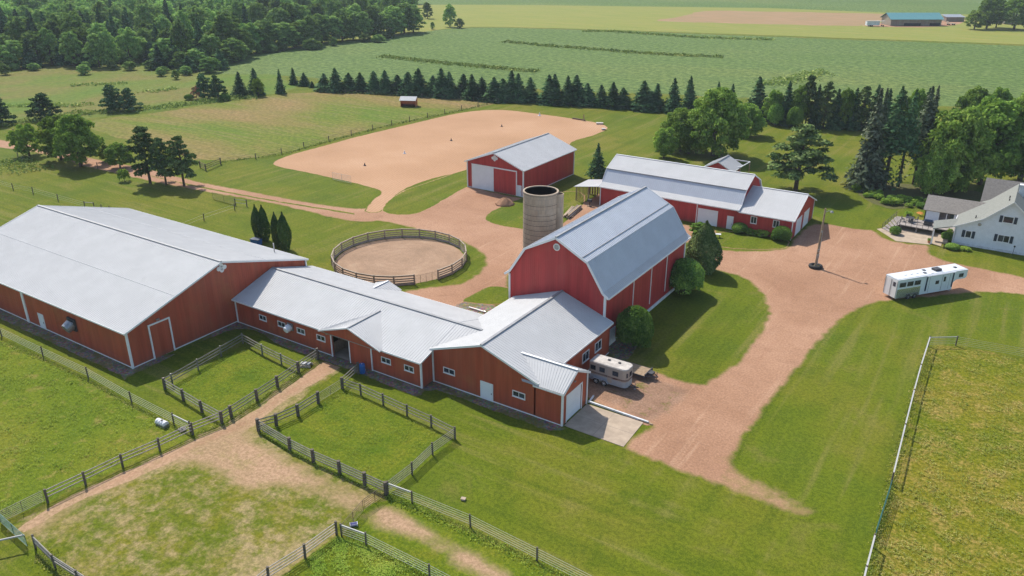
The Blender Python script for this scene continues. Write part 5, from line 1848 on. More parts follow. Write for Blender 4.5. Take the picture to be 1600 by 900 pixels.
# the windbreak row
row = [(506, 142, 31), (527, 143, 33), (545, 144, 36), (565, 144, 33), (584, 145, 33), (602, 146, 33), (621, 146, 36), (639, 148, 36), (657, 149, 44), (677, 150, 38), (692, 151, 40), (703, 152, 37), (722, 152, 42),
       (737, 154, 38), (756, 155, 45), (774, 157, 40), (785, 158, 42), (801, 158, 44), (811, 159, 42), (829, 159, 42), (855, 161, 43), (869, 162, 46), (888, 163, 47), (901, 164, 42), (920, 165, 44), (937, 166, 42),
       (955, 168, 42), (975, 169, 42), (1003, 171, 46), (1014, 172, 38), (1026, 173, 38)]
for k, (x, y, hh) in enumerate(row):
    T('spruce%d' % ((k*7+k//3) % 4), (x+random.uniform(-3, 3), y+random.uniform(-1.5, 1.0)), y-hh*random.uniform(0.74, 1.10), random.uniform(33, 46), 'dark green spruce in the long windbreak row beyond the sand arena', name='spruce_tree', group='windbreak spruces')
T('spruce3', (1051, 176), 123, 34, 'broad dark spruce left of the big maple', name='spruce_tree')
T('spruce2', (1076, 170), 120, 30, 'last spruce of the windbreak, half behind the big maple', name='spruce_tree')
T('spruce0', (1119, 175), 129, 22, 'spruce tip showing above the left of the big maple', name='spruce_tree')
T('spruce1', (1141, 178), 132, 22, 'spruce tip showing above the right of the big maple', name='spruce_tree')
# maple group behind the wide barn
T('maple0', (1114, 243), 138, 98, 'big spreading maple with a thick trunk behind the wide low barn', name='maple_tree')
T('maple1', (1062, 236), 168, 66, 'rounded leafy tree pressed against the left of the big maple', name='leafy_tree')
T('broad0', (1037, 247), 198, 42, 'small leafy tree with a bare stem left of the big maple', name='leafy_tree')
T('bright1', (1076, 240), 205, 40, 'pale green bush under the left of the big maple', 'shrub', 'shrub')
T('maple2', (1166, 212), 163, 56, 'grey-green leafy tree at the right of the big maple', name='leafy_tree')
T('spruce3', (1180, 187), 121, 46, 'tall dark conifer behind the right of the big maple', name='conifer')
# mixed belt to the right
belt = [(1206, 193, 139, 34, 'broad0'), (1226, 195, 128, 34, 'spruce1'), (1246, 197, 132, 34, 'broad1'), (1258, 198, 118, 36, 'pine0'), (1272, 199, 134, 30, 'spruce2'), (1286, 200, 128, 34, 'pine1'), (1302, 201, 140, 34, 'spruce3'), (1316, 201, 137, 34, 'broad2'),
        (1330, 202, 139, 34, 'spruce0'), (1344, 203, 135, 36, 'pine2'), (1362, 204, 134, 34, 'spruce1'), (1380, 205, 140, 34, 'spruce2'), (1400, 206, 141, 36, 'pine0'), (1424, 207, 138, 36, 'broad1'), (1440, 207, 139, 34, 'spruce3'), (1210, 196, 160, 26, 'shrub1'), (1240, 200, 165, 26, 'shrub2')]
for x, y, tp, w, kd in belt:
    T(kd, (x, y), tp, w, 'dark tree in the dense mixed belt along the near edge of the crop field', name='belt_tree', group='mixed tree belt')
T('redbush', (1213, 190), 178, 10, 'small reddish bush at the foot of the mixed tree belt', 'shrub', 'shrub')
# yard trees, right
T('pine1', (1243, 298), 196, 106, 'broad lone pine on the lawn right of the wide low barn', name='pine_tree')
T('youngspruce', (933, 281), 225, 36, 'young spruce standing alone between the square shed and wide barn', name='spruce_tree')
T('oldspruce0', (1350, 294), 141, 66, 'leftmost tall grey-green spruce with branches to the ground', name='spruce_tree')
T('oldspruce1', (1360, 288), 140, 46, 'tall spruce close behind the leftmost grey-green spruce', name='spruce_tree')
T('barespruce0', (1382, 290), 137, 56, 'tall dark spruce with a long bare lower trunk', name='spruce_tree')
T('barespruce0', (1403, 292), 141, 42, 'slender bare trunked spruce in the middle of the tall group', name='spruce_tree')
T('barespruce1', (1427, 288), 137, 50, 'tall twin-topped spruce at the right of the tall group', name='spruce_tree')
T('barespruce1', (1436, 286), 136, 36, 'slim spruce closest to the big trees beside the farmhouse', name='spruce_tree')
T('maple1', (1478, 298), 168, 110, 'wide leafy tree behind the low wing of the farmhouse', name='leafy_tree')
T('broad1', (1530, 288), 152, 120, 'large dark spreading tree behind the farmhouse chimney', name='leafy_tree')
T('broad0', (1592, 286), 148, 116, 'large leafy tree at the right edge behind the farmhouse', name='leafy_tree')
T('maple2', (1455, 305), 232, 60, 'low bushy tree at the back corner of the farmhouse deck', name='leafy_tree')
T('broad2', (1512, 215), 134, 56, 'dark round tree at the crop edge behind the farmhouse trees', name='leafy_tree')
T('broad1', (1550, 212), 136, 44, 'small-crowned tree at the crop edge right of the dark round tree', name='leafy_tree')
T('maple0', (1600, 220), 140, 70, 'tree at the crop edge by the right border of the photo', name='leafy_tree')
# arborvitae by the riding hall
for k, (x, y, tp, w, d) in enumerate(((404, 373, 320, 15, 'leftmost'), (415, 377, 321, 18, 'second'), (434, 386, 332, 15, 'third'), (447, 391, 332, 20, 'rightmost'))):
    T('arbo%d' % (k % 2), (x, y), tp, w, d+' of the four dark columnar arborvitae behind the riding hall', name='arborvitae', group='columnar arborvitae')
# shrubs round the tall barn
T('evergreen', (1097, 424), 346, 54, 'tall dark upright bush at the far corner of the tall barn', 'shrub', 'shrub')
T('shrub0', (1069, 457), 403, 60, 'round clipped bright-topped bush beside the tall barn', 'shrub', 'shrub')
T('shrub1', (990, 543), 477, 60, 'round dark bush nearest the cream horse trailer', 'shrub', 'shrub')
T('herb1', (1075, 410), 396, 12, 'small sprig growing at the barn wall between the bushes', 'plant', 'plant')
for x, y, tp, w, kd, lb in ((1155, 363, 348, 26, 'shrub2', 'rounded grey-green shrub by the walk door of the wide barn'), (1191, 368, 358, 30, 'herb2', 'low pale flowering plant between shrubs along the wide barn'),
                            (1220, 376, 353, 32, 'shrub0', 'rounded shrub at the garage corner of the wide barn'), (1092, 368, 347, 34, 'upright2', 'leafy bush in front of the wide barn garage door'), (1172, 366, 357, 20, 'herb0', 'small leafy plant between shrubs along the wide barn')):
    T(kd, (x, y), tp, w, lb, 'shrub', 'shrub')
# farmhouse planting
for x, y, tp, w, kd, lb in ((1398, 366, 353, 18, 'shrub1', 'small shrub at the foot of the deck stairs'), (1480, 375, 362, 20, 'shrub2', 'shrub under the porch by the farmhouse corner'), (1487, 389, 380, 22, 'shrub0', 'low shrub at the near corner of the farmhouse wall'),
                            (1507, 391, 385, 20, 'herb1', 'low pale plant along the farmhouse wall'), (1483, 368, 357, 12, 'bright0', 'yellow-green bush beside the porch post'), (1437, 337, 331, 10, 'lily', 'clump of orange lilies behind the deck'), (1420, 338, 330, 16, 'herb2', 'green perennial clump behind the deck table')):
    T(kd, (x, y), tp, w, lb, 'plant', 'garden_plant')
for k in range(34):
    u = k/33
    x = 1335+u*115+random.uniform(-5, 5)
    y = 292+u*26+random.uniform(-6, 8)+9*math.sin(u*3.1)
    T(random.choice(['herb0', 'herb1', 'herb2', 'shrub1', 'shrub2']), (x, y), y-random.uniform(6, 11), random.uniform(12, 20), 'leafy perennial in the planted bed under the tall spruces', 'plant', 'garden_plant', 'garden bed perennials')
for x, y in ((1332, 293), (1337, 299)):
    T('bright1', (x, y), y-12, 16, 'yellow-green shrub at the left tip of the planted bed', 'shrub', 'shrub', 'yellow bed shrubs')
# far right trees
T('bright0', (1522, 46), 15, 34, 'pale drooping tree left of the distant house', name='leafy_tree')
T('broad0', (1541, 45), -8, 40, 'tall tree left of the distant low house', name='leafy_tree')
T('broad1', (1556, 43), -2, 30, 'tall tree behind the roof of the distant low house', name='leafy_tree')
T('broad2', (1584, 46), -10, 50, 'broad tree in front of the distant low house', name='leafy_tree')
T('broad0', (1612, 48), -6, 46, 'tree at the top right corner of the photo', name='leafy_tree')
# trees past the end of the woods
T('wood0', (668, 29), 3, 18, 'single round tree in the hay field beyond the woods', name='leafy_tree')
T('wood1', (703, 42), 6, 22, 'upright tree near the hay field corner at the end of the woods', name='leafy_tree')
T('wood2', (718, 44), 28, 16, 'low bushy tree at the hay field corner', name='leafy_tree')
T('wood3', (676, 46), 34, 8, 'tiny bush between the two hay field trees', 'shrub', 'shrub')
T('wood4', (657, 34), 23, 10, 'bush at the end of the woods beside the single round tree', 'shrub', 'shrub')

# --- the woods: nearest trees one by one, the rest as one mass
front = [(-20, 112), (8, 108), (27, 106), (50, 106), (62, 101), (82, 101), (100, 101), (118, 103), (128, 99), (140, 104), (156, 105), (172, 104), (188, 97), (205, 98), (222, 95), (238, 95), (250, 108), (262, 104), (274, 104), (287, 110), (296, 112), (306, 108), (318, 104), (330, 113), (345, 108), (352, 100),
         (366, 96), (378, 90), (392, 83), (405, 81), (418, 78), (430, 76), (445, 76), (460, 74), (474, 72), (488, 72), (503, 67), (520, 66), (535, 64), (552, 62), (568, 62), (584, 60), (600, 57), (616, 54), (632, 52), (646, 50)]
for k, (x, y) in enumerate(front):
    con = (x < 240 and k % 3 == 0) or (240 < x < 365 and k % 2 == 0)
    hh = random.uniform(34, 58) if not con else random.uniform(30, 52)
    if x > 480: hh = random.uniform(40, 52)
    if 285 < x < 356: hh = random.uniform(22, 34)
    if con:
        T('spruce%d' % (k % 4), (x, y), y-hh, random.uniform(28, 38), 'dark conifer along the near edge of the woods', name='woodland_conifer', group='conifers on the woods edge')
    else:
        T('wood%d' % (k % 5), (x, y), y-hh, random.uniform(34, 52), 'leafy tree along the near edge of the woods', name='woodland_tree', group='leafy trees on the woods edge')
for k in range(40):
    i = random.randrange(len(front)-1)
    x, y = front[i][0]+random.uniform(-8, 8), front[i][1]+random.uniform(1, 6)+(random.uniform(0, 14) if front[i][0] < 290 and k % 2 else 0)
    T('wood%d' % (k % 5), (x, y), y-random.uniform(10, 18), random.uniform(14, 24), 'small bush at the foot of the woods', 'shrub', 'shrub', 'bushes at the foot of the woods')
n_second = 0
mass = []
rr = random.Random(5)
fx = np.array([f[0] for f in front], float)
fy = np.array([f[1] for f in front], float)
y_ = 100
for x in range(-70, 660, 21):
    base = float(np.interp(x, fx, fy))
    y = base-9-rr.uniform(0, 5)
    step = 9.0
    while y > -58:
        xx = x+rr.uniform(-9, 9)
        if not (xx > 640 and y > 20):
            mass.append((xx, y+rr.uniform(-2.5, 2.5)))
        y -= step
        step = max(3.6, step*0.95)
mass.sort(key=lambda p: -(p[1]-np.interp(p[0], fx, fy)))
one = mass[:150]
for k, (x, y) in enumerate(one):
    p = G(x, y)
    if rr.random() < (0.38 if x < 330 else 0.12):
        T('spruce%d' % (k % 4), None, None, rr.uniform(7, 10), 'dark conifer inside the woods, behind the nearest trees', name='woodland_conifer', group='conifers inside the woods', xy=(p.x, p.y), h=rr.uniform(14, 21))
        continue
    kd = 'wood%d' % (k % 5)
    T(kd, None, None, rr.uniform(9, 15), 'leafy tree inside the woods, behind the nearest trees', name='woodland_tree', group='leafy trees inside the woods', xy=(p.x, p.y), h=rr.uniform(11, 21))
VV = []
lob = [lobes_crown(1300, broad_lobes(15, 5.6, 1.0, 22, 400+i), 0.72, 0.3, 0.16, 0.05) for i in range(4)]
TT = []
for k, (x, y) in enumerate(mass[150:]):
    p = G(x, y)
    a = rr.uniform(0, 6.28)
    s = rr.uniform(0.85, 1.25)
    TT.append(np.full(1300*4, rr.uniform(-0.35, 0.60)))
    V = lob[k % 4]*np.array([s, s, s*rr.uniform(0.85, 1.25)])
    c_, s_ = math.cos(a), math.sin(a)
    VV.append(np.stack([V[:, 0]*c_-V[:, 1]*s_+p.x, V[:, 0]*s_+V[:, 1]*c_+p.y, V[:, 2]], 1))
o = bpy.data.objects.new('woods', quads_mesh('woods', np.concatenate(VV), LEAF['wood'], np.concatenate(TT)))
COL.objects.link(o)
tag(o, 'deep mass of the woods behind its nearest trees at top left', 'woods', kind='stuff')


# --- strips of tall weeds
def strip(name, line, width, hgt, dens, size, mat, label, cat='weeds', world=False):
    pts = [Vector(p) if world else G(*p) for p in line]
    Ps = []
    for a, b in zip(pts, pts[1:]):
        L = (b-a).length
        n = int(L*width*dens*1.9)
        if n < 1: continue
        t = rg.random(n)[:, None]
        d = (b-a)/L
        side = np.array([-d.y, d.x, 0])
        off = (rg.normal(size=(n, 1))*0.35)*width
        A, B = np.array(a), np.array(b)
        P = A+(B-A)*t+side*off
        lump = 0.45+0.55*np.sin(P[:, 0]*0.35+P[:, 1]*0.21)**2
        P[:, 2] = rg.random(n)*hgt*lump*np.exp(-(off[:, 0]/width)**2*2)
        Ps.append(P)
    P = np.concatenate(Ps)
    N = unit(rg.normal(size=P.shape)*0.7+np.array([0, 0, 0.5]))
    o = bpy.data.objects.new(name, quads_mesh(name, leaf_arrays(P, N, size*(0.6+0.8*rg.random(len(P)))), mat))
    COL.objects.link(o)
    tag(o, label, cat, kind='stuff')


strip('weed_strip', [(595, 88), (625, 91), (670, 96), (730, 102), (780, 107), (840, 112)], 6, 0.8, 1.5, 0.6, LEAF['weed'], 'weedy grass waterway nearest the windbreak in the crop field')
strip('weed_strip', [(790, 65), (815, 68), (860, 72), (930, 77), (1000, 83), (1070, 87), (1130, 89)], 6, 0.9, 1.3, 0.62, LEAF['weed'], 'middle weedy grass waterway across the crop field')
strip('weed_strip', [(910, 49), (950, 49), (1010, 53), (1080, 58), (1150, 61), (1210, 62)], 6, 0.9, 1.2, 0.7, LEAF['weed'], 'farthest dark weedy strip at the back of the crop field')
strip('weed_strip', [(1195, 133), (1240, 125), (1275, 116), (1285, 113)], 9, 1.8, 1.2, 0.5, LEAF['weed'], 'weedy mound in the crop field behind the tree belt')
strip('weed_strip', [(-20, 200), (30, 192), (60, 189), (100, 180), (150, 177), (200, 173), (250, 169), (320, 160), (400, 152)], 4.5, 1.5, 2.6, 0.40, LEAF['weed'], 'hedge of tall weeds between the meadow and pasture')
strip('weed_strip', [(-10, 168), (60, 164), (110, 166), (150, 163)], 4, 1.0, 1.6, 0.45, LEAF['weed'], 'low weedy bank across the left of the meadow')
strip('weed_strip', [(110, 134), (150, 132), (200, 131)], 4, 0.9, 1.2, 0.5, LEAF['weed'], 'thin line of weeds in the middle of the meadow')
strip('weed_strip', [(215, 144), (250, 143), (275, 138)], 3.5, 0.9, 1.4, 0.45, LEAF['weed'], 'short weedy bank near the right of the meadow')
strip('weed_strip', [(0, 252), (25, 258), (60, 268)], 7, 0.9, 2.5, 0.30, LEAF['weed'], 'rough weeds by the dirt track at the left edge')
strip('weed_strip', [(495, 143), (560, 146), (650, 150), (720, 154), (770, 159)], 2.0, 0.8, 3.0, 0.3, LEAF['weed'], 'unmown grass at the foot of the windbreak')
strip('weed_strip', [(345, 254), (440, 242), (514, 221), (600, 198), (700, 177), (776, 160)], 0.8, 0.5, 6, 0.22, LEAF['weed'], 'unmown grass along the pasture fence by the sand arena')
strip('weed_strip', [(605, 775), (660, 800), (735, 834), (840, 884), (900, 910)], 1.1, 0.26, 60, 0.075, LEAF['lushgrass'], 'lush grass along the wire fence at the bottom')
strip('weed_strip', [(540, 842), (590, 862), (640, 888), (690, 912)], 1.3, 0.30, 60, 0.075, LEAF['lushgrass'], 'rough grass under the lower wire fence at the bottom')
strip('weed_strip', [(-10, 532), (68, 562), (138, 596), (207, 635), (300, 680)], 0.6, 0.28, 40, 0.075, LEAF['grass'], 'unmown grass under the wire fence beside the riding hall')
strip('weed_strip', [(1452, 545), (1436, 592), (1424, 632), (1408, 690), (1390, 770), (1356, 905)], 0.9, 0.28, 45, 0.075, LEAF['grass'], 'unmown grass along the right-hand paddock fence')
strip('weed_strip', [(60, 866), (120, 912)], 1.2, 0.35, 45, 0.08, LEAF['grass'], 'rough grass along the fence at the lower left corner')
strip('weed_strip', [(305, 678), (350, 662), (400, 628), (467, 583), (500, 555)], 0.7, 0.25, 45, 0.075, LEAF['grass'], 'grass along the lane fence of the small side paddock')
strip('weed_strip', [(412, 676), (455, 706), (530, 743), (603, 774)], 0.6, 0.25, 45, 0.075, LEAF['lushgrass'], 'grass along the lower fence of the middle paddock')


# --- grass tufts standing in the grazed ground
def tufts(name, poly, n, hgt, size, mat, label):
    P2 = np.array([tuple(G(*p))[:2] for p in poly])
    lo, hi = P2.min(0), P2.max(0)
    X = lo+(hi-lo)*rg.random((n*2, 2))
    ins = np.zeros(len(X), bool)
    for (ax, ay), (bx, by) in zip(P2, np.roll(P2, -1, axis=0)):
        c = ((ay > X[:, 1]) != (by > X[:, 1])) & (X[:, 0] < (bx-ax)*(X[:, 1]-ay)/(by-ay+1e-12)+ax)
        ins ^= c
    X = X[ins][:n]
    cl = np.sin(X[:, 0]*1.1+2*np.sin(X[:, 1]*0.7))*np.sin(X[:, 1]*1.3+1.7*np.sin(X[:, 0]*0.6))
    X = X[cl+rg.normal(size=len(X))*0.5 > 0.25]
    Ps = np.concatenate([np.concatenate([X+rg.normal(size=X.shape)*0.09, (0.13+rg.random((len(X), 1))*hgt*0.55)], 1) for _ in range(4)])
    N = unit(rg.normal(size=Ps.shape)*0.5+np.array([0, 0, 1.2]))
    o = bpy.data.objects.new(name, quads_mesh(name, leaf_arrays(Ps, N, size*0.5*(0.5+rg.random(len(Ps))), 0.3), mat))
    COL.objects.link(o)
    tag(o, label, 'grass', kind='stuff')


tufts('grass_tufts', [(0, 530), (68, 560), (138, 594), (207, 633), (290, 676), (190, 728), (75, 784), (-20, 815), (-80, 600)], 9000, 0.13, 0.16, LEAF['lushgrass'], 'clumpy grazed grass in the left paddock below the riding hall')
tufts('grass_tufts', [(1452, 550), (1496, 544), (1640, 570), (1640, 920), (1360, 910), (1395, 770), (1428, 625)], 13000, 0.13, 0.16, LEAF['grass'], 'clumpy yellowed grass in the right-hand paddock')
tufts('grass_tufts', [(418, 674), (498, 634), (537, 610), (674, 670), (706, 690), (605, 769), (530, 738)], 5000, 0.09, 0.12, LEAF['lushgrass'], 'lush grass in the paddock below the stable windows')
tufts('grass_tufts', [(262, 608), (345, 560), (380, 543), (462, 584), (350, 654)], 2600, 0.09, 0.12, LEAF['lushgrass'], 'lush grass in the small side paddock')
tufts('grass_tufts', [(440, 905), (478, 874), (528, 840), (600, 868), (672, 908)], 6000, 0.12, 0.14, LEAF['lushgrass'], 'lush grass in the corner paddock at the bottom')

# ================================================================== FENCES
def fence(name, label, pts, h, levels, railmat, postmat, rail_r=0.05, post_r=0.09, cat='fence', closed=False, posts=True, rail_kind='rail', square=False, mesh=False, extra=0.12, group=None, world=False, step=None):
    P = [Vector((p[0], p[1], 0)) if world else G(*p) for p in pts]
    if step:
        Q = []
        for a, b in zip(P, P[1:]):
            n = max(1, round((b-a).length/step))
            Q += [a.lerp(b, k/n) for k in range(n)]
        P = Q+[P[-1]]
    t = thing(name, label, cat, P[0], 0, group)
    loop = P+[P[0]] if closed else P
    for lv in levels:
        mb = MB()
        for a, b in zip(loop, loop[1:]):
            j = random.uniform(-0.015, 0.015)
            if square: mb.bar(a+Vector((0, 0, lv+j)), b+Vector((0, 0, lv-j)), 0.04, rail_r*2)
            else: mb.tube([a+Vector((0, 0, lv)), b+Vector((0, 0, lv))], rail_r, 5)
        mb.build(rail_kind, M[railmat], t)
    if mesh:
        mb = MB()
        for a, b in zip(loop, loop[1:]):
            L = (b-a).length
            n = int(L/0.9)
            for k in range(1, n): mb.bar(a.lerp(b, k/n)+Vector((0, 0, 0.06)), a.lerp(b, k/n)+Vector((0, 0, levels[-1])), 0.006, 0.006)
            z = 0.12
            while z < levels[-1]:
                mb.bar(a+Vector((0, 0, z)), b+Vector((0, 0, z)), 0.006, 0.006)
                z += 0.22
        mb.build('wire_mesh', M['pipe'], t)
    if posts:
        mb = MB()
        mb.tube([(0, 0, -0.1), (0, 0, h+extra)], post_r, 7)
        p0 = mb.build('post', M[postmat], t, local=True)
        for k, p in enumerate(P):
            o = p0 if k == 0 else p0.copy()
            if k:
                COL.objects.link(o)
                o.parent = t
            o.location = p-P[0]
            o.rotation_euler = (random.uniform(-0.03, 0.03), random.uniform(-0.03, 0.03), 0)
    return t


def gate(name, label, a, b, h=1.3, bars=6, mat='pipe', world=False, group=None, r=0.03, z0=0.15):
    A, B = (Vector((*a, 0)), Vector((*b, 0))) if world else (G(*a), G(*b))
    t = thing(name, label, 'gate', A, 0, group)
    up = Vector((0, 0, 1))
    mb = MB()
    mb.tube([A+up*z0, A+up*h, B+up*h, B+up*z0, A+up*z0], r, 6)
    mb.build('frame', M[mat], t)
    for k in range(1, bars):
        z = z0+(h-z0)*k/bars
        mb = MB()
        mb.tube([A+up*z, B+up*z], r*0.75, 5)
        mb.build('bar', M[mat], t)
    mb = MB()
    m_ = (A+B)/2
    mb.bar(m_+up*z0, m_+up*h, 0.05, 0.03, 0)
    mb.build('brace', M[mat], t)
    return t


W5 = [0.30, 0.55, 0.80, 1.05, 1.30]
fence('wire_fence', 'white five-strand wire fence running along the front of the riding hall', [(-70, 501), (3, 526), (67.5, 557), (138, 590), (206, 629), (272, 663), (298, 676)], 1.35, W5, 'wire', 'post', 0.017, 0.085, rail_kind='wire')
fence('rail_fence', 'three-rail pipe fence round the small paddock beside the riding hall', [(258, 608), (270, 601), (310, 578), (346, 557), (380, 537), (410, 554), (440, 569), (467, 582)], 1.4, [0.55, 0.95, 1.35], 'pipe', 'pipe', 0.065, 0.10, mesh=True)
fence('rail_fence', 'short pipe fence side with netting at the left of the small paddock', [(258, 608), (287, 626), (316, 644), (347, 661)], 1.4, [0.55, 0.95, 1.35], 'pipe', 'post', 0.06, 0.175, mesh=True)
fence('rail_fence', 'pipe fence lining the upper side of the lane to the stable door', [(347, 661), (362, 652), (402, 626), (434, 605), (467, 582), (497, 561)], 1.4, [0.55, 0.95, 1.35], 'pipe', 'post', 0.065, 0.185, mesh=True)
fence('rail_fence', 'long dark rail fence along the lane below the left paddock', [(75, 785), (134, 757), (192, 729), (250, 704), (302, 679), (347, 661)], 1.4, [0.60, 0.98, 1.35], 'rail', 'post', 0.06, 0.12)
fence('rail_fence', 'pipe fence on the stable window side of the middle paddock', [(535, 607), (564, 617), (599, 633), (636, 650), (674, 667), (711, 686)], 1.4, [0.55, 0.95, 1.35], 'pipe', 'post', 0.06, 0.11, mesh=True)
fence('rail_fence', 'short pipe fence from the lane corner to the blue barrel', [(535, 607), (560, 584)], 1.4, [0.55, 0.95, 1.35], 'pipe', 'post', 0.065, 0.185)
fence('rail_fence', 'pipe fence on the lane side of the middle paddock', [(404, 673), (432, 665), (466, 650), (497.5, 630)], 1.4, [0.55, 0.95, 1.35], 'pipe', 'post', 0.065, 0.19, mesh=True)
gate('pipe_gate', 'pale pipe gate between lane and middle paddock near the stable', (499, 629), (534, 607), 1.2, 5, 'pipe')
fence('rail_fence', 'pipe fence along the lower side of the middle paddock', [(404, 673), (453, 703), (490, 722), (531, 740), (570, 758), (603, 773)], 1.4, [0.45, 0.75, 1.05, 1.35], 'pipe', 'post', 0.06, 0.185, mesh=True)
fence('rail_fence', 'pipe fence on the lawn side of the middle paddock, casting barred shadows', [(606, 772), (644, 742), (676, 711), (711, 686)], 1.4, [0.35, 0.60, 0.85, 1.10, 1.35], 'pipe', 'post', 0.04, 0.10)
fence('wire_fence', 'white wire fence crossing the lawn from the paddock corner to the bottom edge', [(606, 772), (644, 786), (735, 823), (839, 876), (960, 938)], 1.3, W5, 'wire', 'post', 0.016, 0.085, rail_kind='wire')
fence('wire_fence', 'lower white wire fence leaving the photo at the bottom centre', [(534, 838), (572, 852), (671, 902), (770, 955)], 1.3, W5, 'wire', 'post', 0.016, 0.085, rail_kind='wire')
fence('rail_fence', 'dark rail fence slanting off the bottom edge beside the double gate', [(526, 836), (477, 872), (420, 908), (380, 940)], 1.4, [0.45, 0.75, 1.05, 1.35], 'rail', 'post', 0.055, 0.12)
fence('rail_fence', 'pale rail fence at the lower left corner of the exercise paddock', [(56, 857), (87, 888), (124, 912), (165, 940)], 1.35, [0.75, 1.05, 1.30], 'pipe', 'post', 0.07, 0.10)


def brace(name, label, a, b, z=1.25, r=0.075, mat='wire'):
    A, B = G(*a), G(*b)
    t = thing(name, label, 'rail', A)
    mb = MB()
    mb.tube([A+Vector((0, 0, z)), B+Vector((0, 0, z))], r, 7)
    mb.build('rail', M[mat], t)
    mb = MB()
    mb.tube([A+Vector((0, 0, z)), A+Vector((0, 0, z+0.14))], r*1.2, 7)
    mb.build('bracket', M['post'], t)


brace('brace_rail', 'thick white brace rail from the middle paddock corner post', (606, 772), (644, 786))
brace('brace_rail', 'thick white brace rail by the lower wire fence corner at the double gate', (534, 838), (572, 852))
brace('brace_rail', 'white brace rail at the end of the riding hall wire fence', (272, 663), (298, 676))
brace('brace_rail', 'white brace rail reaching out of the photo at the lower left', (-25, 868), (43, 853), 1.2, 0.09)
gate('pipe_gate', 'brown pipe gate leaf next to the middle paddock corner post', (602, 774), (570, 797), 1.25, 5, 'brownpipe')
gate('pipe_gate', 'brown pipe gate leaf next to the lower wire fence corner post', (568, 799), (536, 836), 1.25, 5, 'brownpipe')
gate('pipe_gate', 'pale grey pipe gate left of the long dark rail fence', (70, 784), (2, 818), 1.25, 6, 'pipe')
gate('pipe_gate', 'dark green pipe gate standing ajar at the left edge', (2, 818), (44, 856), 1.3, 6, 'greenpipe')

# right-hand paddock
rp = [(1450, 541), (1436, 585), (1425, 625), (1411, 680), (1392, 758)]
fence('wire_fence', 'white-topped wire fence on the left side of the right-hand paddock', [(p[0], p[1]) for p in rp], 1.35, [0.35, 0.65, 0.95], 'wire', 'post', 0.014, 0.085, rail_kind='wire')
fence('wire_fence', 'white-topped wire fence continuing below the green gate at right', [(1363, 855), (1350, 905), (1330, 990)], 1.35, [0.35, 0.65, 0.95], 'wire', 'post', 0.014, 0.085, rail_kind='wire')
a_ = [G(*p) for p in rp]
t = thing('top_rail', 'white flat top rail along the left side of the right-hand paddock', 'rail', a_[0])
mb = MB()
for p, q in zip(a_, a_[1:]): mb.bar(p+Vector((0, 0, 1.36)), q+Vector((0, 0, 1.36)), 0.14, 0.05)
mb.build('rail', M['wire'], t)
mb = MB()
for p in a_: mb.tube([p+Vector((0, 0, 1.385)), p+Vector((0, 0, 1.44))], 0.09, 7)
mb.build('cap', M['post'], t)
a_ = [G(*p) for p in ((1363, 855), (1350, 905), (1330, 990))]
t = thing('top_rail', 'white flat top rail below the green gate at right', 'rail', a_[0])
mb = MB()
for p, q in zip(a_, a_[1:]): mb.bar(p+Vector((0, 0, 1.36)), q+Vector((0, 0, 1.36)), 0.14, 0.05)
mb.build('rail', M['wire'], t)
mb = MB()
for p in a_: mb.tube([p+Vector((0, 0, 1.385)), p+Vector((0, 0, 1.44))], 0.09, 7)
mb.build('cap', M['post'], t)
gate('pipe_gate', 'green pipe gate casting a ladder-like shadow in the right-hand fence', (1390, 768), (1365, 846), 1.3, 7, 'greenpipe')
fence('wire_fence', 'thin white wire fence across the top of the right-hand paddock', [(1450, 541), (1493, 540), (1610, 562), (1760, 590)], 1.3, W5, 'wire', 'post', 0.013, 0.085, rail_kind='wire')
brace('brace_rail', 'white brace rail at the top corner of the right-hand paddock', (1450, 541), (1493, 540), 1.28, 0.06)

# far fences
fence('wire_fence', 'dark post and wire fence between the far pasture and the sand arena', [(345, 256), (400, 249), (440, 241), (475, 231), (514, 221), (549, 212), (582, 203), (612, 196), (640, 190), (668, 184), (695, 178), (721, 172), (747, 167), (776, 161)], 1.4, [0.5, 0.9, 1.3], 'post', 'post', 0.02, 0.11)
fence('wire_fence', 'low wire fence along the foot of the windbreak', [(776, 161), (740, 158), (700, 155), (660, 153), (620, 150), (580, 148), (540, 146), (500, 145)], 1.3, [0.6, 1.2], 'post', 'post', 0.02, 0.09)
gate('board_gate', 'small white gate at the far corner of the pasture by the windbreak', (770, 160), (779, 162), 1.5, 4, 'wire')
fence('board_fence', 'brown wooden rail corral beside the right-hand pine', [(313, 262), (322, 267), (345, 257)], 1.5, [0.5, 0.95, 1.4], 'brownpipe', 'post', 0.08, 0.14)
fence('wire_fence', 'sparse wire fence across the field left of the riding hall', [(-10, 288), (21, 297), (52, 303), (91, 314), (133, 326)], 1.4, [0.5, 0.9, 1.3], 'wire', 'post', 0.014, 0.09, rail_kind='wire')
brace('brace_rail', 'grey brace rail just behind the far end of the riding hall', (133, 326), (148, 327), 1.3, 0.07, 'pipe')
fence('wire_fence', 'close wire fence disappearing behind the riding hall roof', [(148, 327), (160, 330), (172, 332), (200, 338)], 1.3, [0.3, 0.6, 0.9, 1.2], 'post', 'post', 0.014, 0.09, rail_kind='wire')
fence('wire_fence', 'thin two-post wire fence on the grass behind the riding hall', [(367, 329), (319, 345), (262, 368)], 1.3, [0.6, 1.2], 'wire', 'post', 0.014, 0.09, rail_kind='wire')
gate('pipe_gate', 'dark wire gate between posts on the grass below the dirt track', (333, 311), (368, 321), 1.4, 6, 'post')
fence('rail_fence', 'short pale-topped fence end beside the dark wire gate', [(368, 321), (386, 323)], 1.4, [0.6, 1.3], 'wire', 'post', 0.05, 0.11)
gate('panel_gate', 'white livestock panel standing at the near edge of the sand arena', (520, 281), (549, 287), 1.7, 6, 'wire')
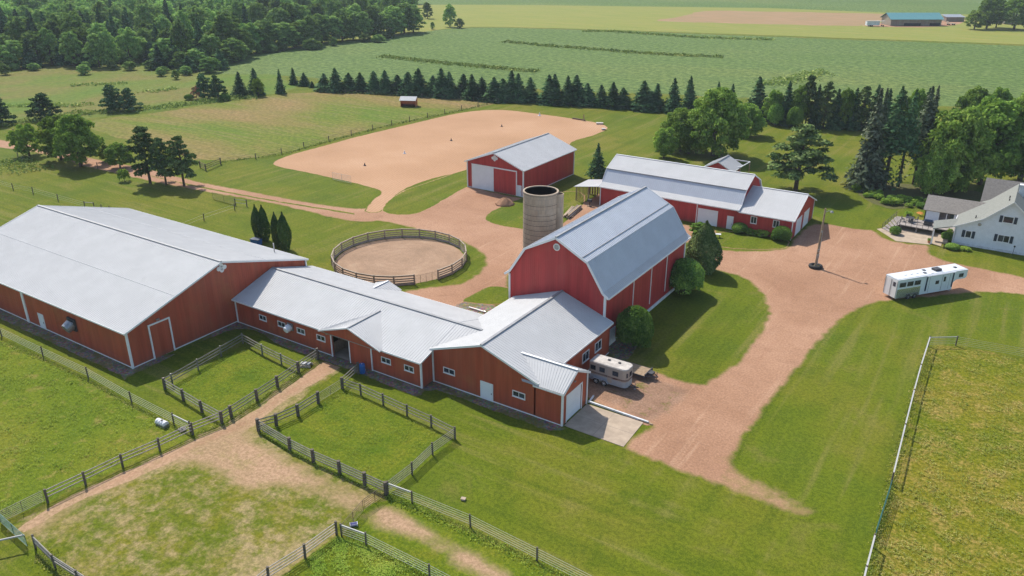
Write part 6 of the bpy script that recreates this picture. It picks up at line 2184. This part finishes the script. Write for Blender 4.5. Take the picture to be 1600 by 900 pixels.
for x, y, tp in ((29, 248, 238), (22, 210, 196), (153, 264, 250)):
    p = G(x, y)
    t = thing('fence_post', {29: 'single post by the rough weeds at the left edge', 22: 'single post beyond the dirt track at the far left', 153: 'reddish post at the foot of the row of leafy trees'}[x], 'post', p)
    mb = MB()
    mb.tube([p, p+Vector((0, 0, 1.5))], 0.10, 7)
    mb.build('shaft', M['post'], t)
    mb = MB()
    mb.tube([p+Vector((0, 0, 1.5)), p+Vector((0, 0, 1.56))], 0.12, 7)
    mb.build('cap', M['rail'], t)

# round pen
PR = 11.0
ga, gb = 0, 0
gpA, gpB = G(690, 440), G(650, 448)
aA = math.atan2(gpA.y-pen_c[1], gpA.x-pen_c[0])
aB = math.atan2(gpB.y-pen_c[1], gpB.x-pen_c[0])
if aA < aB: aA += 2*math.pi
span = 2*math.pi-(aA-aB)
npost = 22
pp = [(pen_c[0]+PR*math.cos(aA+span*k/(npost-1)), pen_c[1]+PR*math.sin(aA+span*k/(npost-1))) for k in range(npost)]
t = fence('round_pen', 'round wooden training pen of weathered boards around raked sand', pp, 1.6, [0.35, 0.70, 1.05, 1.50], 'pen_rail', 'pen_rail', 0.10, 0.13, world=True, square=True)
mb = MB()
for (x0, y0), (x1, y1) in zip(pp, pp[1:]): mb.bar((x0, y0, 1.63), (x1, y1, 1.63), 0.20, 0.045)
mb.build('cap_rail', M['pen_rail'], t)
mb = MB()
for (x0, y0), (x1, y1) in zip(pp, pp[1:]): mb.bar((x0, y0, 0.14), (x1, y1, 0.14), 0.05, 0.26)
mb.build('kick_board', M['rail'], t)
mB = ((pp[0][0]+pp[-1][0])/2, (pp[0][1]+pp[-1][1])/2)
gate('pipe_gate', 'right leaf of the pale pipe gate in the round pen', pp[0], mB, 1.4, 6, 'wood', world=True)
gate('pipe_gate', 'left leaf of the pale pipe gate in the round pen', mB, pp[-1], 1.4, 6, 'wood', world=True)


# ================================================================== VEHICLES
def wheel(parent, x, y, z, r, w, side, rimmat='white'):
    mb = MB()
    mb.lathe((x, y, z), [(r*0.62, 0), (r*0.95, 0.01), (r, 0.04), (r, w-0.04), (r*0.95, w-0.01), (r*0.62, w)], 20, 0, (0, side, 0))
    o = mb.build('wheel', M['tyre'], parent, local=True)
    mb = MB()
    mb.lathe((x, y+side*(w-0.05), z), [(r*0.61, 0), (r*0.61, 0.055), (r*0.35, 0.04), (r*0.16, 0.07), (0, 0.07)], 16, 0, (0, side, 0))
    mb.build('rim', M[rimmat], o, local=True)


# cream two-horse trailer beside the annex; local x forwards
t = thing('horse_trailer', 'cream and grey horse trailer with maroon stripes, parked by the annex garage', 'trailer', (-37.75, 75.55, 0), 0)
HL, HW, HZ0, HZ1 = 4.75, 1.02, 0.42, 2.72
nose = [(HL-0.42, -HW), (HL-0.10, -HW*0.86), (HL+0.08, -HW*0.52), (HL+0.08, HW*0.52), (HL-0.10, HW*0.86), (HL-0.42, HW)]
out = [(0, -HW)]+nose+[(0, HW)]
mb = MB()
mb.prism([(x, y, HZ0+0.75) for x, y in out], (0, 0, HZ1-HZ0-0.78))
mb.build('body', M['cream'], t, local=True)
mb = MB()
mb.prism([(x*1.001, y*1.004, HZ0) for x, y in out], (0, 0, 0.746))
mb.build('lower_body', M['greytrim'], t, local=True)
mb = MB()
lo_ = [(x+(0.02 if x > 1 else -0.05), y*1.03, HZ1-0.03) for x, y in out]
hi_ = [(x*0.99, y*0.95, HZ1+0.09) for x, y in out]
n_ = len(out)
mb.add(lo_+hi_, [tuple(range(n_-1, -1, -1)), tuple(range(n_, 2*n_))]+[(i, (i+1) % n_, n_+(i+1) % n_, n_+i) for i in range(n_)])
rf = mb.build('roof', M['topwhite'], t, local=True)
for x in (1.9, 3.25):
    mb = MB()
    mb.box(x-0.14, x+0.14, 0.12, 0.38, HZ1+0.09, HZ1+0.2)
    mb.build('roof_vent', M['darksteel'], rf, local=True)
for z, h_ in ((1.42, 0.07), (1.30, 0.04)):
    mb = MB()
    for p, q in zip(out[:-1], out[1:]):
        mb.bar((p[0]*1.001, p[1]*1.006, z), (q[0]*1.003, q[1]*1.006, z), 0.02, h_)
    mb.build('stripe', M['maroon'], t, local=True)
mb = MB()
for sg in (-1, 1):
    mb.prism([(2.9, sg*HW*1.006, 1.20), (3.8, sg*HW*1.006, 1.30), (3.55, sg*HW*1.006, 1.42), (3.2, sg*HW*1.006, 1.42)], (0, sg*0.012, 0))
mb.build('stripe', M['maroon'], t, local=True)
for sg in (-1, 1):
    for a, b in ((0.15, 0.75), (1.35, 1.95), (3.05, 3.7)):
        mb = MB()
        mb.box(a-0.05, b+0.05, sg*HW*1.003 if sg > 0 else sg*HW-0.025, sg*HW+0.025 if sg > 0 else sg*HW*1.003, 1.72, 2.32)
        w_ = mb.build('window', M['darksteel'], t, local=True)
        mb = MB()
        mb.box(a, b, sg*HW+0.022 if sg > 0 else sg*HW-0.035, sg*HW+0.035 if sg > 0 else sg*HW-0.022, 1.77, 2.27)
        mb.build('pane', M['glass'], w_, local=True)
    for x in (0.95, 2.02):
        wheel(t, x, sg*(HW+0.0) - sg*0.12, 0.37, 0.37, 0.24, sg)
    mb = MB()
    mb.prism([(0.45, sg*HW, 0.55), (0.62, sg*HW, 0.88), (2.3, sg*HW, 0.88), (2.6, sg*HW, 0.5), (2.5, sg*HW, 0.5), (2.25, sg*HW, 0.80), (0.68, sg*HW, 0.80), (0.53, sg*HW, 0.55)], (0, sg*0.26, 0))
    mb.build('fender', M['greytrim'], t, local=True)
mb = MB()
mb.box(HL+0.083, HL+0.11, -0.28, 0.28, 1.72, 2.32)
w_ = mb.build('window', M['darksteel'], t, local=True)
mb = MB()
mb.prism([(HL-0.06, -HW*0.80, 1.75), (HL+0.05, -HW*0.60, 1.75), (HL+0.05, -HW*0.60, 2.3), (HL-0.06, -HW*0.80, 2.3)], (0.03, -0.03, 0))
mb.box(HL+0.11, HL+0.12, -0.24, 0.24, 1.77, 2.27)
mb.build('pane', M['glass'], w_, local=True)
mb = MB()
mb.bar((HL-0.3, -0.5, 0.45), (HL+0.95, 0, 0.45), 0.08, 0.12)
mb.bar((HL-0.3, 0.5, 0.45), (HL+0.95, 0, 0.45), 0.08, 0.12)
mb.bar((HL+0.9, 0, 0.47), (HL+1.2, 0, 0.50), 0.12, 0.10)
mb.build('hitch', M['darksteel'], t, local=True)
mb = MB()
mb.tube([(HL+0.75, 0.0, 0.12), (HL+0.75, 0.0, 0.95)], 0.04, 8)
mb.box(HL+0.65, HL+0.85, -0.1, 0.1, 0.12, 0.15)
mb.build('jack', M['steel'], t, local=True)
mb = MB()
for y0 in (-0.95, 0.03): mb.box(-0.05, -0.003, y0, y0+0.92, HZ0+0.05, 2.6)
mb.build('rear_door', M['cream'], t, local=True)
mb = MB()
mb.box(2.35, 2.95, -HW-0.014, -HW*1.003, 0.62, 2.45)
mb.build('side_door', M['cream'], t, local=True)

mb = MB()
for sg in (-1, 1):
    for x in (0.9, 1.25, 2.1, 2.33, 2.97, 3.9): mb.box(x-0.012, x+0.012, sg*HW*1.006-0.008, sg*HW*1.006+0.008, 1.2, 2.66)
mb.build('seam', M['greytrim'], t, local=True)
for sg in (-1, 1):
    mb = MB()
    mb.box(-0.09, -0.05, sg*0.82-0.1, sg*0.82+0.1, 0.78, 0.9)
    mb.build('tail_light', M['maroon'], t, local=True)

# flatbed utility trailer behind it
t = thing('flatbed_trailer', 'low wooden-decked flatbed trailer with a black front rail behind the horse trailer', 'trailer', (-37.2, 79.2, 0), math.radians(-1))
mb = MB()
for k in range(9): mb.box(0, 5.0, -1.08+k*0.24, -0.86+k*0.24, 0.66, 0.71)
mb.build('deck', M['wood'], t, local=True)
mb = MB()
for y in (-1.12, 1.06): mb.box(-0.05, 5.1, y, y+0.06, 0.5, 0.72)
mb.box(5.0, 5.1, -1.06, 1.06, 0.5, 0.95)
mb.build('frame', M['darksteel'], t, local=True)
for sg in (-1, 1):
    for x in (1.9, 2.75): wheel(t, x, sg*0.9, 0.34, 0.34, 0.22, sg, 'steel')
mb = MB()
mb.bar((5.1, -0.8, 0.55), (6.3, 0, 0.5), 0.08, 0.12)
mb.bar((5.1, 0.8, 0.55), (6.3, 0, 0.5), 0.08, 0.12)
mb.box(5.12, 5.7, -0.4, 0.4, 0.6, 0.9)
mb.build('hitch', M['darksteel'], t, local=True)
mb = MB()
mb.tube([(6.1, 0.1, 0.14), (6.1, 0.1, 1.1)], 0.04, 8)
mb.build('jack', M['darksteel'], t, local=True)

# large living-quarters horse trailer in the yard
o0, o1 = Vector((-12.25, 120.15, 0)), Vector((-4.3, 130.5, 0))
dv = (o1-o0)
TL = dv.length
t = thing('living_quarters_trailer', 'long pale gooseneck horse trailer with living quarters standing in the gravel yard', 'trailer', o0, math.atan2(dv.y, dv.x))
TW, B0, B1, GN = 1.22, 0.45, 3.30, TL-2.5
mb = MB()
mb.prism([(0, -TW, B0), (GN, -TW, B0), (GN, -TW, 1.55), (GN+0.5, -TW, 1.95), (TL-0.25, -TW, 1.95), (TL, -TW, 2.25), (TL-0.05, -TW, B1), (0, -TW, B1)], (0, 2*TW, 0))
mb.build('body', M['lq'], t, local=True)
mb = MB()
mb.prism([(-0.03, -TW-0.03, B1), (TL-0.05, -TW-0.03, B1), (TL-0.05, TW+0.03, B1), (-0.03, TW+0.03, B1)], (0, 0, 0.06))
mb.prism([(0.1, -TW+0.2, B1+0.06), (TL-0.2, -TW+0.2, B1+0.06), (TL-0.2, TW-0.2, B1+0.06), (0.1, TW-0.2, B1+0.06)], (0, 0, 0.05))
rf = mb.build('roof', M['lqroof'], t, local=True)
mb = MB()
mb.box(7.6, 8.7, -0.45, 0.45, B1+0.11, B1+0.42)
mb.build('air_conditioner', M['darksteel'], rf, local=True)
for x, y, mt in ((5.6, -0.35, 'darksteel'), (6.3, 0.55, 'darksteel'), (11.6, -0.1, 'darksteel'), (2.3, 0.1, 'white'), (3.4, 0.1, 'white'), (4.5, 0.1, 'white'), (6.6, -0.6, 'white')):
    mb = MB()
    mb.box(x-0.22, x+0.22, y-0.2, y+0.2, B1+0.11, B1+0.19)
    mb.build('roof_vent', M[mt], rf, local=True)
for sg in (-1, 1):
    y0, y1 = (-TW-0.03, -TW-0.003) if sg < 0 else (TW+0.003, TW+0.03)
    mb = MB()
    for k in range(9): mb.box(0.06, 4.35, y0 if sg < 0 else y0, y1, B0+0.04+k*0.155, B0+0.17+k*0.155)
    mb.build('ribbed_panel', M['alu'], t, local=True)
    for a, b, c, d in ((0.35, 1.5, 2.15, 2.85), (1.75, 2.85, 2.15, 2.85), (3.1, 4.2, 2.15, 2.85), (7.1, 7.75, 1.75, 2.3), (11.45, 12.3, 2.25, 2.85)):
        mb = MB()
        mb.box(a, b, y0, y1, c, d)
        w_ = mb.build('window', M['darksteel'], t, local=True)
        mb = MB()
        mb.box(a+0.06, b-0.06, y0-0.008 if sg < 0 else y1, y0 if sg < 0 else y1+0.008, c+0.06, d-0.06)
        mb.build('pane', M['glass'], w_, local=True)
    for x in (2.4, 3.55): wheel(t, x, sg*(TW-0.22), 0.40, 0.40, 0.26, sg, 'steel')
    mb = MB()
    mb.prism([(1.85, sg*TW, 0.55), (2.0, sg*TW, 0.92), (3.95, sg*TW, 0.92), (4.1, sg*TW, 0.55), (4.0, sg*TW, 0.55), (3.9, sg*TW, 0.85), (2.05, sg*TW, 0.85), (1.95, sg*TW, 0.55)], (0, sg*0.10, 0))
    mb.build('fender', M['darksteel'], t, local=True)
for x in (5.35, 10.35):
    mb = MB()
    mb.box(x-0.10, x+0.10, -TW-0.07, -TW-0.003, 0.9, 3.2)
    mb.build('awning_arm', M['navy'], t, local=True)
mb = MB()
mb.tube([(5.2, -TW-0.08, 3.25), (10.6, -TW-0.08, 3.25)], 0.07, 8)
mb.build('awning', M['white'], t, local=True)
mb = MB()
mb.box(8.35, 9.15, -TW-0.045, -TW-0.003, 0.55, 3.0)
d_ = mb.build('door', M['lq'], t, local=True)
mb = MB()
mb.box(8.55, 8.95, -TW-0.055, -TW-0.045, 2.0, 2.75)
mb.build('pane', M['glass'], d_, local=True)
mb = MB()
for a, b in ((8.30, 8.33), (9.17, 9.20), (5.9, 5.93), (9.7, 9.73)): mb.box(a, b, -TW-0.012, -TW-0.003, 0.6, 3.1)
mb.build('trim_line', M['navy'], t, local=True)
mb = MB()
for k in range(2): mb.box(-0.05, -0.003, -TW+0.05+k*1.2, -TW+1.2+k*1.2, B0+0.05, B1-0.12)
rd = mb.build('rear_door', M['white'], t, local=True)
for k in range(2):
    mb = MB()
    mb.box(-0.07, -0.05, -TW+0.35+k*1.2, -TW+0.85+k*1.2, 2.2, 2.85)
    if k == 0: mb.build('pane', M['glass'], rd, local=True)
mb = MB()
for y in (-TW+0.03, -0.02, TW-0.1): mb.box(-0.09, -0.05, y, y+0.06, B0+0.1, B1-0.15)
mb.build('door_hinge', M['steel'], t, local=True)
mb = MB()
mb.tube([(TL-1.3, 0, 1.3), (TL-1.3, 0, 1.95)], 0.09, 8)
mb.build('hitch', M['darksteel'], t, local=True)
for y in (-0.7, 0.7):
    mb = MB()
    mb.tube([(GN+0.15, y, 0.05), (GN+0.15, y, 1.6)], 0.06, 8)
    mb.box(GN, GN+0.3, y-0.12, y+0.12, 0.02, 0.06)
    mb.build('landing_leg', M['steel'], t, local=True)

# ================================================================== YARD THINGS
p = G(1274, 418)
tp = G(1295, 327, 9.6)
t = thing('yard_pole', 'leaning wooden yard pole with a lamp at its top, ringed by a large tyre', 'pole', p)
topv = Vector((p.x-0.1, p.y+1.0, 9.7))
mb = MB()
mb.tube([p, p.lerp(topv, 0.5), topv], [0.21, 0.17, 0.13], 10)
mb.build('shaft', M['wood'], t)
mb = MB()
q = p.lerp(topv, 0.93)
mb.tube([q, q+Vector((0.5, 0.1, 0.35)), q+Vector((1.0, 0.2, 0.35))], 0.045, 6)
ar = mb.build('lamp_arm', M['steel'], t)
mb = MB()
mb.lathe(q+Vector((1.0, 0.2, 0.1)), [(0.10, 0.3), (0.26, 0.1), (0.26, 0.0), (0.0, -0.06)], 12)
mb.build('lamp', M['steel'], ar)
mb = MB()
for f, w_ in ((0.30, 0.3), (0.20, 0.4), (0.62, 0.24)):
    c = p.lerp(topv, f)+Vector((0.1, -0.24, 0))
    mb.box(c.x-w_/2, c.x+w_/2, c.y-0.1, c.y+0.08, c.z-w_*0.7, c.z+w_*0.7)
mb.build('meter_box', M['steel'], t)
mb = MB()
for k in range(2): mb.tube([p.lerp(topv, 0.05)+Vector((0.2, -0.15+0.2*k, 0)), p.lerp(topv, 0.62)+Vector((0.17, -0.12+0.16*k, 0))], 0.04, 6)
mb.build('conduit', M['steel'], t)
t = thing('tyre_planter', 'big old tractor tyre lying round the foot of the yard pole', 'tyre', p)
mb = MB()
mb.lathe(p, [(0.62, 0.05), (0.80, 0.0), (1.05, 0.06), (1.12, 0.25), (1.05, 0.44), (0.80, 0.50), (0.62, 0.45), (0.60, 0.25), (0.62, 0.05)], 28)
mb.build('tread', M['tyre'], t, smooth=True)
mb = MB()
mb.lathe(p, [(0.60, 0.0), (0.60, 0.26), (0.0, 0.30)], 20)
mb.build('soil', m_paint('planter_soil', (0.08, 0.07, 0.035), 0.95, 0.4, 3), t)

p = G(566.5, 583)
t = thing('plastic_barrel', 'bright blue plastic barrel standing at the stable wall by the fence end', 'barrel', p)
mb = MB()
mb.lathe(p, [(0.30, 0), (0.36, 0.06), (0.38, 0.35), (0.36, 0.40), (0.38, 0.45), (0.38, 0.80), (0.36, 0.85), (0.38, 0.90), (0.37, 1.22), (0.32, 1.27)], 22)
mb.build('drum', M['blue'], t, smooth=True)
mb = MB()
mb.lathe(p, [(0.05, 1.27), (0.05, 1.33), (0.0, 1.33)], 10)
mb.build('bung', M['white'], t)
p = G(401, 382)
t = thing('water_trough', 'bright blue bin on the grass left of the columnar arborvitae', 'bin', p, 0.2)
mb = MB()
mb.prism([(-0.75, -0.55, 0), (0.75, -0.55, 0), (0.85, -0.55, 1.0), (-0.85, -0.55, 1.0)], (0, 1.1, 0))
mb.build('bin_body', M['blue'], t, local=True)
mb = MB()
mb.box(-0.9, 0.9, -0.6, 0.6, 1.0, 1.08)
mb.build('lid', M['navy'], t, local=True)
p = G(254, 665)
_tank = t = thing('water_tank', 'white plastic water tank with a grey base by the fence end', 'tank', p, math.radians(2))
mb = MB()
mb.prism([(-0.95, -0.38, 0.0), (0.95, -0.38, 0), (1.0, -0.42, 0.45), (-1.0, -0.42, 0.45)], (0, 0.8, 0))
mb.build('base', M['steel'], t, local=True)
mb = MB()
for k in range(4): mb.lathe((-0.96+k*0.48, 0, 0.45), [(0.38, 0), (0.44, 0.06), (0.44, 0.42), (0.38, 0.46)], 14, 0, (1, 0, 0))
mb.build('tank_body', M['plastic'], t, smooth=True, local=True)
mb = MB()
mb.lathe((0.1, 0, 0.86), [(0.16, 0), (0.16, 0.12), (0, 0.12)], 14)
mb.build('cap', M['darksteel'], t, local=True)
_tank.scale = (0.8, 0.8, 0.8)
p = G(285, 673)
t = thing('rubber_tub', 'small black rubber tub under the fence rail beside the white tank', 'tub', p)
mb = MB()
mb.lathe(p, [(0.28, 0), (0.38, 0.28), (0.34, 0.28), (0.26, 0.08), (0, 0.08)], 16)
mb.build('tub_wall', M['tyre'], t)
mb = MB()
mb.lathe(p, [(0.385, 0.25), (0.40, 0.27), (0.385, 0.29)], 16)
mb.build('rim', M['darksteel'], t)
p = G(553, 822)
_tr = t = thing('salt_trough', 'pale violet and white trough inside the brown double gate', 'trough', p, math.radians(48))
mb = MB()
mb.prism([(-0.4, -0.18, 0.12), (-0.4, 0.18, 0.12), (-0.4, 0.24, 0.40), (-0.4, 0.20, 0.40), (-0.4, 0.15, 0.16), (-0.4, -0.15, 0.16), (-0.4, -0.20, 0.40), (-0.4, -0.24, 0.40)], (0.8, 0, 0))
mb.build('trough_body', M['purple'], t, local=True)
for x in (-0.46, 0.40):
    mb = MB()
    mb.box(x, x+0.06, -0.24, 0.24, 0.1, 0.42)
    mb.build('end_panel', M['plastic'], t, local=True)
_tr.scale = (0.75, 0.75, 0.75)
p = G(478, 572)
t = thing('feed_rack', 'low grey feed rack behind the lane fence near the stable door', 'rack', p, math.radians(25))
mb = MB()
for k in range(5): mb.box(-0.7+k*0.3, -0.6+k*0.3, -0.5, 0.5, 0.28, 0.34)
mb.box(-0.75, 0.75, -0.45, -0.35, 0, 0.28)
mb.box(-0.75, 0.75, 0.35, 0.45, 0, 0.28)
mb.build('slats', M['rail'], t, local=True)
mb = MB()
mb.box(-0.6, 0.6, -0.3, 0.3, 0.341, 0.45)
mb.build('pad', M['greytrim'], t, local=True)
p = G(724, 781)
t = thing('well_cover', 'small square stone cap alone in the mown lawn', 'stone', p, 0.3)
mb = MB()
mb.box(-0.2, 0.2, -0.16, 0.16, -0.02, 0.16)
mb.build('block', M['concrete'], t, local=True)
mb = MB()
mb.box(-0.23, 0.23, -0.19, 0.19, 0.16, 0.20)
mb.build('cap', M['concrete'], t, local=True)

# curb of white pipe beside the concrete apron, loose white pipe behind the stable
t = thing('white_beam', 'long white beam lying along the edge of the concrete apron', 'beam', (-35.5, 70.1, 0))
mb = MB()
mb.bar((-35.5, 70.15, 0.16), (-28.0, 69.95, 0.14), 0.18, 0.2)
mb.build('beam', M['whitewash'], t)
mb = MB()
mb.bar((-35.4, 70.25, 0.15), (-35.6, 71.6, 0.15), 0.16, 0.18)
mb.build('return_beam', M['whitewash'], t)
mb = MB()
mb.bar((-29.2, 70.0, 0.07), (-27.5, 69.9, 0.07), 0.22, 0.1)
mb.build('end_board', M['wood'], t)
a, b = G(733, 482), G(757, 489)
t = thing('white_pipe', 'loose white pipe lying on the stone bed behind the stable', 'pipe', a)
mb = MB()
mb.tube([a+Vector((0, 0, 0.2)), b+Vector((0, 0, 0.2))], 0.11, 8)
mb.build('pipe', M['white'], t)
mb = MB()
mb.tube([b+Vector((0, 0, 0.2)), b+(b-a).normalized()*0.2+Vector((0, 0, 0.2))], 0.14, 8)
mb.build('coupling', M['steel'], t)

# gravel heap before the shed, timber pile by the silo
p = G(789, 319)
mb = MB()
q = random.Random(3)
for i, (rr_, z) in enumerate(((1.9, 0.0), (1.5, 0.45), (1.0, 0.95), (0.45, 1.3), (0.1, 1.4))): pass
prof = [(2.0, -0.02), (1.7, 0.3), (1.25, 0.75), (0.8, 1.1), (0.35, 1.35), (0.0, 1.42)]
mb.lathe(p, prof, 26)
mb.v = [(x+q.uniform(-.12, .12), y+q.uniform(-.12, .12), max(-0.02, z+q.uniform(-.07, .07))) for x, y, z in mb.v]
o = mb.build('sand_heap', ground_mat('gravel'), smooth=True)
tag(o, 'small heap of pinkish gravel in front of the square red shed', 'heap')
ca = G(893, 333)
dl = (G(907, 318)-G(878, 345)).normalized()
sd = Vector((-dl.y, dl.x, 0))
lay = [(i, 0) for i in range(7)]+[(i+0.5, 1) for i in range(5)]+[(i+1, 2) for i in range(3)]
for k, (i, l) in enumerate(lay):
    c = ca+sd*(i-3)*0.30+Vector((0, 0, 0.14+l*0.25))+dl*random.uniform(-0.4, 0.4)
    d2 = (dl+sd*random.uniform(-0.06, 0.06)).normalized()
    L = random.uniform(5.5, 7.6)
    mb = MB()
    if k % 3 == 0: mb.bar(c-d2*L/2, c+d2*L/2, 0.28, 0.18)
    else: mb.tube([c-d2*L/2, c+d2*L/2], [0.14, 0.11], 8)
    o = mb.build('timber', M['rail'] if k % 2 else M['wood'])
    tag(o, 'weathered timber in the pile on the grass between silo and wide barn', 'timber', 'timber pile')
# pump by the lean-to
p = G(921, 322)
t = thing('grinder', 'old iron tool on a pedestal in front of the open lean-to', 'tool', p)
mb = MB()
mb.lathe(p, [(0.55, 0.02), (0.5, 0.12), (0.12, 0.2), (0.12, 0.95)], 12)
mb.build('pedestal', M['brownpipe'], t)
mb = MB()
mb.box(p.x-0.45, p.x+0.45, p.y-0.25, p.y+0.25, 0.95, 1.4)
mb.build('head', M['darksteel'], t)
# outdoor bench set by the shrubs of the wide barn
p = G(1118, 371)
t = thing('garden_bench', 'small grey table bench on the corner of lawn by the wide barn', 'bench', p, 0.4)
mb = MB()
mb.box(-0.9, 0.9, -0.3, 0.3, 0.62, 0.68)
mb.build('seat', M['whitewash'], t, local=True)
for x in (-0.7, 0.62):
    mb = MB()
    mb.box(x, x+0.08, -0.28, 0.28, 0, 0.62)
    mb.build('leg', M['darksteel'], t, local=True)


# things standing in the sand arena
def cone(px, lab, mat, s=1.0):
    p = G(*px)
    t = thing('marker_cone', lab, 'cone', p)
    mb = MB()
    mb.lathe(p+Vector((0, 0, 0.06)), [(0.24*s, 0), (0.06*s, 0.72*s), (0, 0.72*s)], 12)
    mb.build('cone', M[mat], t)
    mb = MB()
    mb.box(p.x-0.32*s, p.x+0.32*s, p.y-0.32*s, p.y+0.32*s, 0.06, 0.11)
    mb.build('base', M['darksteel'] if mat != 'plastic' else M['plastic'], t)


cone((570, 259), 'dark marker in the sand nearest the white livestock panel', 'darksteel', 0.9)
cone((632, 240), 'white marker in the middle of the sand arena', 'plastic', 1.0)
cone((705, 220), 'dark marker in the sand near the square red shed', 'darksteel', 0.9)
cone((784, 198), 'dark marker at the far side of the sand arena', 'darksteel', 0.9)
cone((843, 181), 'small pale marker on the far rim of the sand arena', 'plastic', 1.3)
a, b = G(895, 186), G(914, 189)
t = thing('jump_pole', 'dark pole lying on the far rim of the sand arena', 'pole', a)
mb = MB()
mb.bar(a+Vector((0, 0, 0.25)), b+Vector((0, 0, 0.25)), 0.3, 0.3)
mb.build('pole', M['brownpipe'], t)
for q in (a, b):
    mb = MB()
    mb.box(q.x-0.15, q.x+0.15, q.y-0.15, q.y+0.15, 0, 0.1)
    mb.build('foot', M['darksteel'], t)
p = G(912, 189)
t = thing('jump_standard', 'thin upright post on the far rim of the sand arena', 'post', p)
mb = MB()
mb.box(p.x-0.1, p.x+0.1, p.y-0.1, p.y+0.1, 0, 1.9)
mb.build('upright', M['wood'], t)
mb = MB()
mb.box(p.x-0.35, p.x+0.35, p.y-0.35, p.y+0.35, 0, 0.12)
mb.build('foot', M['wood'], t)
for px, lab, w_ in (((937, 194), 'flat pale mounting board at the right tip of the sand arena', 2.0), ((943, 203), 'small white block at the right tip of the sand arena', 1.1)):
    p = G(*px)
    t = thing('mounting_block', lab, 'block', p, 0.5)
    mb = MB()
    mb.box(-w_/2, w_/2, -0.6, 0.6, 0.1, 0.45)
    mb.build('top', M['topwhite'], t, local=True)
    mb = MB()
    mb.box(-w_/2+0.1, w_/2-0.1, -0.5, 0.5, 0, 0.1)
    mb.build('base', M['wood'], t, local=True)
# yard pieces by the house
p = G(1456, 381)
t = thing('flower_pot', 'orange pot of flowers at the foot of the porch post', 'pot', p)
mb = MB()
mb.lathe(p+Vector((-0.5, 0, 0.13)), [(0.2, 0), (0.28, 0.4), (0.24, 0.4), (0.2, 0.3), (0, 0.3)], 14)
mb.build('pot', M['terracotta'], t)
o = bpy.data.objects.new('flowers', PROTO['herb1'][2])
COL.objects.link(o)
o.parent = t
o.location = (-0.5, 0, 0.4)
o.scale = (0.4, 0.4, 0.5)
p = Vector((1.9, 150.3, 0))
t = thing('garden_lamp', 'slim dark yard light in front of the farmhouse wall', 'lamp', p)
mb = MB()
mb.tube([p, p+Vector((0, 0, 1.5))], 0.04, 6)
mb.build('stem', M['darksteel'], t)
mb = MB()
mb.lathe(p+Vector((0, 0, 1.5)), [(0.08, 0), (0.16, 0.12), (0.16, 0.22), (0.02, 0.34)], 10)
mb.build('lantern', M['darksteel'], t)

# ================================================================== THE AIR
mb = MB()
mb.box(-1500, 900, -300, 2100, -1.0, 62.0)
hz = bpy.data.materials.new('haze')
hz.use_nodes = True
hz.node_tree.nodes.clear()
ho = hz.node_tree.nodes.new('ShaderNodeOutputMaterial')
hv = hz.node_tree.nodes.new('ShaderNodeVolumePrincipled')
hv.inputs['Color'].default_value = (0.80, 0.88, 1.0, 1)
hv.inputs['Density'].default_value = HAZE
hz.node_tree.links.new(hv.outputs[0], ho.inputs['Volume'])
o = mb.build('haze', hz)
o['kind'] = 'stuff'
